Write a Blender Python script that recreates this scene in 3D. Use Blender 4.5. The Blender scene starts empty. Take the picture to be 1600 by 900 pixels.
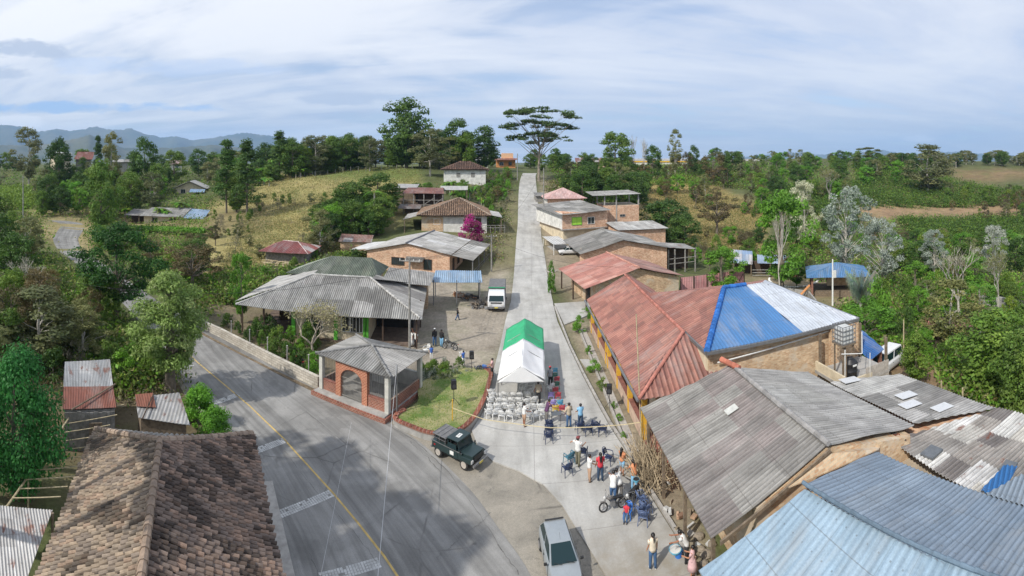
import bpy, bmesh, math, random
import numpy as np
from mathutils import Vector, Matrix
sc = bpy.context.scene
C = sc.collection
R = math.radians
PI = math.pi
# ------------------------------------------------------------------ camera
F = 764.0; H = 17.0; HY = 250.0; CX = 800.0      # focal scale, camera height, horizon row, centre column (of 1600x900)
cam = bpy.data.cameras.new('camera'); camo = bpy.data.objects.new('camera', cam); C.objects.link(camo)
sc.camera = camo
cam.type = 'PANO'; cam.panorama_type = 'CENTRAL_CYLINDRICAL'
cam.central_cylindrical_range_u_min = -800/F; cam.central_cylindrical_range_u_max = 800/F
cam.central_cylindrical_range_v_min = -650/F; cam.central_cylindrical_range_v_max = 250/F
cam.central_cylindrical_radius = 1.0
cam.clip_start = 0.1; cam.clip_end = 60000
camo.location = (0, 0, H); camo.rotation_euler = (R(90), 0, 0)
# ------------------------------------------------------------------ light
SUN_EL = 43.0
sdir = Vector((0.745*math.cos(R(SUN_EL)), 0.667*math.cos(R(SUN_EL)), -math.sin(R(SUN_EL)))).normalized()
sl = bpy.data.lights.new('sun', 'SUN'); sl.energy = 3.3; sl.angle = R(0.6); sl.color = (1, .95, .87)
so = bpy.data.objects.new('sun', sl); C.objects.link(so); so.location = (-60, -50, 80)
so.rotation_euler = sdir.to_track_quat('-Z', 'Y').to_euler()
vs = sc.view_settings; sc.display_settings.display_device = 'sRGB'
vs.view_transform = 'Standard'; vs.look = 'None'; vs.exposure = 0.45; vs.gamma = 1; vs.use_curve_mapping = False
sc.cycles.max_bounces = 5; sc.cycles.transparent_max_bounces = 8; sc.cycles.diffuse_bounces = 3
# world: Nishita sky with a procedural layer of stretched cloud
w = bpy.data.worlds.new('World'); sc.world = w; w.use_nodes = True
nt = w.node_tree; nt.nodes.clear()
def nd(nt, t, **k):
    n = nt.nodes.new(t)
    for a, v in k.items():
        if a == 'ins':
            for i, x in v.items(): n.inputs[i].default_value = x
        else: setattr(n, a, v)
    return n
def mth(nt, op, a, b=None, c=None, clamp=False):
    n = nt.nodes.new('ShaderNodeMath'); n.operation = op; n.use_clamp = clamp
    for i, x in enumerate((a, b, c)):
        if x is None: continue
        if isinstance(x, (int, float)): n.inputs[i].default_value = x
        else: nt.links.new(x, n.inputs[i])
    return n.outputs[0]
def mixc(nt, f, a, b, bt='MIX'):
    n = nt.nodes.new('ShaderNodeMix'); n.data_type = 'RGBA'; n.blend_type = bt; n.clamp_factor = True
    for s, x in ((n.inputs[0], f), (n.inputs[6], a), (n.inputs[7], b)):
        if isinstance(x, (int, float)): s.default_value = x
        elif isinstance(x, tuple): s.default_value = (*x[:3], 1)
        else: nt.links.new(x, s)
    return n.outputs[2]
def ramp(nt, f, stops, interp='LINEAR'):
    n = nt.nodes.new('ShaderNodeValToRGB'); n.color_ramp.interpolation = interp
    e = n.color_ramp.elements
    while len(e) < len(stops): e.new(0.5)
    for i, (p, c) in enumerate(stops):
        e[i].position = p
        e[i].color = (c, c, c, 1) if isinstance(c, (int, float)) else (*c, 1)
    nt.links.new(f, n.inputs[0]); return n.outputs[0]
def noise(nt, vec, scale, detail=4, rough=.5, dist=0, dim='3D'):
    n = nt.nodes.new('ShaderNodeTexNoise'); n.noise_dimensions = dim
    n.inputs['Scale'].default_value = scale; n.inputs['Detail'].default_value = detail
    n.inputs['Roughness'].default_value = rough; n.inputs['Distortion'].default_value = dist
    if vec is not None: nt.links.new(vec, n.inputs['Vector'])
    return n.outputs[0]
def mapv(nt, vec, scale=(1, 1, 1), rot=(0, 0, 0), loc=(0, 0, 0)):
    n = nt.nodes.new('ShaderNodeMapping'); nt.links.new(vec, n.inputs[0])
    n.inputs['Scale'].default_value = scale; n.inputs['Rotation'].default_value = rot; n.inputs['Location'].default_value = loc
    return n.outputs[0]
sky = nd(nt, 'ShaderNodeTexSky'); sky.sky_type = 'NISHITA'; sky.sun_disc = False
sky.sun_elevation = R(SUN_EL); sky.sun_rotation = R(228); sky.air_density = 1.0; sky.dust_density = 0.6; sky.ozone_density = 1.5
tc = nd(nt, 'ShaderNodeTexCoord'); sep = nd(nt, 'ShaderNodeSeparateXYZ'); nt.links.new(tc.outputs['Generated'], sep.inputs[0])
zc = mth(nt, 'ADD', mth(nt, 'MAXIMUM', sep.outputs[2], 0.0), 0.07)
cmb = nd(nt, 'ShaderNodeCombineXYZ')
nt.links.new(mth(nt, 'DIVIDE', sep.outputs[0], zc), cmb.inputs[0]); nt.links.new(mth(nt, 'DIVIDE', sep.outputs[1], zc), cmb.inputs[1])
pv = cmb.outputs[0]
n1 = noise(nt, mapv(nt, pv, (.55, .8, 1), (0, 0, .5), (3.1, 1.7, 0)), 1.0, 8, .58, .6)      # the large cloud sheet
n2 = noise(nt, mapv(nt, pv, (.35, 1.6, 1), (0, 0, .9), (9.2, 4.1, 0)), 1.0, 7, .6, .8)     # streaks
n3 = noise(nt, mapv(nt, pv, (.28, .5, 1), (0, 0, 0), (1.3, 5.2, 2)), 1.0, 3, .5, .2)
cov = mth(nt, 'ADD', mth(nt, 'MULTIPLY', n1, .6), mth(nt, 'MULTIPLY', n2, .4))
covm = ramp(nt, cov, [(.38, .55), (.47, .92), (1, 1)])
side = ramp(nt, mth(nt, 'ADD', mth(nt, 'MULTIPLY', sep.outputs[0], .5), .5), [(.0, 1), (.55, .35), (1, 0)])  # brighter cloud towards the left of the street
shade = mth(nt, 'ADD', mth(nt, 'ADD', mth(nt, 'MULTIPLY', n3, .32), mth(nt, 'MULTIPLY', n1, .5)), mth(nt, 'MULTIPLY', n2, .18))
dark = ramp(nt, shade, [(.39, (4.7, 5.4, 7.0)), (.49, (5.7, 6.2, 7.4)), (.59, (7.0, 7.3, 8.0))])
lite = ramp(nt, shade, [(.39, (5.0, 5.7, 7.1)), (.47, (7.3, 7.6, 8.2)), (.56, (9.2, 9.2, 9.3))])
ccol = mixc(nt, side, dark, lite)
skyc = mixc(nt, 1.0, sky.outputs[0], (1.2, 1.2, 1.25), 'MULTIPLY')
mx = mixc(nt, covm, skyc, ccol)
az = mth(nt, 'ARCTAN2', sep.outputs[0], sep.outputs[1]); hl = mth(nt, 'SQRT', mth(nt, 'ADD', mth(nt, 'POWER', sep.outputs[0], 2), mth(nt, 'POWER', sep.outputs[1], 2)))
el = mth(nt, 'DIVIDE', sep.outputs[2], hl); nb = noise(nt, mapv(nt, tc.outputs['Generated'], (9, 9, 26)), 1.0, 6, .62)
for (bx, by, sx_, sy_, cc, am) in [(35, 78, 95, 16, (4.6, 5.3, 6.6), .9), (5, 112, 60, 14, (4.6, 5.3, 6.6), .8), (545, 154, 120, 11, (5.0, 5.7, 7.0), .85), (20, 190, 60, 12, (9.6, 9.7, 9.9), 1), (100, 168, 210, 10, (3.3, 5.4, 8.6), .8), (250, 104, 200, 16, (5.0, 6.2, 8.4), .5), (1440, 216, 30, 6, (8.6, 8.8, 9.4), .8)]:
    q1 = mth(nt, 'POWER', mth(nt, 'DIVIDE', mth(nt, 'SUBTRACT', az, (bx-CX)/F), sx_/F), 2); q2 = mth(nt, 'POWER', mth(nt, 'DIVIDE', mth(nt, 'SUBTRACT', el, (HY-by)/F), sy_/F), 2)
    mk = mth(nt, 'SUBTRACT', mth(nt, 'ADD', 1.0, mth(nt, 'MULTIPLY', mth(nt, 'SUBTRACT', nb, .5), 5.0)), mth(nt, 'ADD', q1, q2))
    mx = mixc(nt, mth(nt, 'MULTIPLY', ramp(nt, mk, [(.0, 0), (.75, 1)]), am), mx, cc)
bg = nd(nt, 'ShaderNodeBackground'); bg.inputs[1].default_value = 0.094
nt.links.new(mx, bg.inputs[0]); ow = nd(nt, 'ShaderNodeOutputWorld'); nt.links.new(bg.outputs[0], ow.inputs[0])

# ------------------------------------------------------------------ terrain heights
PXC = [-260, 0, 130, 260, 400, 550, 700, 790, 850, 950, 1080, 1200, 1350, 1480, 1600, 1860]
RR = [0, 40, 60, 80, 100, 130, 170, 220, 300, 450, 800, 3000]
TT = {
 -260: [0, 0, 0, 0, 0, 0, 0, 1, 8, 9, 6, 0],
 0:    [0, 0, 0, 0, 0, 0, .5, 3, 10, 12, 6, 0],
 130:  [0, 0, 0, 0, 0, 0, 1.5, 6.5, 13.5, 13, 6, 0],
 260:  [0, 0, 0, 0, 0, 1, 5, 9, 13, 13, 6, 0],
 400:  [0, 0, 0, .3, 2, 5.3, 9.3, 11.5, 12, 11, 6, 0],
 550:  [0, 0, 0, .3, 2.8, 8, 13.7, 14.5, 13, 11, 6, 0],
 700:  [0, 0, 0, .7, 4.4, 9.6, 14.6, 15, 14, 12, 6, 0],
 790:  [0, 0, 0, .4, 3.0, 7.6, 12, 14, 14, 12, 6, 0],
 850:  [0, 0, 0, .2, 2.1, 6.7, 11.0, 13, 14, 12, 6, 0],
 950:  [0, 0, -.2, 0, 1.5, 5, 9, 12, 14, 13, 6, 0],
 1080: [0, 0, -.6, -1.3, -2, -.5, 5.5, 12, 16.5, 15, 8, 0],
 1200: [0, 0, -.9, -2, -3, -2, 4.5, 11, 18, 16, 8, 0],
 1350: [0, 0, -1.5, -3, -4, -4, -1, 7, 18.5, 17, 8, 0],
 1480: [0, -.3, -2, -3, -4, -5, -3, 4.5, 16, 16, 10, 0],
 1600: [0, -.5, -2, -3, -4, -5, -3.5, 2.5, 13.5, 15.5, 10, 0],
 1860: [0, -.5, -2, -3, -4, -5, -3, 2, 10, 14, 10, 0]}
NP_, NR_ = 300, 400
_gp = np.linspace(-260, 1860, NP_); _gl = np.linspace(math.log(5), math.log(3000), NR_)
_tab = np.zeros((len(PXC), NR_))
for i, p in enumerate(PXC): _tab[i] = np.interp(np.exp(_gl), RR, TT[p])
_grid = np.zeros((NP_, NR_))
for j in range(NR_): _grid[:, j] = np.interp(_gp, PXC, _tab[:, j])
for _ in range(3):
    k = 7
    p = np.pad(_grid, ((k, k), (0, 0)), 'edge'); _grid = sum(p[i:i+NP_] for i in range(2*k+1))/(2*k+1)
for _ in range(2):
    k = 4
    p = np.pad(_grid, ((0, 0), (k, k)), 'edge'); _grid = sum(p[:, i:i+NR_] for i in range(2*k+1))/(2*k+1)
def hgt_np(x, y):
    r = np.hypot(x, y); px = CX+F*np.arctan2(x, y)
    u = np.clip((px+260)/2120*(NP_-1), 0, NP_-1.001); v = np.clip((np.log(np.maximum(r, 5))-_gl[0])/(_gl[-1]-_gl[0])*(NR_-1), 0, NR_-1.001)
    i = u.astype(int); j = v.astype(int); a = u-i; b = v-j
    z = (_grid[i, j]*(1-a)*(1-b)+_grid[i+1, j]*a*(1-b)+_grid[i, j+1]*(1-a)*b+_grid[i+1, j+1]*a*b)
    roadx = 0.0366*y+.2
    m = np.clip((np.abs(x-roadx)-12)/15, 0, 1)*np.clip((r-70)/30, 0, 1)
    z = z+m*(.5*np.sin(x*.13+1)*np.cos(y*.11)+.3*np.sin(x*.31)*np.sin(y*.27+2))
    back = np.clip((np.abs(np.arctan2(x, y))-1.5)/.6, 0, 1)
    return z*(1-back)
def hgt(x, y): return float(hgt_np(np.array([x]), np.array([y]))[0])
def W(px, py, z):
    r = F*(H-z)/(py-HY); a = (px-CX)/F
    return Vector((r*math.sin(a), r*math.cos(a), z))
def WD(px, r, z=None):
    a = (px-CX)/F; x, y = r*math.sin(a), r*math.cos(a)
    return Vector((x, y, hgt(x, y) if z is None else z))
def G(px, py):
    a = (px-CX)/F; s = (py-HY)/F
    rs = np.linspace(12, 600, 3000); zs = H-rs*s; g = hgt_np(rs*math.sin(a), rs*math.cos(a))
    k = np.argmax(zs <= g)
    if zs[k] > g[k]: k = len(rs)-1
    return WD(px, rs[k])
def pxof(v): return CX+F*math.atan2(v[0], v[1])
def pyof(v): return HY+F*(H-v[2])/math.hypot(v[0], v[1])

# ------------------------------------------------------------------ materials
def srgb(*c):
    if len(c) == 1: c = c[0]
    return tuple((x/255/12.92 if x/255 <= .04045 else ((x/255+.055)/1.055)**2.4) for x in c[:3])
MATS = {}
def newmat(name):
    m = bpy.data.materials.new(name); m.use_nodes = True
    nt = m.node_tree; b = nt.nodes['Principled BSDF']; MATS[name] = m
    return m, nt, b
def coords(nt, kind='Object'):
    n = nt.nodes.new('ShaderNodeTexCoord'); return n.outputs[kind]
def bump(nt, b, h, strength=.3, dist=.02):
    n = nt.nodes.new('ShaderNodeBump'); n.inputs['Strength'].default_value = strength; n.inputs['Distance'].default_value = dist
    nt.links.new(h, n.inputs['Height']); nt.links.new(n.outputs[0], b.inputs['Normal'])
def hsvv(nt, col, val):
    return mixc(nt, 1.0, col, val, 'MULTIPLY')
def plain(name, col, rough=.7, var=.15, sc_=4, metal=0, bmp=.15, bd=.01, spec=.5, alpha=None):
    if name in MATS: return MATS[name]
    m, nt, b = newmat(name)
    v = coords(nt)
    n = noise(nt, v, sc_, 5, .6)
    f = ramp(nt, n, [(.3, 1-var), (.7, 1+var)])
    nt.links.new(mixc(nt, 1.0, tuple(col), f, 'MULTIPLY'), b.inputs['Base Color'])
    b.inputs['Roughness'].default_value = rough; b.inputs['Metallic'].default_value = metal
    b.inputs['Specular IOR Level'].default_value = spec
    if bmp: bump(nt, b, noise(nt, v, sc_*6, 3, .6), bmp, bd)
    return m
def attrmat(name, rough=.7, var=.15, sc_=3, bmp=.2, bd=.01, metal=0, rnd=0, transl=0, spec=.4):
    """colour from the mesh attribute 'col'"""
    if name in MATS: return MATS[name]
    m, nt, b = newmat(name)
    a = nd(nt, 'ShaderNodeAttribute', attribute_name='col')
    v = coords(nt)
    col = mixc(nt, 1.0, a.outputs[0], ramp(nt, noise(nt, v, sc_, 5, .65), [(.3, 1-var), (.7, 1+var)]), 'MULTIPLY')
    if rnd:
        oi = nd(nt, 'ShaderNodeObjectInfo')
        col = mixc(nt, 1.0, col, ramp(nt, oi.outputs['Random'], [(0, (1-rnd, 1-rnd*.7, 1-rnd)), (.35, (1, 1, .95)), (.7, (1+rnd, 1+rnd*.8, 1-rnd*.3)), (1, (1+rnd*.3, 1+rnd*.6, 1+rnd*.2))]), 'MULTIPLY')
    nt.links.new(col, b.inputs['Base Color'])
    b.inputs['Roughness'].default_value = rough; b.inputs['Metallic'].default_value = metal
    b.inputs['Specular IOR Level'].default_value = spec
    if bmp: bump(nt, b, noise(nt, v, sc_*5, 4, .6), bmp, bd)
    if transl:
        t = nd(nt, 'ShaderNodeBsdfTranslucent'); nt.links.new(col, t.inputs[0])
        mx = nd(nt, 'ShaderNodeMixShader'); mx.inputs[0].default_value = transl
        nt.links.new(b.outputs[0], mx.inputs[1]); nt.links.new(t.outputs[0], mx.inputs[2])
        nt.links.new(mx.outputs[0], nt.nodes['Material Output'].inputs[0])
    return m
def sheet_mat(name, rough=.65, metal=0, stain=.35, rust=0, rustcol=(.16, .05, .025)):
    """roofing sheets: per-sheet tint in 'col', streaks running down the slope in UV"""
    if name in MATS: return MATS[name]
    m, nt, b = newmat(name)
    a = nd(nt, 'ShaderNodeAttribute', attribute_name='col')
    uv = coords(nt, 'UV')
    st = noise(nt, mapv(nt, uv, (3.0, .35, 1)), 1.3, 6, .65)
    bl = noise(nt, uv, .55, 5, .6)
    col = mixc(nt, 1.0, a.outputs[0], ramp(nt, st, [(.3, 1-stain), (.65, 1+stain*.35)]), 'MULTIPLY')
    col = mixc(nt, 1.0, col, ramp(nt, bl, [(.32, 1-stain*.7), (.62, 1.08)]), 'MULTIPLY')
    fine = noise(nt, uv, 14, 3, .7)
    col = mixc(nt, 1.0, col, ramp(nt, fine, [(.3, .86), (.7, 1.1)]), 'MULTIPLY')
    if rust:
        rn = noise(nt, mapv(nt, uv, (1.1, .5, 1), (0, 0, 0), (3, 7, 0)), 1.2, 8, .7, .4)
        col = mixc(nt, ramp(nt, rn, [(.62-rust*.25, 0), (.70-rust*.2, 1)]), col, rustcol)
    su = nd(nt, 'ShaderNodeSeparateXYZ'); nt.links.new(uv, su.inputs[0])
    lap = mth(nt, 'LESS_THAN', mth(nt, 'FRACT', mth(nt, 'DIVIDE', su.outputs[1], 1.83)), .018); lap2 = mth(nt, 'LESS_THAN', mth(nt, 'FRACT', mth(nt, 'DIVIDE', su.outputs[0], .98)), .02)
    scr = mth(nt, 'MULTIPLY', mth(nt, 'LESS_THAN', mth(nt, 'ABSOLUTE', mth(nt, 'SUBTRACT', mth(nt, 'FRACT', mth(nt, 'DIVIDE', su.outputs[0], .49)), .5)), .06), mth(nt, 'LESS_THAN', mth(nt, 'ABSOLUTE', mth(nt, 'SUBTRACT', mth(nt, 'FRACT', mth(nt, 'DIVIDE', su.outputs[1], 1.22)), .5)), .022))
    col = mixc(nt, mth(nt, 'MULTIPLY', mth(nt, 'MAXIMUM', mth(nt, 'MAXIMUM', lap, mth(nt, 'MULTIPLY', lap2, .6)), scr), .45), col, (.07, .06, .05))
    big = noise(nt, mapv(nt, uv, (.5, .16, 1), (0, 0, 0), (5, 2, 0)), 1.0, 6, .7, .3)
    col = mixc(nt, ramp(nt, big, [(.52, 0), (.7, .38)]), col, (.36, .35, .33)); col = mixc(nt, ramp(nt, big, [(.28, .35), (.42, 0)]), col, (.12, .105, .09))
    nt.links.new(col, b.inputs['Base Color'])
    b.inputs['Roughness'].default_value = rough; b.inputs['Metallic'].default_value = metal
    bump(nt, b, fine, .25, .006)
    return m
def brick_mat(name, c1, c2, mortar, bw=.24, bh=.11, stain=.25, plaster=None):
    if name in MATS: return MATS[name]
    m, nt, b = newmat(name)
    v = coords(nt)
    geo = nd(nt, 'ShaderNodeNewGeometry'); s = nd(nt, 'ShaderNodeSeparateXYZ'); nt.links.new(geo.outputs['Position'], s.inputs[0])
    sn = nd(nt, 'ShaderNodeSeparateXYZ'); nt.links.new(geo.outputs['Normal'], sn.inputs[0])
    ax = mth(nt, 'GREATER_THAN', mth(nt, 'ABSOLUTE', sn.outputs[0]), mth(nt, 'ABSOLUTE', sn.outputs[1]))
    inv = mth(nt, 'SUBTRACT', 1.0, ax)
    uu = mth(nt, 'ADD', mth(nt, 'MULTIPLY', s.outputs[1], ax), mth(nt, 'MULTIPLY', s.outputs[0], inv))
    cb = nd(nt, 'ShaderNodeCombineXYZ'); nt.links.new(uu, cb.inputs[0]); nt.links.new(s.outputs[2], cb.inputs[1])
    br = nd(nt, 'ShaderNodeTexBrick'); nt.links.new(cb.outputs[0], br.inputs['Vector'])
    br.inputs['Color1'].default_value = (*c1, 1); br.inputs['Color2'].default_value = (*c2, 1); br.inputs['Mortar'].default_value = (*mortar, 1)
    br.inputs['Scale'].default_value = 1; br.inputs['Brick Width'].default_value = bw; br.inputs['Row Height'].default_value = bh
    br.inputs['Mortar Size'].default_value = .012
    nz = noise(nt, v, .8, 6, .65)
    col = mixc(nt, 1.0, br.outputs[0], ramp(nt, nz, [(.3, 1-stain), (.65, 1.12)]), 'MULTIPLY')
    if plaster: col = mixc(nt, ramp(nt, noise(nt, v, .45, 4, .7), [(.52, 0), (.6, .7)]), col, plaster)
    nt.links.new(col, b.inputs['Base Color']); b.inputs['Roughness'].default_value = .9
    bump(nt, b, br.outputs[1], -.4, .01)
    return m

# ------------------------------------------------------------------ object helpers
def wloc(o):
    v = Vector((0, 0, 0))
    while o is not None: v += o.location; o = o.parent
    return v
def tag(o, label=None, cat=None, group=None, kind=None):
    if label: o['label'] = label
    if cat: o['category'] = cat
    if group: o['group'] = group
    if kind: o['kind'] = kind
    return o
def thing(name, label, cat, loc=(0, 0, 0), group=None):
    o = bpy.data.objects.new(name, None); C.objects.link(o); o.location = loc; o.empty_display_size = .3
    return tag(o, label, cat, group)
class MB:
    def __init__(s): s.v = []; s.f = []; s.c = []; s.m = []; s.uv = []; s.cur = None; s.mi = 0
    def V(s, p): s.v.append((p[0], p[1], p[2])); return len(s.v)-1
    def Fc(s, idx, col=None): s.f.append(tuple(idx)); s.c.append(col if col is not None else s.cur); s.m.append(s.mi)
    def poly(s, pts, col=None): s.Fc([s.V(p) for p in pts], col)
    def box(s, c, size, rz=0, rx=0, ry=0, taper=1, col=None):
        M = Matrix.Translation(Vector(c)) @ Matrix.Rotation(rz, 4, 'Z') @ Matrix.Rotation(ry, 4, 'Y') @ Matrix.Rotation(rx, 4, 'X')
        x, y, z = size[0]/2, size[1]/2, size[2]/2
        P = [(-x, -y, -z), (x, -y, -z), (x, y, -z), (-x, y, -z), (-x*taper, -y*taper, z), (x*taper, -y*taper, z), (x*taper, y*taper, z), (-x*taper, y*taper, z)]
        i = [s.V(M @ Vector(p)) for p in P]
        for q in ((3, 2, 1, 0), (4, 5, 6, 7), (0, 1, 5, 4), (1, 2, 6, 5), (2, 3, 7, 6), (3, 0, 4, 7)): s.Fc([i[k] for k in q], col)
        return s
    def tube(s, pts, rads, n=8, cap=True, col=None):
        pts = [Vector(p) for p in pts]
        if isinstance(rads, (int, float)): rads = [rads]*len(pts)
        rings = []
        for k, p in enumerate(pts):
            d = (pts[min(k+1, len(pts)-1)]-pts[max(k-1, 0)])
            if d.length < 1e-9: d = Vector((0, 0, 1))
            d.normalize()
            a = d.orthogonal().normalized() if k == 0 else (la-d*la.dot(d)).normalized()
            la = a; b = d.cross(a)
            rings.append([s.V(p+(a*math.cos(2*PI*j/n)+b*math.sin(2*PI*j/n))*rads[k]) for j in range(n)])
        for k in range(len(rings)-1):
            for j in range(n): s.Fc((rings[k][j], rings[k][(j+1) % n], rings[k+1][(j+1) % n], rings[k+1][j]), col)
        if cap: s.Fc(rings[0][::-1], col); s.Fc(rings[-1], col)
        return s
    def lathe(s, c, prof, n=16, col=None):
        rings = [[s.V((c[0]+r*math.cos(2*PI*j/n), c[1]+r*math.sin(2*PI*j/n), c[2]+z)) for j in range(n)] for r, z in prof]
        for k in range(len(rings)-1):
            for j in range(n): s.Fc((rings[k][j], rings[k][(j+1) % n], rings[k+1][(j+1) % n], rings[k+1][j]), col)
        s.Fc(rings[0][::-1], col); s.Fc(rings[-1], col)
        return s
    def prism(s, pts, z0, z1, col=None):
        n = len(pts)
        ar = sum(pts[i][0]*pts[(i+1) % n][1]-pts[(i+1) % n][0]*pts[i][1] for i in range(n))
        if ar < 0: pts = pts[::-1]
        a = [s.V((p[0], p[1], z0)) for p in pts]; b = [s.V((p[0], p[1], z1)) for p in pts]
        s.Fc(a[::-1], col); s.Fc(b, col)
        for i in range(n): s.Fc((a[i], a[(i+1) % n], b[(i+1) % n], b[i]), col)
        return s
    def slab(s, pts, off, col=None):
        off = Vector(off); n = len(pts); pts = [Vector(p) for p in pts]
        a = [s.V(p) for p in pts]; b = [s.V(p+off) for p in pts]
        s.Fc(a[::-1], col); s.Fc(b, col)
        for i in range(n): s.Fc((a[i], a[(i+1) % n], b[(i+1) % n], b[i]), col)
        return s
    def ball(s, c, r, n=10, m=7, sq=(1, 1, 1), col=None, jit=0):
        rings = []
        for i in range(m+1):
            t = PI*i/m
            rings.append([s.V((c[0]+sq[0]*r*math.sin(t)*math.cos(2*PI*j/n)*(1+random.uniform(-jit, jit)), c[1]+sq[1]*r*math.sin(t)*math.sin(2*PI*j/n)*(1+random.uniform(-jit, jit)), c[2]+sq[2]*r*math.cos(t))) for j in range(n)])
        for i in range(m):
            for j in range(n): s.Fc((rings[i][j], rings[i+1][j], rings[i+1][(j+1) % n], rings[i][(j+1) % n]), col)
        return s
    def build(s, name, mat=None, parent=None, smooth=False, bevel=0, uv=None, solid=0):
        me = bpy.data.meshes.new(name)
        off = wloc(parent) if parent is not None else Vector((0, 0, 0))
        me.from_pydata([(p[0]-off.x, p[1]-off.y, p[2]-off.z) for p in s.v], [], s.f)
        for m in (mat if isinstance(mat, (list, tuple)) else [mat]):
            if m: me.materials.append(m)
        if isinstance(mat, (list, tuple)): me.polygons.foreach_set('material_index', s.m)
        if any(c is not None for c in s.c):
            at = me.color_attributes.new('col', 'FLOAT_COLOR', 'CORNER')
            data = np.ones((len(me.loops), 4), np.float32); k = 0
            for f, c in zip(s.f, s.c):
                n = len(f)
                if c is not None: data[k:k+n, :3] = c[:3]
                k += n
            at.data.foreach_set('color', data.ravel())
        if uv is not None:
            l = me.uv_layers.new(name='UVMap')
            idx = np.empty(len(me.loops), np.int32); me.loops.foreach_get('vertex_index', idx)
            l.data.foreach_set('uv', np.array(uv, np.float32)[idx].ravel())
        if smooth: me.polygons.foreach_set('use_smooth', [True]*len(me.polygons))
        me.update()
        o = bpy.data.objects.new(name, me); C.objects.link(o)
        if parent is not None: o.parent = parent
        if bevel:
            b = o.modifiers.new('bevel', 'BEVEL'); b.width = bevel; b.segments = 2; b.limit_method = 'ANGLE'
        return o
def build_np(name, verts, faces4, cols, mat, parent=None, link=True):
    """fast quad mesh from numpy arrays; cols one rgb per quad"""
    me = bpy.data.meshes.new(name); nv, nf = len(verts), len(faces4)
    me.vertices.add(nv); me.vertices.foreach_set('co', np.asarray(verts, np.float32).ravel())
    me.loops.add(nf*4); me.loops.foreach_set('vertex_index', np.asarray(faces4, np.int32).ravel())
    me.polygons.add(nf); me.polygons.foreach_set('loop_start', np.arange(0, nf*4, 4, dtype=np.int32))
    if cols is not None:
        at = me.color_attributes.new('col', 'FLOAT_COLOR', 'CORNER')
        d = np.ones((nf, 4, 4), np.float32); d[:, :, :3] = np.asarray(cols, np.float32)[:, None, :]
        at.data.foreach_set('color', d.ravel())
    me.update(calc_edges=True); me.validate()
    me.materials.append(mat)
    if not link: return me
    o = bpy.data.objects.new(name, me); C.objects.link(o)
    if parent: o.parent = parent
    return o
def copy_tree(o, parent=None):
    c = o.copy(); C.objects.link(c)
    if parent is not None: c.parent = parent
    for ch in KIDS.get(o.name, []): copy_tree(ch, c)
    KIDS[c.name] = []
    return c
KIDS = {}
def reg(o):
    """remember children so copies need no scene search"""
    KIDS[o.name] = list(o.children)
    for ch in o.children: reg(ch)
    return o
def rnd(a, b): return random.uniform(a, b)
random.seed(7); NPR = np.random.RandomState(11)

def corr(parent, name, pts, mat, pitch=.18, amp=.025, pal=None, sag=.03, sw=.95, sl=1.8, thick=.02, dirt=.38):
    """corrugated roof face with real waves; pts: convex polygon, first edge is the eave"""
    pts = [Vector(p) for p in pts]
    n = Vector((0, 0, 0))
    for i in range(len(pts)):
        a, b = pts[i], pts[(i+1) % len(pts)]; n += a.cross(b)
    if n.z < 0: n = -n
    n.normalize(); o = pts[0]; u = (pts[1]-pts[0]).normalized(); u = (u-n*u.dot(n)).normalized(); v = n.cross(u)
    if sum((p-o).dot(v) for p in pts) < 0: v = -v
    q = [((p-o).dot(u), (p-o).dot(v)) for p in pts]; hz = [(p-o).dot(n) for p in pts]
    u0, u1 = min(a for a, b in q), max(a for a, b in q)
    def rng(x):
        vs_ = []
        for i in range(len(q)):
            (a, b), (c, d) = q[i], q[(i+1) % len(q)]
            if abs(c-a) < 1e-9: continue
            t = (x-a)/(c-a)
            if -1e-6 <= t <= 1+1e-6: vs_.append(b+t*(d-b))
        return (min(vs_), max(vs_)) if vs_ else (0, 0)
    vmax = max(b for a, b in q)-min(b for a, b in q)
    nv = max(1, int(vmax/.7)); nc = max(2, int((u1-u0)/pitch*6))
    mb = MB(); uvs = []; ph = rnd(0, 9)
    cols_ = []
    pal = pal or [(.3, .3, .3)]
    seed = random.randint(0, 99999)
    def tint(i, j):
        rr = random.Random(seed+i*131+j*7919); return rr.choice(pal)
    for layer in (0, 1):
        g = []
        for i in range(nc+1):
            x = u0+(u1-u0)*min(max(i/nc, 1e-5), 1-1e-5); a, b = rng(x); row = []
            for j in range(nv+1):
                y = a+(b-a)*j/nv
                hh = amp*math.sin(2*PI*x/pitch)+sag*math.sin(x*.9+ph)*math.sin(y*1.1+ph*2)-layer*thick
                row.append(mb.V(o+u*x+v*y+n*hh)); uvs.append((x, y))
            g.append(row)
        for i in range(nc):
            for j in range(nv):
                x, y = uvs[g[i][j]]; x += .01; y2 = (y+uvs[g[i][j+1]][1])/2
                c = tint(int(x//sw)+50, int(y2//sl)+50)
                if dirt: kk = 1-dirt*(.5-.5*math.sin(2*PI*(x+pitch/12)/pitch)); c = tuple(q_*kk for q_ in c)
                f = (g[i][j], g[i+1][j], g[i+1][j+1], g[i][j+1])
                mb.Fc(f if layer == 0 else f[::-1], c)
        if layer == 0: top = g
        else:
            for i in range(nc):
                for j in (0, nv):
                    f = (top[i][j], g[i][j], g[i+1][j], top[i+1][j]); mb.Fc(f if j == 0 else f[::-1], pal[0])
            for j in range(nv):
                for i in (0, nc):
                    f = (top[i][j], top[i][j+1], g[i][j+1], g[i][j]); mb.Fc(f if i == 0 else f[::-1], pal[0])
    return mb.build(name, mat, parent, smooth=False, uv=uvs)

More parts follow.
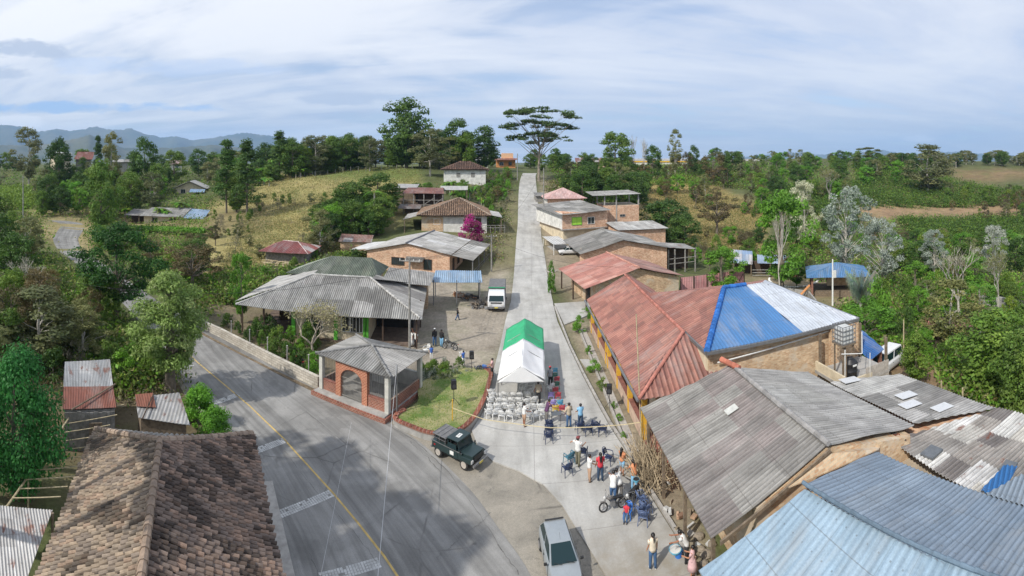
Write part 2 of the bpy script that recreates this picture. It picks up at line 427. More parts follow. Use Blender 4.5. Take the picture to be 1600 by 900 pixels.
TILE_PAL = [srgb(126, 108, 96), srgb(148, 126, 108), srgb(104, 92, 84), srgb(164, 134, 112), srgb(88, 78, 74), srgb(136, 110, 92), srgb(178, 146, 120)]
def tiles(parent, name, pts, mat, pitch=.24, course=.36, pal=TILE_PAL, jit=1.0, seg=5, dark=0):
    """barrel tile roof face: every tile modelled; pts convex, first edge the eave"""
    pts = [Vector(p) for p in pts]; n = Vector((0, 0, 0))
    for i in range(len(pts)): n += pts[i].cross(pts[(i+1) % len(pts)])
    if n.z < 0: n = -n
    n.normalize(); o = pts[0]; u = (pts[1]-pts[0]).normalized(); v = n.cross(u)
    if sum((p-o).dot(v) for p in pts) < 0: v = -v
    q = [((p-o).dot(u), (p-o).dot(v)) for p in pts]
    u0, u1 = min(a for a, b in q), max(a for a, b in q)
    mb = MB()
    mb.slab([p-n*.03 for p in pts], -n*.08, tuple(q_*.4 for q_ in pal[4 % len(pal)]))  # deep shadow between the tile columns, put into the slab's dark colour
    nc = int((u1-u0)/pitch); ph = rnd(0, 9)
    for i in range(nc+1):
        x = u0+pitch*(i+.5)
        if x > u1: break
        vs_ = []
        for k in range(len(q)):
            (a, b), (c, d) = q[k], q[(k+1) % len(q)]
            if abs(c-a) < 1e-9: continue
            t = (x-a)/(c-a)
            if 0 <= t <= 1: vs_.append(b+t*(d-b))
        if len(vs_) < 2: continue
        a, b = min(vs_), max(vs_); y = a-rnd(.0, .09)*jit
        while y < b-.06:
            L = min(course*1.18, b-y+.05)
            sagz = .05*math.sin(x*.7+ph)*math.sin(y*.8+ph)*jit
            c = random.choice(pal); c = tuple(.55*sum(q_[z] for q_ in pal)/len(pal)+.45*c[z] for z in range(3)); k_ = rnd(.84, 1.14)
            if dark and math.sin(x*1.1+ph)*math.sin(y*1.5+x*.4)+.5*math.sin(x*2.7+y*1.9)+rnd(-.75, .75) > .75-dark*2: k_ *= .42
            c = tuple(z*k_ for z in c)
            ang = rnd(-.05, .05)*jit; dx = rnd(-.015, .015)*jit; lift = rnd(0, .012)*jit
            ends = []
            for (yy, rad, hz) in ((y, pitch*.44, .05+lift), (y+L, pitch*.35, .012)):
                ring = []
                for s_ in range(seg+1):
                    t = PI*s_/seg
                    ring.append(mb.V(o+u*(x+dx+(yy-y)*ang-math.cos(t)*rad)+v*yy+n*(hz+sagz+math.sin(t)*rad*1.0)))
                ends.append(ring)
            for s_ in range(seg): mb.Fc((ends[0][s_+1], ends[0][s_], ends[1][s_], ends[1][s_+1]), c)
            low = [mb.V(o+u*(x+dx-math.cos(PI*s_/seg)*pitch*.40)+v*y+n*(.02+sagz+lift+math.sin(PI*s_/seg)*pitch*.2)) for s_ in range(seg+1)]
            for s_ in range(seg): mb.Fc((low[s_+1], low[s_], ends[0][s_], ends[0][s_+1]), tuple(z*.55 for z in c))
            y += course*(1+rnd(-.04, .04)*jit)
    return mb.build(name, mat, parent)
def ridge(parent, name, pts, mat, r=.11, col=(.25, .2, .17)):
    """capping along a ridge or hip"""
    mb = MB(); mb.cur = col; pts = [Vector(p) for p in pts]
    P = []
    for a, b in zip(pts[:-1], pts[1:]):
        n = max(1, int((b-a).length/.45))
        for k in range(n):
            p = a.lerp(b, k/n); q_ = a.lerp(b, (k+1.12)/n if k < n-1 else 1)
            kk = rnd(.8, 1.15); c = tuple(x*kk for x in col)
            mb.tube([p+Vector((0, 0, rnd(.0, .02))), q_+Vector((0, 0, -.01))], [r*1.1, r*.9], 8, True, c)
    return mb.build(name, mat, parent)
# ================================================================== GROUND
HAZE = 1.05e-4
def inpoly(px, py, poly):
    c = np.zeros(px.shape, bool); n = len(poly)
    for i in range(n):
        x1, y1 = poly[i]; x2, y2 = poly[(i+1) % n]
        if y1 == y2: continue
        m = ((py < y1) != (py < y2)) & (px < (x2-x1)*(py-y1)/(y2-y1)+x1)
        c ^= m
    return c
GREEN = (.10, .115, .05); DRYG = (.34, .29, .125); DIRT = (.30, .24, .17); YARD = (.33, .29, .235)
ZONES = [   # colour of the ground, outlined on the photograph and dropped on to the terrain
 ([(230, 440), (400, 400), (640, 470), (660, 640), (420, 560), (300, 490)], (.20, .165, .11)),
 ([(300, 330), (395, 290), (470, 262), (655, 260), (660, 330), (560, 372), (540, 400), (470, 425), (370, 470), (320, 440)], DRYG),
 ([(470, 262), (655, 260), (658, 285), (560, 283), (470, 275)], (.16, .2, .06)),
 ([(650, 415), (805, 390), (800, 480), (772, 600), (735, 600), (630, 610), (600, 560), (640, 520)], YARD),
 ([(660, 400), (700, 360), (810, 300), (808, 420), (700, 440)], (.2, .18, .1)),
 ([(840, 270), (930, 330), (930, 400), (980, 470), (900, 480), (850, 420)], (.32, .27, .2)),
 ([(868, 480), (925, 470), (1010, 640), (1120, 860), (1100, 920), (1050, 900), (950, 660)], (.30, .255, .185)),
 ([(950, 300), (1000, 270), (1100, 285), (1200, 330), (1190, 400), (1100, 400), (1040, 370)], (.40, .29, .13)),
 ([(1180, 300), (1380, 285), (1420, 330), (1390, 345), (1200, 340)], (.2, .17, .07)),
 ([(1340, 262), (1420, 256), (1500, 290), (1600, 310), (1600, 330), (1330, 330)], (.34, .25, .14)),
 ([(1470, 266), (1620, 264), (1620, 281), (1510, 283)], (.21, .15, .085)),
 ([(1340, 326), (1575, 320), (1600, 330), (1600, 338), (1350, 342)], (.30, .2, .125)),
 ([(1060, 440), (1250, 420), (1330, 440), (1420, 470), (1460, 520), (1400, 520), (1300, 480), (1220, 450), (1120, 470)], (.30, .24, .15)),
 ([(1320, 520), (1400, 540), (1520, 520), (1560, 600), (1600, 690), (1500, 640), (1400, 590), (1330, 610)], (.30, .20, .125)),
 ([(50, 560), (250, 520), (330, 700), (300, 760), (0, 800), (0, 620)], (.15, .12, .075)),
 ([(0, 305), (45, 300), (50, 330), (0, 330)], (.20, .30, .05)),
 ([(40, 325), (180, 325), (250, 350), (150, 400), (60, 380)], (.30, .25, .13)),
 ([(220, 335), (420, 320), (420, 360), (320, 380), (240, 370)], (.24, .2, .1)),
]
m_ground, nt, b = newmat('ground')
a = nd(nt, 'ShaderNodeAttribute', attribute_name='col'); v = coords(nt)
c0 = mixc(nt, 1.0, a.outputs[0], ramp(nt, noise(nt, v, .22, 7, .65), [(.3, .72), (.7, 1.25)]), 'MULTIPLY')
c0 = mixc(nt, ramp(nt, noise(nt, v, .11, 6, .7, .4), [(.5, 0), (.68, .55)]), c0, (.10, .13, .04))
c0 = mixc(nt, ramp(nt, noise(nt, mapv(nt, v, (1, 1, 1), (0, 0, 0), (3, 8, 0)), .3, 7, .72, .6), [(.55, 0), (.7, .6)]), c0, (.13, .105, .075))
c0 = mixc(nt, 1.0, c0, ramp(nt, noise(nt, v, 3.5, 5, .7), [(.3, .72), (.7, 1.22)]), 'MULTIPLY')
nt.links.new(c0, b.inputs['Base Color']); b.inputs['Roughness'].default_value = .95; b.inputs['Specular IOR Level'].default_value = .1
bump(nt, b, noise(nt, v, 2.2, 6, .75), .7, .12)
na, nr = 720, 190
aa = np.linspace(-PI, PI, na, endpoint=False); rr = np.exp(np.linspace(math.log(3), math.log(9000), nr))
A, RRr = np.meshgrid(aa, rr); X = RRr*np.sin(A); Y = RRr*np.cos(A); Z = hgt_np(X, Y)
Z[rr > 3000, :] -= 60
vv = np.stack([X, Y, Z], -1).reshape(-1, 3)
vv = np.vstack([vv, [[0, 0, 0]]])
px = CX+F*np.arctan2(X, Y); py = HY+F*(H-Z)/np.hypot(X, Y)
col = np.zeros(X.shape+(3,)); col[:] = GREEN
for poly, c in ZONES: col[inpoly(px, py, poly)] = c
for _ in range(2): col[1:-1] = (col[1:-1]*2+col[:-2]+col[2:]+np.roll(col, 1, 1)[1:-1]+np.roll(col, -1, 1)[1:-1])/6
fi = []
I = np.arange(nr*na).reshape(nr, na)
q4 = np.stack([I[:-1], I[1:], np.roll(I, -1, 1)[1:], np.roll(I, -1, 1)[:-1]], -1).reshape(-1, 4)[:, ::-1]
cc = col[:-1].reshape(-1, 3)
cen = nr*na
tri = np.stack([I[0], np.roll(I[0], -1), np.full(na, cen), np.full(na, cen)], -1)
me = bpy.data.meshes.new('ground')
me.from_pydata(vv.tolist(), [], q4.tolist()+[tuple(t[:3]) for t in tri.tolist()])
at = me.color_attributes.new('col', 'FLOAT_COLOR', 'POINT')
d = np.ones((len(vv), 4), np.float32); d[:-1, :3] = col.reshape(-1, 3); d[-1, :3] = YARD
at.data.foreach_set('color', d.ravel()); me.materials.append(m_ground)
me.polygons.foreach_set('use_smooth', [True]*len(me.polygons)); me.update()
me.flip_normals() if me.polygons[1000].normal.z < 0 else None
ground = bpy.data.objects.new('ground', me); C.objects.link(ground); ground['kind'] = 'structure'

def strip(name, stations, mat, dz, kind='structure', nx=8, sub=6, zz=None, parent=None):
    """road surface between left and right edges given in photo pixels on the ground"""
    L = [G(*s[0]) if s[0][1] < 905 else W(*s[0], 0) for s in stations]; Rr_ = [G(*s[1]) if s[1][1] < 905 else W(*s[1], 0) for s in stations]
    vs_ = []; uv = []; rows = []; mb = MB()
    dist = 0
    n = len(L)
    def cr(P, i, t):
        p0, p1, p2, p3 = P[max(i-1, 0)], P[i], P[i+1], P[min(i+2, n-1)]
        return .5*((2*p1)+(p2-p0)*t+(2*p0-5*p1+4*p2-p3)*t*t+(3*p1-p0-3*p2+p3)*t**3)
    prev = None
    for i in range(n-1):
        for k in range(sub+(1 if i == n-2 else 0)):
            t = k/sub; a_, b_ = cr(L, i, t), cr(Rr_, i, t); mid = (a_+b_)/2
            if prev is not None: dist += (mid-prev).length
            prev = mid; row = []
            w_ = (b_-a_).length
            for j in range(nx+1):
                p = a_.lerp(b_, j/nx); z = max(hgt(p.x, p.y), -5)+dz
                row.append(mb.V((p.x, p.y, z))); uv.append((w_*j/nx, dist))
            rows.append(row)
    for r0, r1 in zip(rows[:-1], rows[1:]):
        for j in range(nx): mb.Fc((r0[j], r0[j+1], r1[j+1], r1[j]))
    # skirts down the sides so the slab reads as a slab
    for r0, r1 in zip(rows[:-1], rows[1:]):
        for j, s_ in ((0, 1), (nx, -1)):
            p0, p1 = Vector(mb.v[r0[j]]), Vector(mb.v[r1[j]])
            a0 = mb.V(p0-Vector((0, 0, .3))); a1 = mb.V(p1-Vector((0, 0, .3))); uv += [(0, 0), (0, 0)]
            f = (r0[j], r1[j], a1, a0); mb.Fc(f if s_ > 0 else f[::-1])
    o = mb.build(name, mat, parent, uv=uv); o['kind'] = kind
    if o.data.polygons[0].normal.z < 0: o.data.flip_normals()
    return o
# ---- asphalt of the highway
m_asph, nt, b = newmat('asphalt'); v = coords(nt); uvc = coords(nt, 'UV')
base = mixc(nt, ramp(nt, noise(nt, v, .35, 6, .65, .5), [(.35, 0), (.65, 1)]), (.19, .186, .176), (.28, .274, .26))
tr = noise(nt, mapv(nt, uvc, (1.0, .04, 1)), 1.6, 5, .6)
base = mixc(nt, 1.0, base, ramp(nt, tr, [(.35, .68), (.6, 1.12)]), 'MULTIPLY')
base = mixc(nt, 1.0, base, ramp(nt, noise(nt, v, 26, 3, .8), [(.25, .75), (.75, 1.25)]), 'MULTIPLY')
def cracks(nt, v, base, scale, w_, colr, warp=.5):
    dn = nt.nodes.new('ShaderNodeTexNoise'); dn.inputs['Scale'].default_value = 1.1; dn.inputs['Detail'].default_value = 5; nt.links.new(v, dn.inputs[0])
    mxv = nt.nodes.new('ShaderNodeMix'); mxv.data_type = 'VECTOR'; mxv.inputs[0].default_value = warp*.35; nt.links.new(v, mxv.inputs[4]); nt.links.new(dn.outputs[1], mxv.inputs[5])
    vo = nt.nodes.new('ShaderNodeTexVoronoi'); vo.feature = 'DISTANCE_TO_EDGE'; vo.inputs['Scale'].default_value = scale; nt.links.new(mxv.outputs[1], vo.inputs['Vector'])
    msk = mth(nt, 'MULTIPLY', ramp(nt, vo.outputs[0], [(0, 1), (w_, 0)]), ramp(nt, noise(nt, v, .25, 3, .6), [(.48, 0), (.6, .8)]))
    return mixc(nt, msk, base, colr)
base = cracks(nt, v, base, .33, .014, (.09, .087, .08))
base = mixc(nt, ramp(nt, noise(nt, mapv(nt, v, (1, 1, 1), (0, 0, 0), (9, 2, 0)), .22, 5, .6, .3), [(.56, 0), (.6, .4)]), base, (.12, .118, .112))
base = mixc(nt, ramp(nt, noise(nt, mapv(nt, v, (1, 1, 1), (0, 0, 0), (1, 7, 0)), 1.1, 6, .7), [(.64, 0), (.74, .6)]), base, (.075, .073, .07))
nt.links.new(base, b.inputs['Base Color']); b.inputs['Roughness'].default_value = .85; b.inputs['Specular IOR Level'].default_value = .3
bump(nt, b, noise(nt, v, 40, 3, .8), .4, .01)
HW = [((475, 1500), (905, 1500)), ((466, 1150), (880, 1150)), ((458, 1000), (862, 1000)), ((447, 900), (828, 900)), ((425, 830), (778, 830)), ((395, 765), (728, 760)), ((362, 700), (655, 693)), ((325, 650), (575, 645)),
      ((290, 605), (490, 606)), ((258, 560), (405, 562)), ((236, 530), (345, 528)), ((215, 500), (296, 500)), ((188, 470), (246, 470)), ((158, 440), (203, 441)), ((116, 410), (160, 412)),
      ((90, 390), (131, 392)), ((83, 372), (122, 374)), ((92, 358), (130, 360)), ((93, 350), (130, 351)), ((75, 345), (108, 346))]
strip('highway', HW, m_asph, .035)
HWC = [(G(*a)+G(*b_))/2 for a, b_ in HW if a[1] < 905]
HWP = []
for a, b_ in zip(HWC[:-1], HWC[1:]): HWP += [a.lerp(b_, k/6) for k in range(6)]
HWP = np.array([(p.x, p.y) for p in HWP])
# worn apron between highway and concrete street
m_apr, nt, b = newmat('apron'); v = coords(nt)
base = mixc(nt, ramp(nt, noise(nt, v, .4, 7, .7, .6), [(.35, 0), (.62, 1)]), (.21, .195, .165), (.33, .30, .25))
base = mixc(nt, ramp(nt, noise(nt, mapv(nt, v, (1, 1, 1), (0, 0, 0), (4, 9, 0)), .9, 6, .75), [(.6, 0), (.72, .75)]), base, (.09, .085, .078))
base = mixc(nt, 1.0, base, ramp(nt, noise(nt, v, 18, 4, .8), [(.25, .72), (.75, 1.22)]), 'MULTIPLY')
base = cracks(nt, v, base, .25, .02, (.08, .075, .066))
nt.links.new(base, b.inputs['Base Color']); b.inputs['Roughness'].default_value = .95; b.inputs['Specular IOR Level'].default_value = .15
bump(nt, b, noise(nt, v, 14, 5, .8), .5, .02)
def sheet(name, pts, mat, z, th=.3, zf=None, parent=None):
    """flat slab outlined by photo pixels on level ground"""
    P = [W(x, y, z) for x, y in pts]
    ar = sum(P[i].x*P[(i+1) % len(P)].y-P[(i+1) % len(P)].x*P[i].y for i in range(len(P)))
    if ar < 0: P = P[::-1]
    bm = bmesh.new(); vs_ = [bm.verts.new(p) for p in P]
    f = bm.faces.new(vs_); low = [bm.verts.new((p.x, p.y, z-th)) for p in P]
    for i in range(len(P)): bm.faces.new((vs_[i], low[i], low[(i+1) % len(P)], vs_[(i+1) % len(P)]))
    bmesh.ops.triangulate(bm, faces=[f])
    me = bpy.data.meshes.new(name); off = wloc(parent) if parent else Vector((0, 0, 0))
    for q_ in bm.verts: q_.co -= off
    bm.to_mesh(me); bm.free(); me.materials.append(mat)
    o = bpy.data.objects.new(name, me); C.objects.link(o); o.parent = parent
    return o
def smoothpts(pts, n=5, closed=True):
    out = []; m = len(pts)
    for i in range(m):
        p0, p1, p2, p3 = [Vector(pts[(i+k) % m]) for k in (-1, 0, 1, 2)]
        for k in range(n):
            t = k/n; q_ = .5*((2*p1)+(p2-p0)*t+(2*p0-5*p1+4*p2-p3)*t*t+(3*p1-p0-3*p2+p3)*t**3); out.append((q_.x, q_.y))
    return out
o = sheet('apron', [(250, 540), (320, 515), (500, 596), (560, 640), (640, 655), (750, 610), (860, 720), (960, 860), (1010, 1000), (1030, 1400), (430, 1400), (430, 900), (400, 800), (360, 720), (300, 640)], m_apr, .018); o['kind'] = 'structure'
# ---- concrete street
m_conc, nt, b = newmat('street_concrete'); v = coords(nt); uvc = coords(nt, 'UV')
base = mixc(nt, ramp(nt, noise(nt, v, .3, 6, .65), [(.3, 0), (.7, 1)]), (.36, .35, .325), (.50, .49, .46))
base = mixc(nt, 1.0, base, ramp(nt, noise(nt, v, 9, 5, .75), [(.25, .86), (.75, 1.1)]), 'MULTIPLY')
base = mixc(nt, 1.0, base, ramp(nt, noise(nt, mapv(nt, v, (.9, .12, 1), (0, 0, 0), (2, 1, 0)), 1.2, 5, .6), [(.35, .82), (.6, 1.05)]), 'MULTIPLY')
sx = nd(nt, 'ShaderNodeSeparateXYZ'); nt.links.new(v, sx.inputs[0])
jt = mth(nt, 'LESS_THAN', mth(nt, 'ABSOLUTE', mth(nt, 'SUBTRACT', mth(nt, 'FRACT', mth(nt, 'DIVIDE', sx.outputs[1], 3.4)), .5)), .006)
jx = mth(nt, 'LESS_THAN', mth(nt, 'ABSOLUTE', mth(nt, 'SUBTRACT', sx.outputs[0], mth(nt, 'ADD', mth(nt, 'MULTIPLY', sx.outputs[1], .0366), .25))), .02)
base = mixc(nt, ramp(nt, noise(nt, mapv(nt, v, (1, 1, 1), (0, 0, 0), (7, 3, 0)), .33, 7, .72, .5), [(.53, 0), (.68, .5)]), base, (.24, .225, .19))
slc = mth(nt, 'MULTIPLY', ramp(nt, mth(nt, 'DIVIDE', mth(nt, 'SUBTRACT', 24.0, sx.outputs[1]), 5.0), [(.2, 0), (.9, 1)]), ramp(nt, noise(nt, v, .8, 6, .7), [(.35, .2), (.6, .9)]))
base = mixc(nt, slc, base, (.27, .235, .18))
base = mixc(nt, mth(nt, 'MULTIPLY', mth(nt, 'MAXIMUM', jt, jx), .55), base, (.2, .19, .175))
nt.links.new(base, b.inputs['Base Color']); b.inputs['Roughness'].default_value = .85; b.inputs['Specular IOR Level'].default_value = .25
bump(nt, b, noise(nt, v, 30, 3, .7), .25, .006)
sheetpts = [(797, 474), (790, 500), (780, 545), (768, 590), (757, 640), (737, 672), (748, 700), (770, 720), (810, 735), (850, 757), (878, 788), (905, 832), (928, 868), (950, 905), (960, 940), (1000, 940), (1080, 940), (1082, 900), (1052, 832), (1010, 765), (975, 700), (952, 665), (933, 630), (911, 588), (889, 542), (871, 502), (864, 474)]
o = sheet('concrete_street', sheetpts, m_conc, .09); o['kind'] = 'structure'
ST = [((797.5, 476), (864.5, 476)), ((802, 440), (857, 440)), ((805, 400), (851, 400)), ((807, 372), (846, 372)), ((809, 350), (844.5, 350)), ((809.5, 325), (841, 325)), ((810.5, 300), (839, 300)), ((812, 285), (837.5, 285)), ((815, 275), (837, 275)), ((817, 271), (839, 271))]
strip('uphill_street', ST, m_conc, .10)
# kerbs of the street (raised lip, right side) and the strip garden beside the porch
m_kerb = plain('kerb_concrete', (.38, .36, .33), .9, .25, 3)
mb = MB()
kp = [W(x, y, 0) for x, y in [(866, 480), (889, 540), (911, 586), (933, 628), (952, 663), (975, 698), (1011, 763), (1053, 830), (1083, 900)]]
for a_, b_ in zip(kp[:-1], kp[1:]):
    d_ = (b_-a_); mb.box((a_+b_)/2+Vector((.06, 0, .04)), (.16, d_.length+.04, .24), math.atan2(-d_.x, d_.y))
o = mb.build('street_kerb', m_kerb); o['kind'] = 'structure'
m_white = plain('road_paint_white', (.47, .47, .455), .7, .3, 2.5, bmp=0); m_yel = plain('road_paint_yellow', (.50, .35, .11), .7, .3, 2, bmp=0)
# yellow centre line
YC = [(700, 1100), (640, 930), (620, 900), (600, 870), (560, 819), (520, 771), (480, 727), (440, 683), (390, 635), (345, 597), (310, 568), (285, 545)]
YP = [W(x, y, 0) for x, y in YC]
mb = MB()
for k in range(len(YP)-1):
    a_, b_ = YP[k], YP[k+1]; d_ = (b_-a_); nrm = Vector((-d_.y, d_.x, 0)).normalized()*.05
    d0 = (YP[k]-YP[k-1]) if k else d_; d1 = (YP[k+2]-b_) if k+2 < len(YP) else d_
    n0 = Vector((-(d0+d_).y, (d0+d_).x, 0)).normalized()*.05; n1 = Vector((-(d1+d_).y, (d1+d_).x, 0)).normalized()*.05
    z = Vector((0, 0, .041)); mb.poly([a_-n0+z, b_-n1+z, b_+n1+z, a_+n0+z])
o = mb.build('yellow_centre_line', m_yel); o['kind'] = 'structure'
if o.data.polygons[0].normal.z < 0: o.data.flip_normals()
mb = MB()
for pts_, w0 in (([(545, 632), (590, 655), (650, 690), (700, 738), (745, 800), (785, 860), (815, 905)], .05), ([(640, 690), (668, 716), (690, 742)], .04), ([(500, 905), (480, 860)], .03), ([(590, 880), (560, 842), (520, 795), (480, 752), (440, 700)], .02), ([(700, 860), (722, 838), (750, 820), (770, 800)], .03)):
    S_ = [W(x, y, 0) for x, y in pts_]; Q_ = []
    for a_, b_ in zip(S_[:-1], S_[1:]): Q_ += [a_.lerp(b_, k/8)+Vector((rnd(-.05, .05), rnd(-.05, .05), 0)) for k in range(8)]
    for a_, b_ in zip(Q_[:-1], Q_[1:]):
        d_ = (b_-a_).normalized(); n_ = Vector((-d_.y, d_.x, 0))*w0*rnd(.2, 1.1)*.5; z = Vector((0, 0, .043)); mb.poly([a_-n_+z, b_-n_+z, b_+n_+z, a_+n_+z])
o = mb.build('pavement_cracks', plain('crack_tar', (.115, .112, .105), .9, .3, 5, bmp=0)); o['kind'] = 'structure'
if o.data.polygons[0].normal.z < 0: o.data.flip_normals()
# worn rumble bars: blocks of small white dashes across the lane
mb = MB()
for (p0, p1, wd) in [((433, 806), (517, 772), 10), ((375, 714), (444, 689), 9), ((328, 633), (370, 618), 7), ((500, 905), (592, 880), 10), ((272, 580), (300, 570), 6)]:
    a_, b_ = W(*p0, 0), W(*p1, 0); d_ = (b_-a_); L_ = d_.length; d_.normalize(); n_ = Vector((-d_.y, d_.x, 0))
    k = 0
    while k*.13 < L_:
        for j in range(4):
            if random.random() < .05: continue
            c_ = a_+d_*(k*.13+.05)+n_*((j-1.5)*.14); z = Vector((0, 0, .041))
            hx, hy = rnd(.045, .062), rnd(.055, .07)
            mb.poly([c_-d_*hx-n_*hy+z, c_+d_*hx-n_*hy+z, c_+d_*hx+n_*hy+z, c_-d_*hx+n_*hy+z])
        k += 1
o = mb.build('rumble_bars', m_white); o['kind'] = 'structure'
if o.data.polygons[0].normal.z < 0: o.data.flip_normals()
# edge line of the highway on the wall side
mb = MB()
EP = [W(x, y, 0) for x, y in [(560, 632), (505, 603), (440, 570), (390, 545), (350, 523)]]
for a_, b_ in zip(EP[:-1], EP[1:]):
    d_ = (b_-a_).normalized(); n_ = Vector((-d_.y, d_.x, 0))*.05; z = Vector((0, 0, .041)); mb.poly([a_-n_+z, b_-n_+z, b_+n_+z, a_+n_+z])
o = mb.build('white_edge_line', m_white); o['kind'] = 'structure'
if o.data.polygons[0].normal.z < 0: o.data.flip_normals()
# ------------------------------------------------------------------ air
mb = MB(); mb.box((0, 0, 310), (25000, 25000, 1000)); m, nt, b = newmat('haze_air'); nt.nodes.remove(b)
pvn = nd(nt, 'ShaderNodeVolumePrincipled'); pvn.inputs['Color'].default_value = (.42, .66, 1, 1); pvn.inputs['Density'].default_value = HAZE; pvn.inputs['Anisotropy'].default_value = 0
nt.links.new(pvn.outputs[0], nt.nodes['Material Output'].inputs['Volume'])
o = mb.build('haze', m); o['kind'] = 'stuff'; tag(o, 'thin blue haze filling the distance', 'haze')
# ------------------------------------------------------------------ far mountains
def mountains(name, prof, r, col, z0=-80, depth=2500, rough=1.0, seed=1):
    """ridge line given as (px, row) at distance r; real relief with spurs towards the viewer"""
    rs_ = np.random.RandomState(seed)
    xs = np.arange(prof[0][0], prof[-1][0]+1, 3.0); ys = np.interp(xs, [p[0] for p in prof], [p[1] for p in prof])
    nz = sum(np.interp(xs, np.linspace(xs[0], xs[-1], int(len(xs)/s)+2), rs_.uniform(-1, 1, int(len(xs)/s)+2))*s*.12*rough for s in (2, 5, 11))
    ys = ys+nz; nd_ = 26; V_ = []
    for j in range(nd_+6):
        t = j/nd_; rj = r-depth*(1-t)
        f = t**1.25 if t <= 1 else 1-(t-1)*2.2
        for i, x in enumerate(xs):
            top = H+(HY-ys[i])*r/F
            spur = math.sin(x*.055+math.sin(x*.021)*3)*.5+math.sin(x*.13+seed)*.3
            fz = f*(1+.35*spur*(4*t*(1-t) if t < 1 else 0))
            a = (x-CX)/F; V_.append((rj*math.sin(a), rj*math.cos(a), z0+(top-z0)*fz+rs_.uniform(-1, 1)*r*.0012*(1-abs(1-t))))
    n = len(xs); Q = [(j*n+i, j*n+i+1, (j+1)*n+i+1, (j+1)*n+i) for j in range(nd_+5) for i in range(n-1)]
    me = bpy.data.meshes.new(name); me.from_pydata(V_, [], Q); me.materials.append(col); me.polygons.foreach_set('use_smooth', [True]*len(Q)); me.update()
    o = bpy.data.objects.new(name, me); C.objects.link(o); o['kind'] = 'structure'; return o
m_mt, nt, b = newmat('mountain_side'); v = coords(nt)
nt.links.new(mixc(nt, ramp(nt, noise(nt, v, .0018, 8, .65), [(.4, 0), (.6, 1)]), (.035, .055, .03), (.10, .10, .055)), b.inputs['Base Color']); b.inputs['Roughness'].default_value = 1
mountains('mountains', [(-250, 205), (-100, 192), (0, 195), (35, 198), (60, 205), (90, 201), (110, 204), (130, 203), (150, 197), (165, 201), (190, 203), (205, 201), (225, 209), (250, 215), (275, 213), (300, 219), (330, 217), (350, 213), (370, 208), (385, 207), (410, 211), (440, 216), (470, 225), (520, 238), (620, 250), (760, 262)], 9000, m_mt, rough=.7, seed=4)
mountains('foothills', [(-250, 222), (0, 226), (60, 228), (110, 219), (140, 211), (165, 216), (190, 232), (260, 232), (330, 226), (400, 234), (460, 232), (520, 246), (640, 262)], 4200, m_mt, depth=1500, seed=9)
mountains('eastern_mountains', [(1040, 262), (1120, 250), (1180, 243), (1230, 238), (1290, 242), (1340, 240), (1380, 235), (1420, 242), (1470, 237), (1500, 236), (1540, 240), (1600, 243), (1700, 240), (1850, 236)], 11500, m_mt, depth=2500, seed=2)
# ================================================================== BUILDINGS
m_fc = sheet_mat('fibre_cement', .85, 0, .42); m_fcr = sheet_mat('fibre_cement_rusty', .8, 0, .4, rust=.12)
m_tin = sheet_mat('tin_rusty', .55, .2, .35, rust=.3); m_metal = sheet_mat('painted_metal_sheet', .42, .1, .24)
m_redroof = sheet_mat('red_sheet_tile', .75, 0, .3); m_bluet = sheet_mat('blue_sheet_tile', .45, 0, .12)
m_tile = attrmat('clay_tile', .9, .35, 3.5, .4, .012)
m_brick = brick_mat('brick_pale', srgb(226, 190, 160), srgb(190, 134, 102), srgb(186, 172, 152), stain=.3)
m_brick2 = brick_mat('brick_red', srgb(146, 88, 70), srgb(122, 72, 58), srgb(160, 140, 124), stain=.35)
m_cream2 = plain('aged_white', (.50, .49, .44), .8, .2, 2)
m_brick3 = brick_mat('brick_worn', srgb(216, 184, 146), srgb(176, 132, 98), srgb(204, 190, 164), stain=.35, plaster=(.52, .46, .36))
m_brick4 = brick_mat('brick_cream', srgb(216, 190, 156), srgb(184, 146, 112), srgb(190, 176, 150), stain=.28, plaster=(.55, .48, .38))
m_white_w = plain('whitewash', (.62, .61, .57), .9, .25, 1.2); m_cream = plain('cream_render', (.58, .50, .36), .9, .22, 1.2)
m_greenp = plain('green_paint', (.10, .42, .04), .7, .15, 3); m_yellow = plain('yellow_paint', (.66, .38, .04), .6, .2, 3)
m_redp = plain('red_paint', (.42, .06, .05), .6, .2, 3); m_orange = plain('orange_render', (.58, .26, .10), .8, .2, 2)
m_wood = plain('weathered_wood', (.17, .13, .09), .9, .4, 5, bmp=.5); m_wood2 = plain('grey_planks', (.24, .23, .21), .9, .45, 3, bmp=.5)
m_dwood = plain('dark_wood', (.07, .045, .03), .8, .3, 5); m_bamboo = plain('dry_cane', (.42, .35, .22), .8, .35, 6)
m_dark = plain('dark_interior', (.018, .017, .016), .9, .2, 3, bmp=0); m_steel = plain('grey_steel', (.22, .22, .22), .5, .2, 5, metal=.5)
m_whitep = plain('white_paint', (.70, .70, .67), .5, .1, 5, bmp=.05); m_concw = plain('grey_concrete', (.33, .32, .30), .9, .3, 1.5)
m_floor = plain('floor_tile_red', (.24, .10, .075), .7, .35, 2); m_porch = plain('porch_brown', (.15, .11, .085), .8, .35, 2); m_pink = plain('pink_sheet', (.60, .27, .28), .8, .22, 1.5)
m_rope = plain('black_cable', (.03, .03, .03), .8, .1, 5, bmp=0)
def glassmat(name, col, rough=.08):
    m, nt, b = newmat(name); b.inputs['Base Color'].default_value = (*col, 1); b.inputs['Roughness'].default_value = rough; b.inputs['Specular IOR Level'].default_value = .8
    return m
m_glass = glassmat('window_glass', (.03, .04, .045)); m_glass2 = glassmat('car_glass', (.012, .03, .034), .06); m_glass2.node_tree.nodes['Principled BSDF'].inputs['Specular IOR Level'].default_value = .35
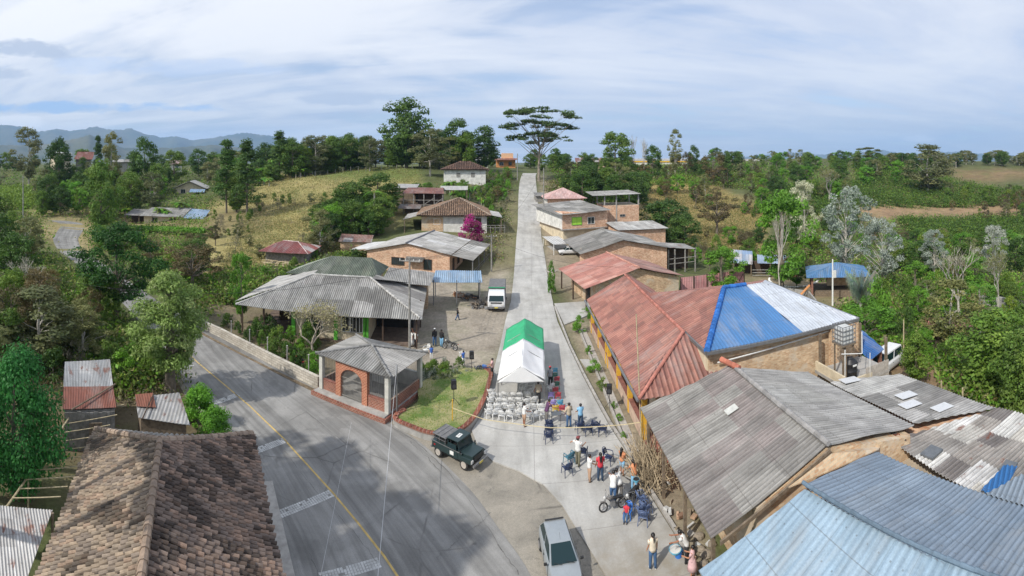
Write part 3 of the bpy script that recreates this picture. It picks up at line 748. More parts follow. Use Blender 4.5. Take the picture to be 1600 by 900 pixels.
GREY = [(.36, .355, .335), (.41, .40, .38), (.32, .315, .295), (.38, .37, .35), (.44, .43, .41)]
GREYD = [(.24, .235, .22), (.275, .265, .25), (.205, .20, .185), (.31, .30, .28)]
GREYL = [(.48, .475, .455), (.44, .43, .415), (.52, .51, .49), (.42, .41, .39)]
class Bl:
    """a building with its own axes: u runs along the front, v runs back"""
    def __init__(s, name, label, cat, A, B, z=0, group=None):
        s.A = Vector((A[0], A[1], 0)); s.u = (Vector((B[0], B[1], 0))-s.A); s.L = s.u.length; s.u.normalize(); s.v = Vector((-s.u.y, s.u.x, 0)); s.z = z
        s.root = thing(name, label, cat, s.A+s.u*s.L/2+Vector((0, 0, z)), group)
    def P(s, a, b, z): p = s.A+s.u*a+s.v*b; return Vector((p.x, p.y, s.z+z))
    def wall(s, poly, z0, z1, mat, name='wall'):
        mb = MB(); mb.prism([(s.P(a, b, 0).x, s.P(a, b, 0).y) for a, b in poly], s.z+z0, s.z+z1); return mb.build(name, mat, s.root)
    def gwall(s, prof, b0, b1, mat, name='wall'):
        """solid block with an (a,z) profile running from b0 to b1 (gable end facing the front)"""
        mb = MB(); mb.slab([s.P(a, b0, z) for a, z in prof], s.v*(b1-b0)); return mb.build(name, mat, s.root)
    def box(s, a, b, z, size, mat, name, parent=None, bevel=0):
        mb = MB(); mb.box(s.P(a, b, z), size, math.atan2(s.u.y, s.u.x)); return mb.build(name, mat, parent or s.root, bevel=bevel)
    def corr(s, name, pts, mat, **k): return corr(s.root, name, [s.P(*p) for p in pts], mat, **k)
    def tiles(s, name, pts, **k): return tiles(s.root, name, [s.P(*p) for p in pts], m_tile, **k)
    def ridge(s, pts, mat=None, r=.12, col=(.3, .29, .27)): return ridge(s.root, 'ridge_cap', [s.P(*p) for p in pts], mat or m_attr, r, col)
    def win(s, a, b, z, w_, h_, side='f', frame=None, pane=None, bars=0, name='window', label=None, cross=True):
        d = {'f': (-s.v, s.u), 'b': (s.v, s.u), 'l': (-s.u, s.v), 'r': (s.u, s.v)}[side]; n_, t_ = d; ang = math.atan2(t_.y, t_.x)
        c = s.P(a, b, z+h_/2); mb = MB(); fw = .07
        for q_, sz in ((t_*(-w_/2), (fw, .10, h_+fw)), (t_*(w_/2), (fw, .10, h_+fw)), (Vector((0, 0, h_/2)), (w_, .09, fw)), (Vector((0, 0, -h_/2)), (w_, .11, fw))): mb.box(c+q_+n_*.03, sz, ang)
        if cross: mb.box(c+n_*.03, (.04, .06, h_), ang)
        for k in range(bars): mb.box(c+t_*(-w_/2+w_*(k+1)/(bars+1))+n_*.07, (.02, .02, h_), ang)
        o = mb.build(name, frame or m_whitep, s.root)
        if label: o['label'] = label
        mb = MB(); mb.box(c+n_*.012, (w_-.02, .03, h_-.02), ang); mb.build('pane', pane or m_glass, o)
        return o
    def posts(s, pts, z0, z1, r, mat, name='post', sq=True):
        for a, b in pts:
            mb = MB()
            if sq: mb.box(s.P(a, b, (z0+z1)/2), (r*2, r*2, z1-z0), math.atan2(s.u.y, s.u.x))
            else: mb.tube([s.P(a, b, z0), s.P(a, b, z1)], r, 8)
            mb.build(name, mat, s.root)
m_attr = attrmat('mortar_cap', .9, .25, 4)
def beams(root, name, segs, mat, r=.05, n=6):
    mb = MB()
    for a_, b_ in segs: mb.tube([a_, b_], r, n)
    return mb.build(name, mat, root)

# ---- foreground tile roofed house (left corner)
dd = Vector((-.6, .8, 0)); nn = Vector((.8, .6, 0))
def TP(s, t, z): p = dd*s+nn*t; return Vector((p.x, p.y, z))
root = thing('tile_house', 'old house with mossy brown barrel tile roof in the lower left corner beside the highway', 'house', TP(16, -1.6, 0))
mb = MB(); mb.prism([TP(7, 2.2, 0)[:2], TP(24.5, 2.2, 0)[:2], TP(24.5, -4.8, 0)[:2], TP(7, -4.8, 0)[:2]], -.3, 2.5); mb.build('wall', m_white_w, root)
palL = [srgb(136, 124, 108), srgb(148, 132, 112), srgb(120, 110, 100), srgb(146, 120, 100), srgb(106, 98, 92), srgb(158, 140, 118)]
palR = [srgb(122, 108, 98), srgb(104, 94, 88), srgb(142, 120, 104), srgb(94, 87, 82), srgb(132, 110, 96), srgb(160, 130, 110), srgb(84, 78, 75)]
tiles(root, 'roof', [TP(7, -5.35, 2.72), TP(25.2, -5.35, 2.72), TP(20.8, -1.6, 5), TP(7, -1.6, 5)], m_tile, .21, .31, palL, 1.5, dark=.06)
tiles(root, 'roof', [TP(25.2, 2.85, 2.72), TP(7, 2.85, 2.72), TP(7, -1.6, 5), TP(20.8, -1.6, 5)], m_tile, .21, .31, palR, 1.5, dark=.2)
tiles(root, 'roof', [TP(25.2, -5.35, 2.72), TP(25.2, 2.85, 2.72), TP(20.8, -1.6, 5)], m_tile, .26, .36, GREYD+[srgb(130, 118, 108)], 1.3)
ridge(root, 'ridge_cap', [TP(7, -1.6, 5.07), TP(20.8, -1.6, 5.07)], m_attr, .15, srgb(140, 122, 106))
for q_ in (TP(25.2, 2.85, 2.85), TP(25.2, -5.35, 2.85)): ridge(root, 'hip_cap', [TP(20.8, -1.6, 5.07), q_], m_attr, .14, srgb(150, 132, 116))
mb = MB(); mb.box(TP(16, 3.45, .03), (1.0, 19, .1), math.atan2(.8, -.6)-PI/2); o = mb.build('house_kerb', m_kerb); o['kind'] = 'structure'
# ---- tin roof at the left edge
A_, B_, C_, D_ = W(-40, 910, 2.3), W(42, 905, 2.3), W(82, 796, 2.6), W(-60, 782, 2.6)
root = thing('tin_lean_to', 'pale corrugated lean-to roof with red rust patches at the bottom left edge', 'shed', Vector(((A_.x+C_.x)/2, (A_.y+C_.y)/2, 0)))
corr(root, 'roof', [A_, B_, C_, D_], m_tin, .12, .015, [(.5, .49, .48), (.42, .41, .40), (.55, .54, .53)], sw=.8, sl=1.2)
for p in (A_, B_, C_, D_): mb = MB(); mb.tube([(p.x*.99, p.y*.99, -.2), (p.x*.99, p.y*.99, p.z)], .06); mb.build('post', m_wood, root)
# ---- drying rack of canes beside the tile house
pr = [W(8, 790, 1.6), W(120, 640, 1.6)]
root = thing('drying_rack', 'rack of thin pale canes leaning from the bushes to the tile roof', 'rack', Vector((pr[0].x, pr[0].y, 0)))
beams(root, 'rail', [(W(8, 795, 1.6), W(118, 638, 1.9))], m_bamboo, .05)
for k in range(10):
    a_ = W(20+k*10.5, 778-k*14.5, 1.75); b_ = W(95+k*11, 776-k*16, 2.2); beams(root, 'cane', [(a_, b_)], m_bamboo, .028)
for px_, py_ in ((44, 770), (84, 700), (48, 745)): p = W(px_, py_, .9); beams(root, 'post', [(Vector((p.x, p.y, -.3)), Vector((p.x, p.y, 1.7)))], m_bamboo, .045)
# ---- rusty tin shacks
root = thing('tin_shack', 'tall narrow plank shack with a grey and rust red tin roof among bushes', 'shack', W(140, 650, 0))
q_ = [W(98, 639, 2.4), W(182, 637, 2.4), W(177, 603, 2.7), W(99, 604, 2.7)]; q2 = [W(99, 605, 2.66), W(177, 604, 2.66), W(172, 561, 3.1), W(101, 565, 3.1)]
corr(root, 'roof', q_, m_tin, .1, .012, [(.30, .10, .07), (.34, .33, .32), (.26, .09, .06)], sw=.8, sl=3)
corr(root, 'roof', q2, m_tin, .1, .012, [(.42, .43, .44), (.36, .37, .38), (.5, .5, .5)], sw=1.0, sl=1.6)
c_ = sum((p for p in q_), Vector())/4
fp = [q_[0].lerp(c_, .06), q_[1].lerp(c_, .06), q2[2].lerp(c_, .06), q2[3].lerp(c_, .06)]
mb = MB(); mb.prism([(p.x, p.y) for p in fp], -.5, 2.3); mb.build('wall', m_wood2, root)
mb = MB()
for k in range(12):
    p = fp[0].lerp(fp[1], (k+.5)/12); d_ = (fp[1]-fp[0]); mb.box((p.x*.995, p.y*.995, .95), ((d_.length/12)*.9, .04, 2.6+rnd(-.1, .1)), math.atan2(d_.y, d_.x))
mb.build('planks', m_wood2, root)
p = fp[0].lerp(fp[1], .62); mb = MB(); mb.box((p.x*.985, p.y*.985, .8), (.75, .06, 1.9), math.atan2((fp[1]-fp[0]).y, (fp[1]-fp[0]).x)); mb.build('door', m_wood, root)
beams(root, 'roof_pole', [(W(112, 640, 2.55), W(180, 600, 2.8))], m_wood, .05)
root = thing('plank_shack', 'low shack under silvery plank roof with a rust red corner beside the highway', 'shack', W(250, 670, 0))
q_ = [W(216, 653, 2.1), W(297, 662, 2.1), W(280, 613, 2.5), W(211, 617, 2.5)]
corr(root, 'roof', [q_[0].lerp(q_[1], .0), q_[1], q_[2], q_[3]], m_tin, .22, .012, [(.44, .43, .42), (.5, .49, .47), (.38, .37, .35)], sw=5, sl=.3)
corr(root, 'roof_sheet', [q_[3].lerp(q_[0], .55)+Vector((0, 0, .05)), q_[3].lerp(q_[0], .55).lerp(q_[2].lerp(q_[1], .55), .4)+Vector((0, 0, .05)), q_[3].lerp(q_[2], .4)+Vector((0, 0, .06)), q_[3]+Vector((0, 0, .06))], m_tin, .1, .01, [(.34, .13, .08)])
c_ = sum(q_, Vector())/4; mb = MB(); mb.prism([(q.lerp(c_, .12).x, q.lerp(c_, .12).y) for q in q_], -.3, 2.0); mb.build('wall', m_wood, root)
beams(root, 'roof_pole', [(W(222, 655, 2.3), W(240, 615, 2.6))], m_dwood, .04)
mb = MB()
for k in range(16):
    p = W(rnd(218, 240), rnd(668, 676), .3+k*.05); mb.tube([p, p+Vector((rnd(.6, 1), rnd(-.2, .2), rnd(-.05, .05)))], .06, 6)
tag(mb.build('firewood_pile', m_bamboo), 'small stack of split firewood against the plank shack', 'firewood')

# ---- big grey roofed house (front left)
b_ = Bl('long_grey_roof_house', 'wide low house with grey corrugated hip roof and bright green pillars behind the chapel', 'house', (-25.8, 40.7), (-8.0, 42.9))
L_ = b_.L; Dp = 12.4
palm = GREY+[(.24, .235, .22), (.4, .39, .37)]
b_.corr('roof', [(0, 0, 2.75), (L_, 0, 2.75), (L_-5.6, 5.6, 5), (6.2, 5.6, 5)], m_fc, pal=palm, sw=1.9, sl=2.2, pitch=.2, amp=.032)
b_.corr('roof', [(0, 12, 2.9), (0, 0, 2.75), (6.2, 5.6, 5), (6.2, 8.2, 4.6)], m_fc, pal=GREYL, pitch=.2, sl=3)
b_.corr('roof', [(L_, 0, 2.75), (L_, Dp, 2.75), (L_-5.6, 9.5, 4.4), (L_-5.6, 5.6, 5)], m_fc, pal=GREY[:3]+[(.24, .23, .22)], pitch=.2, sl=4, sw=3)
b_.corr('roof', [(L_, Dp, 2.75), (0, Dp, 2.9), (6.2, 5.6, 5), (L_-5.6, 5.6, 5)], m_fc, pal=GREY, pitch=.2)
for pp in ([(0, 0, 2.8), (6.2, 5.6, 5.05)], [(L_, 0, 2.8), (L_-5.6, 5.6, 5.05)], [(6.2, 5.6, 5.05), (L_-5.6, 5.6, 5.05)]): b_.ridge(pp, r=.1, col=(.42, .41, .39))
b_.wall([(5.5, 1.3), (L_-5.0, 1.3), (L_-5.0, 10.5), (5.5, 10.5)], -.3, 2.7, m_cream)
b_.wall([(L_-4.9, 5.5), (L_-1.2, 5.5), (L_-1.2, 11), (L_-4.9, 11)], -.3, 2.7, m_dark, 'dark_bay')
b_.wall([(1.0, 1.0), (L_-.6, .8), (L_-.6, 11.4), (1.0, 11.4)], -.3, .12, m_porch, 'porch_floor')
for a_ in (5.6, 9.8, L_-5.2, 12.6): b_.posts([(a_, 1.2)], .1, 2.72, .17, m_greenp, 'green_pillar')
for a_ in (7.6, 11.2): b_.win(a_, 1.3, .9, 1.7, 1.4, frame=m_whitep, bars=4)
b_.win(L_-6.2, 1.3, .9, 1.2, 1.4, bars=3); b_.win(3.3, 5, .1, 1.0, 2.0, name='door', frame=m_dwood, pane=m_dwood, cross=False)
b_.posts([(.5, .5), (2.8, .5), (L_-.5, .4), (L_-3.6, .6), (L_-.5, 6), (.5, 6)], -.2, 2.8, .06, m_dwood)
root = thing('rear_green_grey_house', 'house with mossy green grey corrugated roof behind the wide low house', 'house', (-18, 55, 0))
b2 = Bl.__new__(Bl); b2.A = Vector((-24.9, 49.9, 0)); b2.u = b_.u; b2.v = b_.v; b2.z = 0; b2.root = root
GG = [(.17, .20, .15), (.20, .225, .17), (.15, .18, .135)]
b2.corr('roof', [(0, 0, 4.15), (10.6, -.3, 4.15), (9.0, 5, 5.35), (4.2, 5, 5.35)], m_fc, pal=GG, pitch=.2, amp=.035, sl=3)
b2.corr('roof', [(-.4, 10, 3.2), (0, 0, 4.15), (4.2, 5, 5.35)], m_fc, pal=[(.28, .31, .25)], pitch=.2)
b2.corr('roof', [(10.5, 10, 3.2), (-.4, 10, 3.2), (4.2, 5, 5.35), (9, 5, 5.35)], m_fc, pal=GG, pitch=.2)
b2.corr('roof', [(10.6, -.3, 4.15), (10.5, 10, 3.2), (9, 5, 5.35)], m_fc, pal=GG, pitch=.2)
b2.wall([(.5, 3), (9.8, 3), (9.8, 9.5), (.5, 9.5)], -.3, 3.3, m_brick3)
b2.corr('annex_roof', [(10.9, .3, 3.7), (16.2, .5, 3.3), (16.6, 5.6, 3.6), (11.0, 6.2, 4.0)], m_fc, pal=GREY[:3], pitch=.2, sl=2.5, sag=.06)
b2.wall([(11.3, 3.2), (15.8, 3.2), (15.8, 5.6), (11.3, 5.6)], -.3, 3.3, m_brick3, 'annex_wall')

# ---- blue carport
b_ = Bl('blue_carport', 'open lean-to with light blue metal roof beside the parked truck', 'shelter', (-9.3, 56.2), (-3.5, 56.8))
b_.corr('roof', [(0, 0, 2.75), (5.9, 0, 2.75), (5.9, 4.2, 3.2), (.2, 4.2, 3.2)], m_metal, pal=[(.28, .42, .58), (.34, .48, .63), (.24, .38, .54)], pitch=.25, amp=.03, sl=9, sw=.5)
b_.posts([(.2, .2), (2.9, .2), (5.6, .2), (.2, 4), (5.6, 4)], -.2, 3.0, .06, m_steel)
# ---- brick house with grey roof and side terrace
b_ = Bl('brick_gable_house', 'brick house with grey gable roof and one white sheet on its left slope', 'house', (-22, 72.0), (-9.0, 70.2), .2)
L_ = b_.L
b_.gwall([(0, -.6), (L_, -.6), (L_, 3.1), (6.6, 4.35), (0, 3.0)], .0, 13, m_brick)
b_.corr('roof', [(-.3, 13.3, 2.95), (-.3, -.4, 2.95), (6.6, -.4, 4.5), (6.8, 13.3, 4.5)], m_fc, pal=GREYL, pitch=.25, sl=3, sw=2)
b_.corr('roof', [(L_+.3, -.4, 3.15), (L_+.3, 13.3, 3.15), (6.8, 13.3, 4.5), (6.6, -.4, 4.5)], m_fc, pal=GREYL[:2]+GREY[:2]+[(.6, .6, .6)], pitch=.25, sl=2.5, sw=1.2)
b_.ridge([(6.6, -.5, 4.55), (6.8, 13.3, 4.55)], col=(.18, .18, .2))
b_.corr('terrace_roof', [(L_+3.6, -.4, 2.5), (L_+3.6, 13.2, 2.6), (L_+.35, 13.2, 3.1), (L_+.35, -.4, 3.1)], m_fc, pal=GREYD+GREYL[:2], pitch=.25, sl=3.4, sw=5)
b_.corr('side_roof', [(-3.6, 9, 2.5), (-3.6, 1.5, 2.5), (-.35, 1.2, 2.9), (-.35, 9, 2.9)], m_metal, pal=[(.66, .66, .65)], pitch=.25)
b_.posts([(L_+3.4, 0), (L_+3.4, 4.3), (L_+3.4, 8.6), (L_+3.4, 13), (-3.4, 2), (-3.4, 8.6)], -.5, 2.5, .07, m_steel)
b_.wall([(L_, 0), (L_+3.7, 0), (L_+3.7, 13), (L_, 13)], -.7, .06, m_concw, 'terrace_floor')
b_.win(5.1, 0, 1.1, 2.0, 1.1, frame=m_dwood, bars=5); b_.win(.8, 0, 1.1, .7, .5, frame=m_dwood); b_.win(9.8, 0, .7, 1.2, 1.5, frame=m_dwood)
b_.win(L_, 2, .2, .9, 2, 'r', name='door', frame=m_dwood, pane=m_dwood, cross=False); b_.win(L_, 5, .9, 1.1, 1.2, 'r', frame=m_dwood); b_.win(L_, 8.5, .2, .9, 2, 'r', name='door', frame=m_dwood, pane=m_dwood, cross=False)
b_.corr('window_awning', [(6.5, -1.1, 2.0), (9.3, -1.1, 2.0), (9.3, -.05, 2.5), (6.5, -.05, 2.5)], m_fc, pal=GREYD, pitch=.2)
beams(b_.root, 'railing', [(b_.P(L_+3.5, 0, .9), b_.P(L_+3.5, 13, 1.0)), (b_.P(L_+3.5, 0, .5), b_.P(L_+3.5, 13, .6))], m_steel, .03)
# ---- chapel / pavilion
b_ = Bl('brick_chapel', 'small brick chapel with arched gate and low grey pyramid roof at the garden corner', 'chapel', (-13.52, 33.02), (-7.945, 31.08))
L_ = b_.L; Dp = 4.2
b_.wall([(-.4, -.75), (L_+.15, -.75), (L_+.15, Dp+.3), (-.4, Dp+.3)], -.2, .3, m_brick2, 'plinth')
b_.wall([(-.25, -.62), (L_, -.62), (L_, Dp+.15), (-.25, Dp+.15)], .3, .38, m_concw, 'floor')
zt = 2.9; CR = [(-.35, -.35), (L_+.35, -.35), (L_+.35, Dp+.35), (-.35, Dp+.35)]
b_.corr('roof', [(*CR[0], zt), (*CR[1], zt), (L_/2, Dp/2, 3.55)], m_fc, pal=GREYD+GREY[:2], pitch=.2, amp=.035, sl=1.6, sw=1)
b_.corr('roof', [(*CR[1], zt), (*CR[2], zt), (L_/2, Dp/2, 3.55)], m_fc, pal=GREYD+GREY[:2], pitch=.2, amp=.02, sl=3, sw=3)
b_.corr('roof', [(*CR[2], zt), (*CR[3], zt), (L_/2, Dp/2, 3.55)], m_fc, pal=GREYD, pitch=.2)
b_.corr('roof', [(*CR[3], zt), (*CR[0], zt), (L_/2, Dp/2, 3.55)], m_fc, pal=GREY, pitch=.2, sl=3)
for cxy in CR: b_.ridge([(*cxy, zt+.05), (L_/2, Dp/2, 3.61)], r=.09, col=(.2, .2, .195))
b_.posts([(0, 0), (L_-.15, 0), (L_-.15, Dp), (0, Dp)], .38, zt, .15, m_cream2, 'column')
for (x0, x1) in ((.2, 1.35), (4.2, L_-.3)):
    b_.wall([(x0, -.06), (x1, -.06), (x1, .1), (x0, .1)], .38, 1.1, m_brick2, 'low_wall'); b_.box((x0+x1)/2, .02, 1.13, (x1-x0, .22, .06), m_floor, 'wall_coping')
b_.wall([(L_-.22, .2), (L_-.06, .2), (L_-.06, Dp-.2), (L_-.22, Dp-.2)], .38, 1.1, m_brick2, 'low_wall'); b_.wall([(-.06, .2), (.1, .2), (.1, Dp-.2), (-.06, Dp-.2)], .38, 1.1, m_brick2, 'low_wall')
b_.wall([(.2, Dp-.1), (L_-.3, Dp-.1), (L_-.3, Dp+.1), (.2, Dp+.1)], .38, 1.5, m_white_w, 'altar_wall')
# arch of brick
mb = MB(); x0, x1, xa, xb, zs_, N = 1.4, 4.15, 1.85, 3.7, 1.75, 10
for s_ in ((x0, xa), (xb, x1)):
    mb.slab([b_.P(s_[0], -.12, .38), b_.P(s_[1], -.12, .38), b_.P(s_[1], -.12, 2.78), b_.P(s_[0], -.12, 2.78)], b_.v*.3)
xc, ra = (xa+xb)/2, (xb-xa)/2
for k in range(N):
    t0, t1 = PI*k/N, PI*(k+1)/N
    p0 = (xc-ra*math.cos(t0), zs_+ra*.75*math.sin(t0)); p1 = (xc-ra*math.cos(t1), zs_+ra*.75*math.sin(t1))
    o0 = (p0[0], 2.78); o1 = (p1[0], 2.78)
    mb.slab([b_.P(p0[0], -.12, p0[1]), b_.P(p1[0], -.12, p1[1]), b_.P(o1[0], -.12, o1[1]), b_.P(o0[0], -.12, o0[1])], b_.v*.3)
mb.build('brick_arch', brick_mat('brick_arch', srgb(166, 100, 76), srgb(148, 84, 64), srgb(200, 160, 130), stain=.15), b_.root)
mb = MB()
for k in range(17):
    x = xa+.05+(xb-xa-.1)*k/16; zt_ = zs_+ra*.75*math.sqrt(max(0, 1-((x-xc)/ra)**2)); mb.box(b_.P(x, 0, (.38+zt_)/2), (.03, .03, zt_-.38), math.atan2(b_.u.y, b_.u.x))
for z_ in (.5, 1.1, 1.75): mb.box(b_.P(xc, 0, z_), (xb-xa, .04, .05), math.atan2(b_.u.y, b_.u.x))
mb.build('gate', plain('gate_grey', (.22, .21, .19), .7, .2), b_.root)
mb = MB()
for x in np.arange(.3, 1.3, .14): mb.box(b_.P(x, .02, 2.0), (.02, .02, 1.7), math.atan2(b_.u.y, b_.u.x))
mb.build('window_grille', m_steel, b_.root); mb = MB()
for x in np.arange(4.3, L_-.3, .14): mb.box(b_.P(x, .02, 2.0), (.02, .02, 1.7), math.atan2(b_.u.y, b_.u.x))
mb.build('window_grille', m_steel, b_.root); mb = MB()
for y in np.arange(.4, Dp-.3, .16): mb.box(b_.P(L_-.14, y, 2.0), (.02, .02, 1.7), math.atan2(b_.u.y, b_.u.x))
mb.build('window_grille', m_steel, b_.root)
mb = MB(); mb.box(b_.P(3.0, 3.6, .8), (1.6, .7, .85), math.atan2(b_.u.y, b_.u.x)); mb.build('altar', m_whitep, b_.root)

# ---- low stone wall of the front yard with posts
WALLP = [W(x, y, 0) for x, y in [(313, 512), (345, 527), (392, 552), (440, 577), (498, 606)]]
m_stone = brick_mat('painted_block', (.55, .51, .44), (.42, .38, .32), (.20, .17, .14), .45, .2, .3)
mb = MB()
for p, q_ in zip(WALLP[:-1], WALLP[1:]):
    d_ = q_-p; mb.box((p+q_)/2+Vector((0, 0, .35)), (d_.length+.05, .28, 1.0), math.atan2(d_.y, d_.x))
tag(mb.build('yard_wall', m_stone), 'low whitewashed block wall along the highway in front of the wide house', 'wall')
for i, t in enumerate((.28, .45, .6, .75, .9)):
    p = WALLP[0].lerp(WALLP[-1], t)+Vector((.3, .35, 0)); mb = MB(); mb.tube([(p.x, p.y, 0), (p.x, p.y, 1.9)], .045, 8); mb.box((p.x, p.y, 1.92), (.12, .12, .05))
    o = mb.build('fence_post', m_concw); tag(o, ['first', 'second', 'third', 'fourth', 'fifth'][i]+' grey fence post from the left behind the whitewashed block wall', 'post', 'posts behind the yard wall')
# verge between wall and highway
o = sheet('wall_verge', [(305, 513), (498, 610), (505, 603), (510, 618), (490, 612), (400, 566), (330, 530), (296, 512)], plain('verge_litter', (.16, .12, .075), 1, .5, 3, bmp=.6, bd=.05), .06); o['kind'] = 'structure'

# ---- house with tiled hip roof and bougainvillea
b_ = Bl('tiled_hip_house', 'white and brick house with brown tiled hip roof beside the purple bougainvillea', 'house', (-17.5, 93.5), (-4.9, 94.8), 3.7)
L_ = b_.L
b_.wall([(0, 0), (L_, 0), (L_, 12), (0, 12)], -1.5, 2.7, m_white_w); b_.wall([(0, -.06), (4.2, -.06), (4.2, .2), (0, .2)], -1.4, 2.6, m_brick3, 'brick_front')
PT = [srgb(136, 112, 92), srgb(112, 94, 80), srgb(156, 128, 104), srgb(92, 80, 72), srgb(128, 104, 86)]
hz, ez = 5.4, 2.55
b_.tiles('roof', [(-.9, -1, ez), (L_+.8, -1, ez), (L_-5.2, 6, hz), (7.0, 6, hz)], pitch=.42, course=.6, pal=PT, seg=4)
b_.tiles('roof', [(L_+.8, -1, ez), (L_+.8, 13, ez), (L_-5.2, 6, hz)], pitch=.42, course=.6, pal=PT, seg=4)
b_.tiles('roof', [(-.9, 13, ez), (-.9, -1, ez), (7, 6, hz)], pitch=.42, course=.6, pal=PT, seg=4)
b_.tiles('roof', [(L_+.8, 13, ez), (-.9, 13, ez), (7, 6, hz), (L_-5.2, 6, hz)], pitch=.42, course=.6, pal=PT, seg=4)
for cxy in ((-.9, -1), (L_+.8, -1)): b_.ridge([(*cxy, ez+.1), (7 if cxy[0] < 0 else L_-5.2, 6, hz+.08)], r=.13, col=(.3, .25, .2))
b_.corr('side_roof', [(-3.6, 8, 1.9), (-3.4, -1.5, 1.9), (-.8, -.9, 2.5), (-.8, 8, 2.5)], m_fc, pal=GREY, pitch=.3)
b_.corr('corner_roof', [(L_+3, -.5, 2.2), (L_+3, 8, 2.3), (L_+.9, 8, 2.7), (L_+.9, -.5, 2.6)], m_fc, pal=GREYL, pitch=.3)
b_.posts([(L_+2.8, -.2), (L_+2.8, 7.6), (-3.2, -1.2), (-3.2, 7.6)], -1.5, 2.2, .08, m_wood)
b_.win(3.0, 0, .8, 1.2, 1.1, frame=m_whitep); b_.win(L_-1.6, 0, 0, 1.0, 2.0, name='door', frame=m_dwood, pane=m_dwood, cross=False)
beams(b_.root, 'porch_railing', [(b_.P(L_-3, -2.3, .9), b_.P(L_+3.4, -2.3, .9)), (b_.P(L_-3, -2.3, .45), b_.P(L_+3.4, -2.3, .45))]+[(b_.P(L_-3+k*.9, -2.3, -.6), b_.P(L_-3+k*.9, -2.3, .95)) for k in range(8)], m_wood2, .05)
# ---- white house on the bank
b_ = Bl('white_bank_house', 'white house with dark brown tiled hip roof high on the bank under the trees', 'house', (-19.6, 139.5), (-7.6, 141), 11.2)
L_ = b_.L
b_.wall([(0, 0), (L_, 0), (L_, 10), (0, 10)], -2, 3.2, m_white_w); PT2 = [srgb(110, 88, 76), srgb(90, 74, 66), srgb(130, 100, 84), srgb(78, 66, 62)]
for P_ in ([(-.8, -.8, 3), (L_+.8, -.8, 3), (L_-4.5, 5, 5.3), (5, 5, 5.3)], [(L_+.8, -.8, 3), (L_+.8, 10.8, 3), (L_-4.5, 5, 5.3)], [(-.8, 10.8, 3), (-.8, -.8, 3), (5, 5, 5.3)], [(L_+.8, 10.8, 3), (-.8, 10.8, 3), (5, 5, 5.3), (L_-4.5, 5, 5.3)]):
    b_.tiles('roof', P_, pitch=.5, course=.7, pal=PT2, seg=4)
b_.win(4.2, 0, .9, 1.0, 1.2, frame=m_wood2, pane=m_wood2); b_.win(8.4, 0, .9, 1.0, 1.2, frame=m_wood2, pane=m_wood2)
# ---- two-level rusty shed
b_ = Bl('rusty_coffee_shed', 'open timber shed with rust red tin roof between the palm grove and the tiled house', 'shed', (-24.3, 106), (-14.9, 106.6), 5.0)
L_ = b_.L
b_.corr('roof', [(0, 0, 4.6), (L_, 0, 4.6), (L_-.6, 5.5, 5.6), (.6, 5.5, 5.6)], m_tin, pal=[(.30, .12, .09), (.34, .16, .12), (.24, .1, .08)], pitch=.3, sl=2, sw=1.5)
b_.corr('roof', [(L_, 11, 4.4), (0, 11, 4.4), (.6, 5.5, 5.6), (L_-.6, 5.5, 5.6)], m_tin, pal=[(.4, .38, .36)], pitch=.3)
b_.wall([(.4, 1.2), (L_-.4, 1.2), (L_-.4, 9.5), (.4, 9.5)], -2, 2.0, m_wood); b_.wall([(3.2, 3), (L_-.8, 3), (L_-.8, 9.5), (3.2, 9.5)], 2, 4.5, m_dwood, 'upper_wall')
b_.posts([(a_, .3) for a_ in (.3, 2.6, 4.9, 7.2, L_-.3)], -2, 4.6, .09, m_wood2)
beams(b_.root, 'brace', [(b_.P(.3, .3, 2), b_.P(L_-.3, .3, 2.05)), (b_.P(4.9, .3, 2.1), b_.P(7.2, .3, 3.6)), (b_.P(7.2, .3, 2.1), b_.P(L_-.3, .3, 3.6)), (b_.P(.3, .3, 3.1), b_.P(L_-.3, .3, 3.1))], m_wood2, .07)
b_.corr('lower_roof', [(-.5, -2.8, 1.5), (4.5, -2.8, 1.5), (4.5, .1, 2.2), (-.5, .1, 2.2)], m_tin, pal=[(.3, .28, .27), (.26, .2, .18)], pitch=.3)
b_ = Bl('pale_tarp_shelter', 'pale sheet roofed shelter behind the rust red timber shed', 'shelter', (-16.8, 113), (-9.8, 113.5), 6.6)
b_.corr('roof', [(0, 0, 3.4), (6.5, 0, 3.4), (6.5, 3, 4.2), (0, 3, 4.2)], m_metal, pal=[(.55, .54, .5)], pitch=.3); b_.posts([(.2, .2), (6.3, .2), (6.3, 2.8), (.2, 2.8)], -1, 3.5, .08, m_wood)
b_ = Bl('white_sheet_hut', 'small hut with whitish sheet roof left of the rust red timber shed', 'hut', (-27.5, 112), (-22.2, 112), 6.2)
b_.corr('roof', [(0, 0, 4.2), (5.3, 0, 4.2), (5.3, 4, 5), (0, 4, 5)], m_metal, pal=[(.5, .49, .47)], pitch=.3); b_.wall([(.3, .3), (5, .3), (5, 3.8), (.3, 3.8)], -1, 4.3, m_wood)
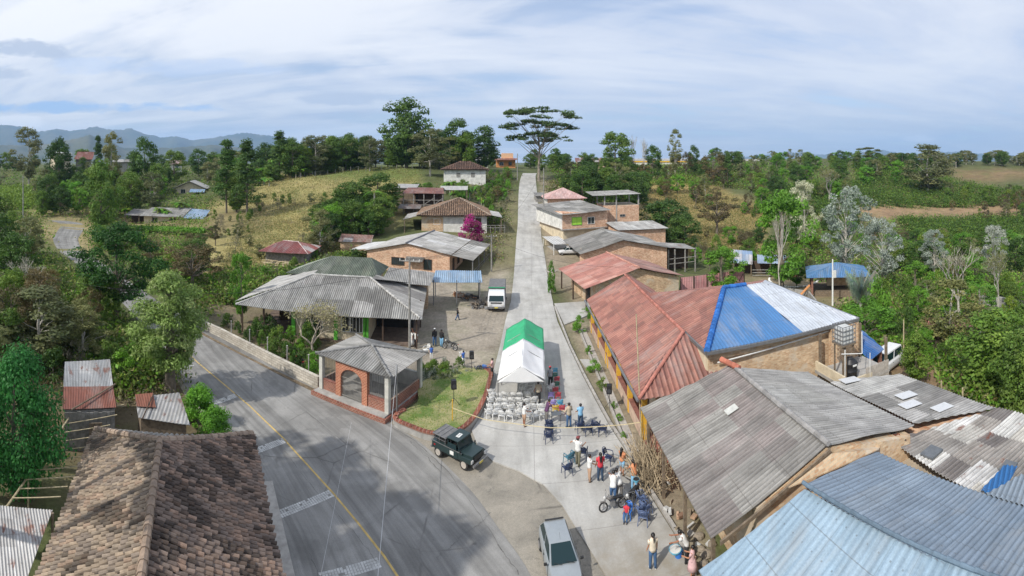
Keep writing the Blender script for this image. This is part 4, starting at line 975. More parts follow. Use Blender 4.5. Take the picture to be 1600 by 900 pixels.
# ---- small red roofed shed and tin hut at the pasture foot
b_ = Bl('red_roof_shed', 'plank shed with dark red metal roof at the foot of the pasture', 'shed', (-38.5, 68.5), (-30.8, 69.5), .1)
L_ = b_.L
b_.corr('roof', [(-.4, -.6, 2.3), (L_+.2, -.6, 2.3), (L_-2.6, 3.2, 3.5), (2.4, 3.6, 3.5)], m_metal, pal=[(.27, .07, .06), (.22, .06, .05)], pitch=.25)
b_.corr('roof', [(L_+.2, -.6, 2.3), (L_+.4, 7, 2.4), (L_-2.6, 3.2, 3.5)], m_metal, pal=[(.34, .12, .1), (.5, .44, .42)], pitch=.25); b_.corr('roof', [(L_+.4, 7, 2.4), (-.4, 7, 2.4), (2.4, 3.6, 3.5), (L_-2.6, 3.2, 3.5)], m_metal, pal=[(.3, .1, .08)], pitch=.25)
b_.corr('roof', [(-.4, 7, 2.4), (-.4, -.6, 2.3), (2.4, 3.6, 3.5)], m_metal, pal=[(.3, .1, .08)], pitch=.25)
b_.ridge([(L_+.2, -.6, 2.36), (L_-2.6, 3.2, 3.56)], r=.07, col=(.6, .5, .48)); b_.ridge([(2.4, 3.6, 3.56), (L_-2.6, 3.2, 3.56)], r=.07, col=(.6, .5, .48))
b_.wall([(.5, .5), (L_-.6, .5), (L_-.6, 6.3), (.5, 6.3)], -.4, 2.3, m_wood2)
mb = MB()
for k in range(46):
    p = b_.P(rnd(.2, 6.4), rnd(-1.6, -.3), rnd(.1, 1.15)); a_ = rnd(-.4, .4); mb.tube([p, p+Vector((1.6*math.cos(a_), .5*math.sin(a_), rnd(-.25, .25)))], rnd(.05, .09), 6)
tag(mb.build('timber_pile', m_bamboo), 'heap of sawn timber leaning on the dark red roofed shed', 'timber')
b_ = Bl('rust_tin_hut', 'low hut with streaked rust and silver tin roof left of the brick gable house', 'hut', (-29.5, 79.5), (-23.6, 80.5), .6)
b_.corr('roof', [(0, 0, 2.3), (5.8, 0, 2.2), (5.8, 3.4, 3.0), (0, 3.4, 3.1)], m_tin, pal=[(.42, .3, .25), (.46, .44, .43), (.36, .2, .16)], pitch=.25, sw=.8); b_.wall([(.3, .3), (5.4, .3), (5.4, 3.1), (.3, 3.1)], -.4, 2.2, m_brick3)
# ---- valley houses on the left
b_ = Bl('grey_valley_house', 'long low house with grey roof and light blue end sheet behind the green hedge', 'house', WD(222, 127), WD(300, 124), .3)
L_ = b_.L
b_.corr('roof', [(-.5, -1, 2.3), (11, -1, 2.3), (12, 6, 3.9), (1, 6, 3.9)], m_fc, pal=GREY, pitch=.3, sl=4); b_.corr('roof', [(12, 12, 2.3), (0, 12, 2.3), (1, 6, 3.9), (12, 6, 3.9)], m_fc, pal=GREY, pitch=.3)
b_.corr('blue_roof', [(11.1, -1.4, 2.1), (16.4, -1.4, 2.1), (17, 5.6, 3.5), (12.1, 6, 3.9)], m_metal, pal=[(.36, .5, .68), (.3, .44, .62)], pitch=.3)
b_.wall([(.5, 0), (15, 0), (15, 11), (.5, 11)], -.5, 2.2, m_cream); b_.win(3.4, 0, .7, 1.6, 1.2, frame=m_whitep); b_.win(8.4, 0, 0, 2.4, 1.9, name='door', frame=m_orange, pane=m_dark)
b_ = Bl('grey_valley_shed', 'small open shed with dark grey roof left of the long low valley house', 'shed', WD(194, 128), WD(228, 126), .2)
b_.corr('roof', [(0, 0, 2.4), (8, 0, 2.4), (8.2, 6, 3.5), (.6, 6, 3.5)], m_fc, pal=GREYD, pitch=.3); b_.posts([(.3, .3), (4, .3), (7.6, .3), (7.6, 5.6), (.8, 5.6)], -.4, 2.6, .1, m_wood); b_.wall([(1, 3), (7.4, 3), (7.4, 5.6), (1, 5.6)], -.3, 2.6, m_dwood)
b_ = Bl('low_gable_house', 'house with pale low gable roof and blue awning among banana plants', 'house', WD(270, 168), WD(324, 166), 5.4)
L_ = b_.L
b_.gwall([(1, -1), (L_-1, -1), (L_-1, 2.0), (L_/2, 4.0), (1, 2.0)], 0, 10, m_cream)
b_.corr('roof', [(0, 11, 1.9), (0, -1.2, 1.9), (L_/2, -1.2, 4.4), (L_/2, 11, 4.4)], m_fc, pal=GREYL, pitch=.35, sl=4); b_.corr('roof', [(L_, -1.2, 1.9), (L_, 11, 1.9), (L_/2, 11, 4.4), (L_/2, -1.2, 4.4)], m_fc, pal=GREYL, pitch=.35, sl=4)
b_.corr('blue_awning', [(6.4, -4, .9), (L_-.5, -4, .9), (L_-.5, -1.5, 1.8), (6.4, -1.5, 1.8)], m_metal, pal=[(.3, .45, .66)], pitch=.35); b_.win(3.6, 0, .2, 1.6, 1.4, frame=m_whitep)
b_ = Bl('cream_hill_house', 'two storey cream house with flat pale roof on the left hill', 'house', WD(88, 262), WD(112, 266), 14.6)
b_.wall([(0, 0), (8.2, 0), (8.2, 8), (0, 8)], -5, 6.0, m_cream); b_.corr('roof', [(-1.5, -2, 6.1), (9, -2, 6.1), (9, 9, 6.9), (-1.5, 9, 6.9)], m_metal, pal=[(.6, .6, .57)], pitch=.6)
for a_ in (2, 5.8): b_.win(a_, 0, 3.6, 1.7, 1.3, frame=m_whitep)
b_.wall([(-1, -1.8), (8.2, -1.8), (8.2, -.1), (-1, -.1)], 2.7, 3.0, m_concw, 'balcony'); b_.posts([(-.8, -1.7), (3.6, -1.7), (8, -1.7)], -5, 6.0, .15, m_whitep)
b_ = Bl('red_roof_hill_house', 'house with steep rust red roof right of the cream hill house', 'house', WD(117, 270), WD(144, 270), 14.6)
b_.wall([(.5, 1), (9, 1), (9, 9), (.5, 9)], -5, 3.0, m_wood2); b_.corr('roof', [(-.5, -1, 2.8), (9.6, -1, 2.8), (11.2, 5, 6.9), (1.5, 5, 7.2)], m_tin, pal=[(.27, .1, .07), (.3, .12, .09)], pitch=.6); b_.corr('roof', [(9.6, 11, 2.8), (-.5, 11, 2.8), (1.5, 5, 7.2), (11.2, 5, 6.9)], m_tin, pal=[(.27, .1, .07)], pitch=.6)
b_ = Bl('grey_hill_house', 'long low building with twin grey roofs on the left ridge', 'house', WD(176, 262), WD(211, 262), 13.6)
b_.wall([(.5, 1), (11.5, 1), (11.5, 7), (.5, 7)], -5, 2.4, m_concw); b_.corr('roof', [(0, -.5, 2.3), (6, -.5, 2.3), (6, 5, 3.8), (0, 5, 3.8)], m_fc, pal=GREYL, pitch=.6); b_.corr('roof', [(6.2, -.5, 2.4), (12, -.5, 2.3), (12, 5, 3.8), (6.2, 5, 3.8)], m_fc, pal=GREYD, pitch=.6)
b_ = Bl('pink_hill_house', 'small house with faded pink roof and blue door on the left ridge', 'house', WD(265, 240), WD(285, 240), 12)
b_.wall([(.4, 1), (6, 1), (6, 7), (.4, 7)], -5, 3.0, m_white_w); b_.corr('roof', [(0, 0, 2.9), (6.4, 0, 2.9), (6.4, 4, 4.8), (0, 4, 5.0)], m_metal, pal=[(.5, .26, .22), (.45, .3, .27)], pitch=.6); b_.win(3.6, 1, 0, 1.2, 2.2, name='door', frame=m_whitep, pane=plain('blue_door', (.08, .14, .35)))
# ---- houses on the crest
b_ = Bl('orange_crest_house', 'orange house at the top of the hill left of the street', 'house', (-6.8, 214), (1.5, 214.5), 13.4)
b_.wall([(0, 0), (8.3, 0), (8.3, 9), (0, 9)], -2, 4.2, m_orange); b_.wall([(2.4, 1), (7.4, 1), (7.4, 8), (2.4, 8)], 4.2, 6.6, plain('pale_orange', (.66, .42, .26)), 'upper_storey')
b_.corr('roof', [(-1, -2, 3.6), (9.2, -2, 3.6), (9.2, -.1, 4.4), (-1, -.1, 4.4)], m_tin, pal=[(.3, .12, .08)], pitch=.5); b_.win(2.2, 0, 1.2, 1.8, 1.5, frame=m_whitep); b_.win(6, 0, 1.2, 1.4, 1.5, frame=m_dwood)
b_ = Bl('white_crest_house', 'white house half hidden by trees on the crest left of the orange house', 'house', (-24, 203), (-9.5, 204), 13.4)
b_.wall([(0, 0), (14, 0), (14, 8), (0, 8)], -2, 3.6, m_white_w); b_.corr('roof', [(-1, -1, 3.4), (15, -1, 3.4), (15, 4, 5), (-1, 4, 5)], m_fc, pal=GREYL, pitch=.5); b_.win(3.4, 0, 1, 1.6, 1.4, frame=m_dwood, cross=False); b_.win(9.4, 0, 1, 1.6, 1.4, frame=m_dwood, cross=False)
b_ = Bl('low_red_house', 'low dark red roofed house at the right of the street crest', 'house', (29, 215), (44, 214), 13.2)
b_.wall([(0, 0), (14, 0), (14, 8), (0, 8)], -2, 3, m_brick3); b_.corr('roof', [(-1, -1, 2.9), (15, -1, 2.9), (15, 4, 4.8), (-1, 4, 4.8)], m_tin, pal=[(.25, .12, .1), (.4, .38, .36)], pitch=.5)
b_ = Bl('yellow_wall_building', 'long low building with yellow roof edge behind the trees on the right ridge', 'house', (62, 262), (96, 255), 13.8)
b_.wall([(0, 0), (34, 0), (34, 8), (0, 8)], -2, 2.6, m_white_w); b_.box(17, -.2, 2.4, (35, .3, .8), m_yellow, 'fascia'); b_.corr('roof', [(-.5, -.5, 2.9), (35, -.5, 2.9), (35, 6, 4), (-.5, 6, 4)], m_fc, pal=GREYL, pitch=.8)
b_ = Bl('far_right_shed', 'low pale building under trees on the distant right ridge', 'house', (126, 262), (146, 250), 14.2)
b_.wall([(0, 0), (22, 0), (22, 7), (0, 7)], -2, 2.4, m_brick3); b_.corr('roof', [(-.5, -.5, 2.3), (23, -.5, 2.3), (23, 6, 3.4), (-.5, 6, 3.4)], m_fc, pal=GREYL, pitch=.8)

# ================= right side
# ---- red and yellow porch house along the street (wing) and its taller hip roofed hall
RP = [(.36, .155, .12), (.32, .14, .11), (.40, .185, .14), (.29, .13, .105), (.37, .165, .125)]
root = thing('red_roof_school', 'long red roofed building with yellow porch columns along the street garden', 'building', (9.5, 38, 0))
def wcorr(nm, pts, mat, **k): return corr(root, nm, [Vector(p) for p in pts], mat, **k)
zr = 5.3
wcorr('roof', [(7.35, 27.6, 3.0), (7.45, 48.4, 3.0), (11.4, 48.4, zr), (11.4, 31.2, zr)], m_redroof, pal=RP, pitch=.3, amp=.03, sl=.45, sw=.6)
wcorr('hip_roof', [(14.4, 27.6, 3.0), (7.35, 27.6, 3.0), (11.4, 31.2, zr)], m_redroof, pal=RP, pitch=.34, amp=.05, sl=.6, sw=.6)
wcorr('roof', [(14.4, 48.4, 3.6), (14.4, 27.6, 3.0), (11.4, 31.2, zr), (11.4, 48.4, zr)], m_redroof, pal=RP, pitch=.3, amp=.03)
mb = MB(); mb.box((10.9, 38.7, 1.3), (4.2, 19.2, 3.4)); mb.build('wall', m_cream, root)
mb = MB(); mb.box((9.0, 38, .1), (2.4, 20.6, .35)); mb.build('porch_floor', m_floor, root)
mb = MB(); mb.box((7.85, 38.6, .55), (.22, 19.6, .9)); mb.build('porch_wall', plain('porch_render', (.50, .36, .27), .9, .25, 2), root)
mb = MB(); mb.box((7.85, 38.6, 1.03), (.3, 19.6, .06)); mb.build('wall_coping', m_floor, root)
for y in (28.3, 31.9, 35.4, 39.0, 39.9, 43.4, 47.2):
    mb = MB(); mb.box((7.85, y, 1.55), (.3, .3, 2.9)); mb.build('column', m_yellow, root)
for y in (31, 35, 41, 45):
    mb = MB(); mb.box((8.79, y, 1.3), (.06, 1.0, 2.1)); mb.build('door', m_dwood, root)
mb = MB(); mb.box((7.25, 38, 2.95), (.12, 20.9, .12)); mb.build('gutter', m_steel, root)
ridge(root, 'hip_cap', [(11.4, 31.2, zr+.05), (7.35, 27.6, 3.08)], m_attr, .11, (.42, .17, .13)); ridge(root, 'ridge_cap', [(11.4, 31.2, zr+.06), (11.4, 48.4, zr+.06)], m_attr, .11, (.42, .17, .13))
# red sheets low at the porch corner
mb = MB(); mb.box((9.4, 26.6, .12), (2.6, 1.8, .3)); mb.build('corner_step', plain('red_tiles_step', (.5, .1, .09), .7, .3), root)
root = thing('hip_roof_hall', 'tall brick hall whose hip roof is part red, part bright blue and part white', 'building', (17.7, 35, 0))
x0, x1, y0, y1, ze, zt = 11.75, 23.9, 27.9, 42.0, 5.15, 6.9
ra_, rb_ = Vector((16.2, 35, zt)), Vector((19.8, 35.2, zt))
wcorr('roof', [(x0, y1, ze), (x0, y0, ze), ra_], m_redroof, pal=RP, pitch=.3, amp=.03, sl=.45, sw=.6)
mid = Vector((18.9, y0, ze)); mt = Vector((18.2, 35.1, zt))
wcorr('blue_roof', [(x0, y0, ze), mid, mt, ra_], m_bluet, pal=[(.06, .18, .39), (.065, .19, .41)], pitch=.25, amp=.015, sl=8, sw=3, dirt=.12)
wcorr('white_roof', [mid, (x1, y0, ze), rb_, mt], m_metal, pal=[(.60, .63, .68), (.56, .60, .65)], pitch=.25, amp=.015, sl=8, sw=1.2, dirt=.12)
wcorr('white_roof', [(x1, y0, ze), (x1, y1, ze), rb_], m_metal, pal=[(.60, .63, .68)], pitch=.25, amp=.015, sl=8)
wcorr('roof', [(x1, y1, ze), (x0, y1, ze), ra_, rb_], m_redroof, pal=RP, pitch=.3, sl=.45, sw=.6)
ridge(root, 'hip_cap', [(x0, y0, ze+.06), ra_+Vector((0, 0, .06))], m_attr, .2, (.03, .14, .42)); ridge(root, 'ridge_cap', [ra_+Vector((0, 0, .06)), mt+Vector((0, 0, .06))], m_attr, .16, (.03, .14, .42))
mb = MB(); mb.box(((x0+x1)/2, (y0+y1)/2+.1, 2.4), (x1-x0-.8, y1-y0-.9, 5.5)); mb.build('wall', m_brick4, root)
mb = MB(); mb.slab([(11.95, 28.6, -.2), (11.95, 41, -.2), (11.95, 41, 5.1), (11.95, 28.6, 5.1)], (.18, 0, 0)); mb.build('side_wall', m_cream, root)
mb = MB(); mb.box(((x0+x1)/2, y0-.06, ze-.12), (x1-x0, .1, .2)); mb.box((x0-.06, (y0+y1)/2, ze-.1), (.1, y1-y0, .2)); mb.box((x1+.06, (y0+y1)/2, ze-.1), (.1, y1-y0, .2)); mb.build('gutter', m_steel, root)
mb = MB(); mb.tube([(12.6, 28.2, 4.2), (18, 28.2, 4.5), (23, 28.2, 4.7)], .05, 6); mb.build('drain_pipe', m_whitep, root)
# rear balcony with tanks
root = thing('tank_balcony', 'concrete balcony with pale vertical slat railing at the right end of the hall', 'balcony', (22.5, 27, 0))
bz = 2.2
mb = MB(); mb.box((22.0, 26.3, bz), (4.2, 3.2, .2)); mb.build('slab', m_concw, root)
mb = MB(); mb.box((20.0, 26.3, bz+.35), (.14, 3.2, .7)); mb.box((21.2, 24.75, bz+.1), (2.4, .14, .45)); mb.build('parapet', m_cream, root)
mb = MB()
for k in range(16): mb.box((21.9+k*.135, 24.72, bz+.1), (.075, .05, 1.35))
mb.build('slat_railing', plain('old_slats', (.42, .38, .33), .9, .3), root)
for p_ in ((20.2, 24.9), (23.9, 24.9), (20.2, 27.7), (23.9, 27.7)):
    mb = MB(); mb.box((p_[0], p_[1], 2.2), (.16, .16, 5.2 if p_[1] > 26 else 4.6)); mb.build('post', m_wood, root)
mb = MB(); mb.box((22.6, 28.0, 3.3), (2.6, .3, 3.4)); mb.build('back_wall', m_brick3, root)
beams(root, 'pipe_frame', [(Vector((20.1, 24.8, 1.5)), Vector((20.1, 24.8, 4.6))), (Vector((22.2, 24.7, 1.5)), Vector((22.2, 24.7, 3.9))), (Vector((19.8, 24.8, 4.4)), Vector((21.4, 24.6, 4.1))), (Vector((21.4, 24.6, 4.1)), Vector((22.6, 26, 4.9)))], m_whitep, .03)
r2 = thing('caged_water_tank', 'white cube water tank in a wire cage raised at the corner of the hall', 'water tank', (20.9, 25.9, 4.6))
mb = MB(); mb.box((20.9, 25.9, 5.15), (.98, .98, 1.05)); mb.build('tank', plain('translucent_white', (.52, .53, .51), .4, .1), r2, bevel=.08)
mb = MB()
for z_ in (4.66, 4.95, 5.25, 5.55, 5.82):
    for s_ in (-1, 1): mb.box((20.9, 25.9+s_*.56, z_), (1.16, .03, .035)); mb.box((20.9+s_*.56, 25.9, z_), (.03, 1.16, .035))
for k in range(5):
    for s_ in (-1, 1): mb.box((20.35+k*.275, 25.9+s_*.56, 5.24), (.025, .025, 1.2)); mb.box((20.9+s_*.56, 25.35+k*.275, 5.24), (.025, .025, 1.2))
mb.build('cage', m_steel, r2)
mb = MB(); [mb.box((20.45+dx, 25.45+dy, 3.45), (.09, .09, 2.3)) for dx in (0, .9) for dy in (0, .9)]; mb.box((20.9, 25.9, 4.58), (1.2, 1.2, .09)); mb.build('stand', m_wood, r2)
r2 = thing('black_water_tank', 'black round water tank standing under the caged white tank', 'water tank', (21.0, 25.6, bz+.1))
mb = MB(); mb.lathe((21.0, 25.4, bz+.1), [(.45, 0), (.52, .1), (.5, .5), (.54, .55), (.5, .6), (.5, 1.0), (.54, 1.05), (.48, 1.15), (.25, 1.35), (.22, 1.42), (.05, 1.45)], 20); mb.build('tank_body', plain('black_plastic', (.02, .02, .022), .45, .1), r2, smooth=True)
mb = MB(); mb.slab([(20.85, 24.86, 3.25), (21.15, 24.86, 3.25), (21.15, 24.86, 3.37), (20.85, 24.86, 3.37)], (0, .04, 0)); mb.build('label_plate', m_whitep, r2)
# blue lean-to behind the balcony
root = thing('dark_blue_lean_to', 'blue metal lean-to with brick posts behind the tanks', 'shelter', (26, 28.5, 0))
wcorr('roof', [(24.3, 27.0, 2.1), (26.4, 27.8, 2.0), (26.2, 31.0, 3.4), (24.2, 31.0, 3.4)], m_metal, pal=[(.03, .13, .38), (.035, .15, .42)], pitch=.25)
for p_ in ((24.5, 27.2), (26.1, 27.9), (26.0, 30.7)): mb = MB(); mb.box((p_[0], p_[1], .8), (.25, .25, 2.6)); mb.build('post', m_brick2, root)
# ---- great grey gable roof by the street
root = thing('grey_gable_warehouse', 'building with broad weathered grey corrugated gable roof beside the firewood heap', 'building', (12.4, 21, 0))
wall_h = 3.0
wcorr('roof', [(7.15, 16.6, 3.0), (7.15, 26.7, 3.0), (12.4, 25.9, 5.0), (12.4, 16.5, 5.0)], m_fc, pal=[(.26, .25, .235), (.29, .28, .26), (.23, .21, .20), (.27, .235, .225), (.32, .31, .29), (.24, .215, .205)], pitch=.21, amp=.036, sl=1.7, sw=1.05, sag=.03)
wcorr('roof', [(18.0, 26.0, 3.3), (18.7, 17.3, 3.3), (12.4, 16.5, 5.0), (12.4, 25.9, 5.0)], m_fc, pal=GREYL[:2]+GREY[:2], pitch=.21, amp=.026, sl=2.2, sw=2.4, sag=.04)
ridge(root, 'ridge_cap', [(12.4, 26, 5.08), (12.4, 16.4, 5.08)], m_attr, .13, (.27, .26, .25))
ridge(root, 'ridge_end', [(12.0, 26.3, 5.2), (12.5, 24.9, 5.16)], m_attr, .16, (.40, .14, .09))
mb = MB(); mb.slab([(9.1, 17, -.3), (18, 17, -.3), (18, 17, 3.1), (12.4, 17, 4.75), (9.1, 17, 3.5)], (0, 8.9, 0)); mb.build('wall', m_brick4, root)
for y in (17.2, 20.3, 23.4, 26.2): mb = MB(); mb.box((7.5, y, 1.45), (.14, .14, 3.1)); mb.build('post', m_wood, root)
mb = MB(); mb.slab([(9.1, 16.6, .0), (17.6, 16.6, .0), (17.6, 16.6, 3.3), (12.4, 16.6, 4.8), (9.1, 16.6, 3.5)], (0, .3, 0)); mb.build('gable_wall', m_brick4, root)
mb = MB(); mb.slab([(7.42, 16.3, 3.0), (12.4, 16.25, 4.93), (12.4, 16.25, 4.78), (7.42, 16.3, 2.86)], (0, .09, 0)); mb.build('barge_board', m_wood, root)
mb = MB(); mb.box((9.02, 24, 1.0), (.06, 4, 1.6)); mb.build('painted_wall', plain('pink_wall', (.55, .22, .26), .8, .3, .8), root)
mb = MB(); mb.slab([(10.4, 22.0, 4.28), (10.4, 22.5, 4.28), (11.0, 22.5, 4.51), (11.0, 22.0, 4.51)], (0, 0, .03)); mb.build('skylight', plain('skylight_pale', (.5, .5, .46), .4, .15), root)
# ---- flat grey roof with white skylights
root = thing('skylight_roof_building', 'low building with mottled grey roof carrying four white skylight sheets', 'building', (21, 21, 0))
wcorr('roof', [(23.9, 15.7, 2.55), (23.7, 23.3, 2.55), (18.5, 24.3, 3.15), (18.9, 17.5, 3.2)], m_fc, pal=GREYL+GREYL+[(.27, .26, .25), (.24, .235, .225)], pitch=.21, amp=.024, sl=1.9, sw=2.0, sag=.04)
for i, (px_, py_) in enumerate([(1328, 597), (1416, 616), (1422, 633), (1472, 639)]):
    c_ = W(px_, py_, 3.0 if i != 3 else 2.8); t = (c_.x-18.6)/5.2; z_ = 3.2-.65*t+.075
    mb = MB(); mb.box((c_.x, c_.y, z_), (1.3, .72, .03), 0, 0, math.atan(.65/5.2)); o = mb.build('skylight', plain('skylight_white', (.58, .59, .6), .4, .08), root)
mb = MB(); mb.prism([(19.0, 17.9), (23.5, 16.1), (23.3, 22.9), (19.0, 23.6)], -1.5, 2.45); mb.build('wall', m_brick, root)
# ---- patchwork roof
root = thing('patchwork_roof_building', 'low building under a patchwork of odd grey roofing sheets at the right edge', 'building', (19.5, 14, 0))
PAT = [(.66, .65, .62), (.20, .18, .17), (.52, .50, .46), (.28, .26, .24), (.62, .59, .53), (.36, .33, .30), (.74, .73, .71)]
wcorr('roof', [(24.6, 8.5, 2.3), (24.3, 15.8, 2.4), (17.0, 17.7, 3.05), (16.4, 9.0, 3.2)], m_fcr, pal=PAT, pitch=.21, amp=.038, sl=1.5, sw=1.25, sag=.08)
for (cx_, cy_, sx_, sy_, col_, nm) in ((17.6, 15.2, .9, .7, (.12, .13, .14), 'roof_hatch'), (19.0, 11.8, .8, .6, (.16, .17, .17), 'roof_hatch')):
    mb = MB(); mb.box((cx_, cy_, 3.2-.1*(cx_-16.4)+.03), (sx_, sy_, .09), .1); mb.build(nm, plain('hatch', col_, .5, .2), root)
mb = MB()
for k in range(26):
    c_ = (rnd(16.3, 17.3), rnd(16.7, 17.4)); mb.box((c_[0], c_[1], 3.25+rnd(0, .12)), (rnd(.1, .5), rnd(.06, .25), rnd(.03, .1)), rnd(0, 3), col=random.choice([srgb(120, 70, 50), srgb(170, 150, 130), srgb(90, 80, 74)]))
mb.build('loose_scraps', attrmat('scrap', .9, .3), root)
mb = MB(); mb.prism([(16.8, 9.2), (24.0, 9.0), (23.6, 15.2), (16.8, 16.8)], -1.5, 2.3); mb.build('wall', m_brick, root)
r3 = thing('bright_blue_sheet', 'bright blue metal sheet laid over the lower end of the patchwork roof', 'roof sheet', (17.4, 11.3, 3.2)); root = r3
wcorr('sheet', [W(1590, 728, 3.3), W(1570, 725, 3.35), W(1533, 765, 3.4), W(1562, 778, 3.35)], m_metal, pal=[(.03, .17, .44)], pitch=.2, amp=.03)
# ---- light blue and slate blue metal gable roof in the lower right corner
root = thing('blue_metal_roof_building', 'building with light blue and slate blue ribbed metal roof in the lower right corner', 'building', (11, 10, 0))
rz_ = 5.0; ra_, rb_ = Vector((10.15, 15.0, rz_)), Vector((11.9, 6.5, rz_+.05))
wcorr('light_blue_roof', [(6.25, 15.6, 2.9), (7.0, 5.5, 2.9), rb_, ra_], m_metal, pal=[(.30, .41, .50), (.315, .425, .515), (.285, .395, .485)], pitch=.25, amp=.012, sl=30, sw=1.0, sag=.02, dirt=.1)
wcorr('slate_blue_roof', [(17.0, 4.5, 3.75), (15.1, 16.3, 3.95), ra_, rb_], m_metal, pal=[(.24, .30, .37), (.26, .32, .385), (.22, .28, .35)], pitch=.21, amp=.02, sl=30, sw=1.0, sag=.03, dirt=.25)
wcorr('slate_blue_roof', [(20.5, 3.8, 3.3), (18.1, 10.6, 3.5), (15.9, 10.9, 3.85), (17.1, 4.4, 3.8)], m_metal, pal=[(.30, .36, .42)], pitch=.21, amp=.03, sl=30)
ridge(root, 'ridge_cap', [ra_+Vector((0, 0, .05)), rb_+Vector((0, 0, .05))], m_attr, .07, (.12, .17, .22))
mb = MB(); mb.slab([(8.2, 14.6, -.3), (14.6, 15.2, -.3), (14.6, 15.2, 3.6), (10.2, 14.6, 4.5), (8.2, 14.6, 3.4)], (1.6, -8, 0)); mb.build('wall', m_brick, root)
for k in range(10):
    a_ = Vector((6.3, 15.62-.0*k, 2.95)); 
mb = MB(); mb.slab([(9.9, 15.6, 4.6), (15.2, 16.3, 3.8), (16.3, 17.2, 3.3), (12.4, 16.2, 4.7)], (0, 0, .05)); mb.build('flashing', m_brick4, root)

# ---- houses up the street on the right
b_ = Bl('salmon_roof_house', 'brick house with salmon pink gable roof right of the street, nearest of the brick row', 'house', (9.6, 55.2), (20.3, 57.2), -.3)
L_ = b_.L; SP = [(.54, .26, .21), (.50, .23, .18), (.60, .33, .27), (.46, .2, .16)]
b_.gwall([(0, -.6), (L_, -.6), (L_, 2.9), (5.2, 4.4), (0, 3.1)], 0, 9.4, m_brick3)
b_.corr('roof', [(-1.6, 10.2, 2.8), (-1.6, -.6, 2.8), (5.2, -.6, 4.6), (5.2, 10, 4.6)], m_redroof, pal=SP, pitch=.25, sl=2.2, sw=1); b_.corr('roof', [(L_+.5, -.5, 2.95), (L_+.5, 10, 2.95), (5.2, 10, 4.6), (5.2, -.5, 4.6)], m_redroof, pal=[(.36, .2, .17), (.4, .24, .2), (.33, .18, .15)], pitch=.25, sl=2.2, sw=1)
b_.ridge([(5.2, -.6, 4.66), (5.2, 10, 4.66)], col=(.5, .26, .2)); b_.posts([(-1.3, -.3), (-1.3, 4.6), (-1.3, 9.6)], -.5, 2.8, .08, m_dwood)
b_.wall([(-2.4, -2), (.2, -2), (.2, 9), (-2.4, 9)], -.6, .12, m_concw, 'porch_floor'); b_.win(0, 2.5, .1, 1.0, 2.1, 'l', name='door', frame=m_dwood, pane=m_dark, cross=False); b_.win(.7, 0, 0, .7, 2.3, name='door', frame=m_whitep, pane=m_dark, cross=False)
b_ = Bl('grey_gable_brick_house', 'brick house with dark grey gable roof behind the salmon roofed house', 'house', (10.8, 72.3), (24.0, 73.2), .2)
L_ = b_.L
b_.gwall([(0, -.8), (L_, -.8), (L_, 3.0), (6.0, 4.5), (0, 3.0)], 0, 3.5, m_brick); b_.wall([(2.4, 3.5), (L_, 3.5), (L_, 12.3), (2.4, 12.3)], -.8, 3.0, m_brick)
b_.corr('roof', [(-1, 13, 2.75), (-.8, -.6, 2.9), (6.0, -.7, 4.75), (5.6, 12.6, 4.75)], m_fc, pal=GREYD+[(.26, .255, .245)], pitch=.3, sl=4, sw=4); b_.corr('roof', [(L_+.4, -.6, 3.05), (L_+.4, 12.6, 3.05), (5.6, 12.6, 4.75), (6.0, -.7, 4.75)], m_fc, pal=GREYD+GREYL[:1]+GREY[:2], pitch=.3, sl=2, sw=2)
b_.corr('shed_roof', [(L_+5.4, .4, 2.3), (L_+5.4, 5.5, 2.4), (L_+.3, 5.5, 3.0), (L_+.3, .4, 2.9)], m_tin, pal=GREY, pitch=.3, sl=2)
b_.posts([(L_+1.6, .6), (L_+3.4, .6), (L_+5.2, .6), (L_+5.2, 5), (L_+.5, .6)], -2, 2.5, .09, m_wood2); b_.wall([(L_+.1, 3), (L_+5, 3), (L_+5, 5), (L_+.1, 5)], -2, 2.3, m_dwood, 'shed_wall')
beams(b_.root, 'shed_rail', [(b_.P(L_+.4, .6, .2), b_.P(L_+5.3, .6, .3)), (b_.P(L_+.4, .6, 1.0), b_.P(L_+5.3, .6, 1.1))], m_wood2, .06)
b_ = Bl('green_window_house', 'two storey brick house with lime green window and grey roof up the street', 'house', (9.4, 90.5), (18.4, 93.3), 1.2)
L_ = b_.L
b_.wall([(0, 0), (L_, 0), (L_, 14), (0, 14)], 2.8, 5.9, m_brick); b_.wall([(.5, .8), (L_, .8), (L_, 13.5), (.5, 13.5)], -1.2, 2.8, m_cream, 'ground_floor'); b_.wall([(-.2, -.15), (L_, -.15), (L_, .5), (-.2, .5)], 2.7, 2.9, m_concw, 'floor_band')
b_.wall([(-.12, .1), (0, .1), (0, 13.8), (-.12, 13.8)], 2.9, 5.8, m_white_w, 'side_render')
b_.corr('roof', [(-1, -.8, 5.6), (L_+.5, -.8, 6.3), (L_+1.2, 15, 6.9), (-1, 15, 6.4)], m_fc, pal=GREYD+GREY[:2], pitch=.3, sl=4, sw=3)
b_.win(2.9, 0, 3.6, 2.0, 1.4, frame=m_greenp, pane=plain('lime_shutter', (.38, .66, .07), .6, .1), cross=True, label='lime green shuttered window'); b_.win(5.9, 0, 3.6, 1.4, 1.3, frame=m_whitep)
b_.wall([(-3.2, .5), (.4, .5), (.4, .7), (-3.2, .7)], -1.2, .9, m_cream, 'yard_wall'); b_.wall([(-3.2, -3.2), (.6, -3.2), (.6, .4), (-3.2, .4)], -1.2, .02, m_concw, 'yard_floor')
b_ = Bl('brick_tower_house', 'tall bare brick block with open roof terrace under a grey slab roof', 'house', (18.9, 99), (26.4, 99.4), 1.0)
L_ = b_.L
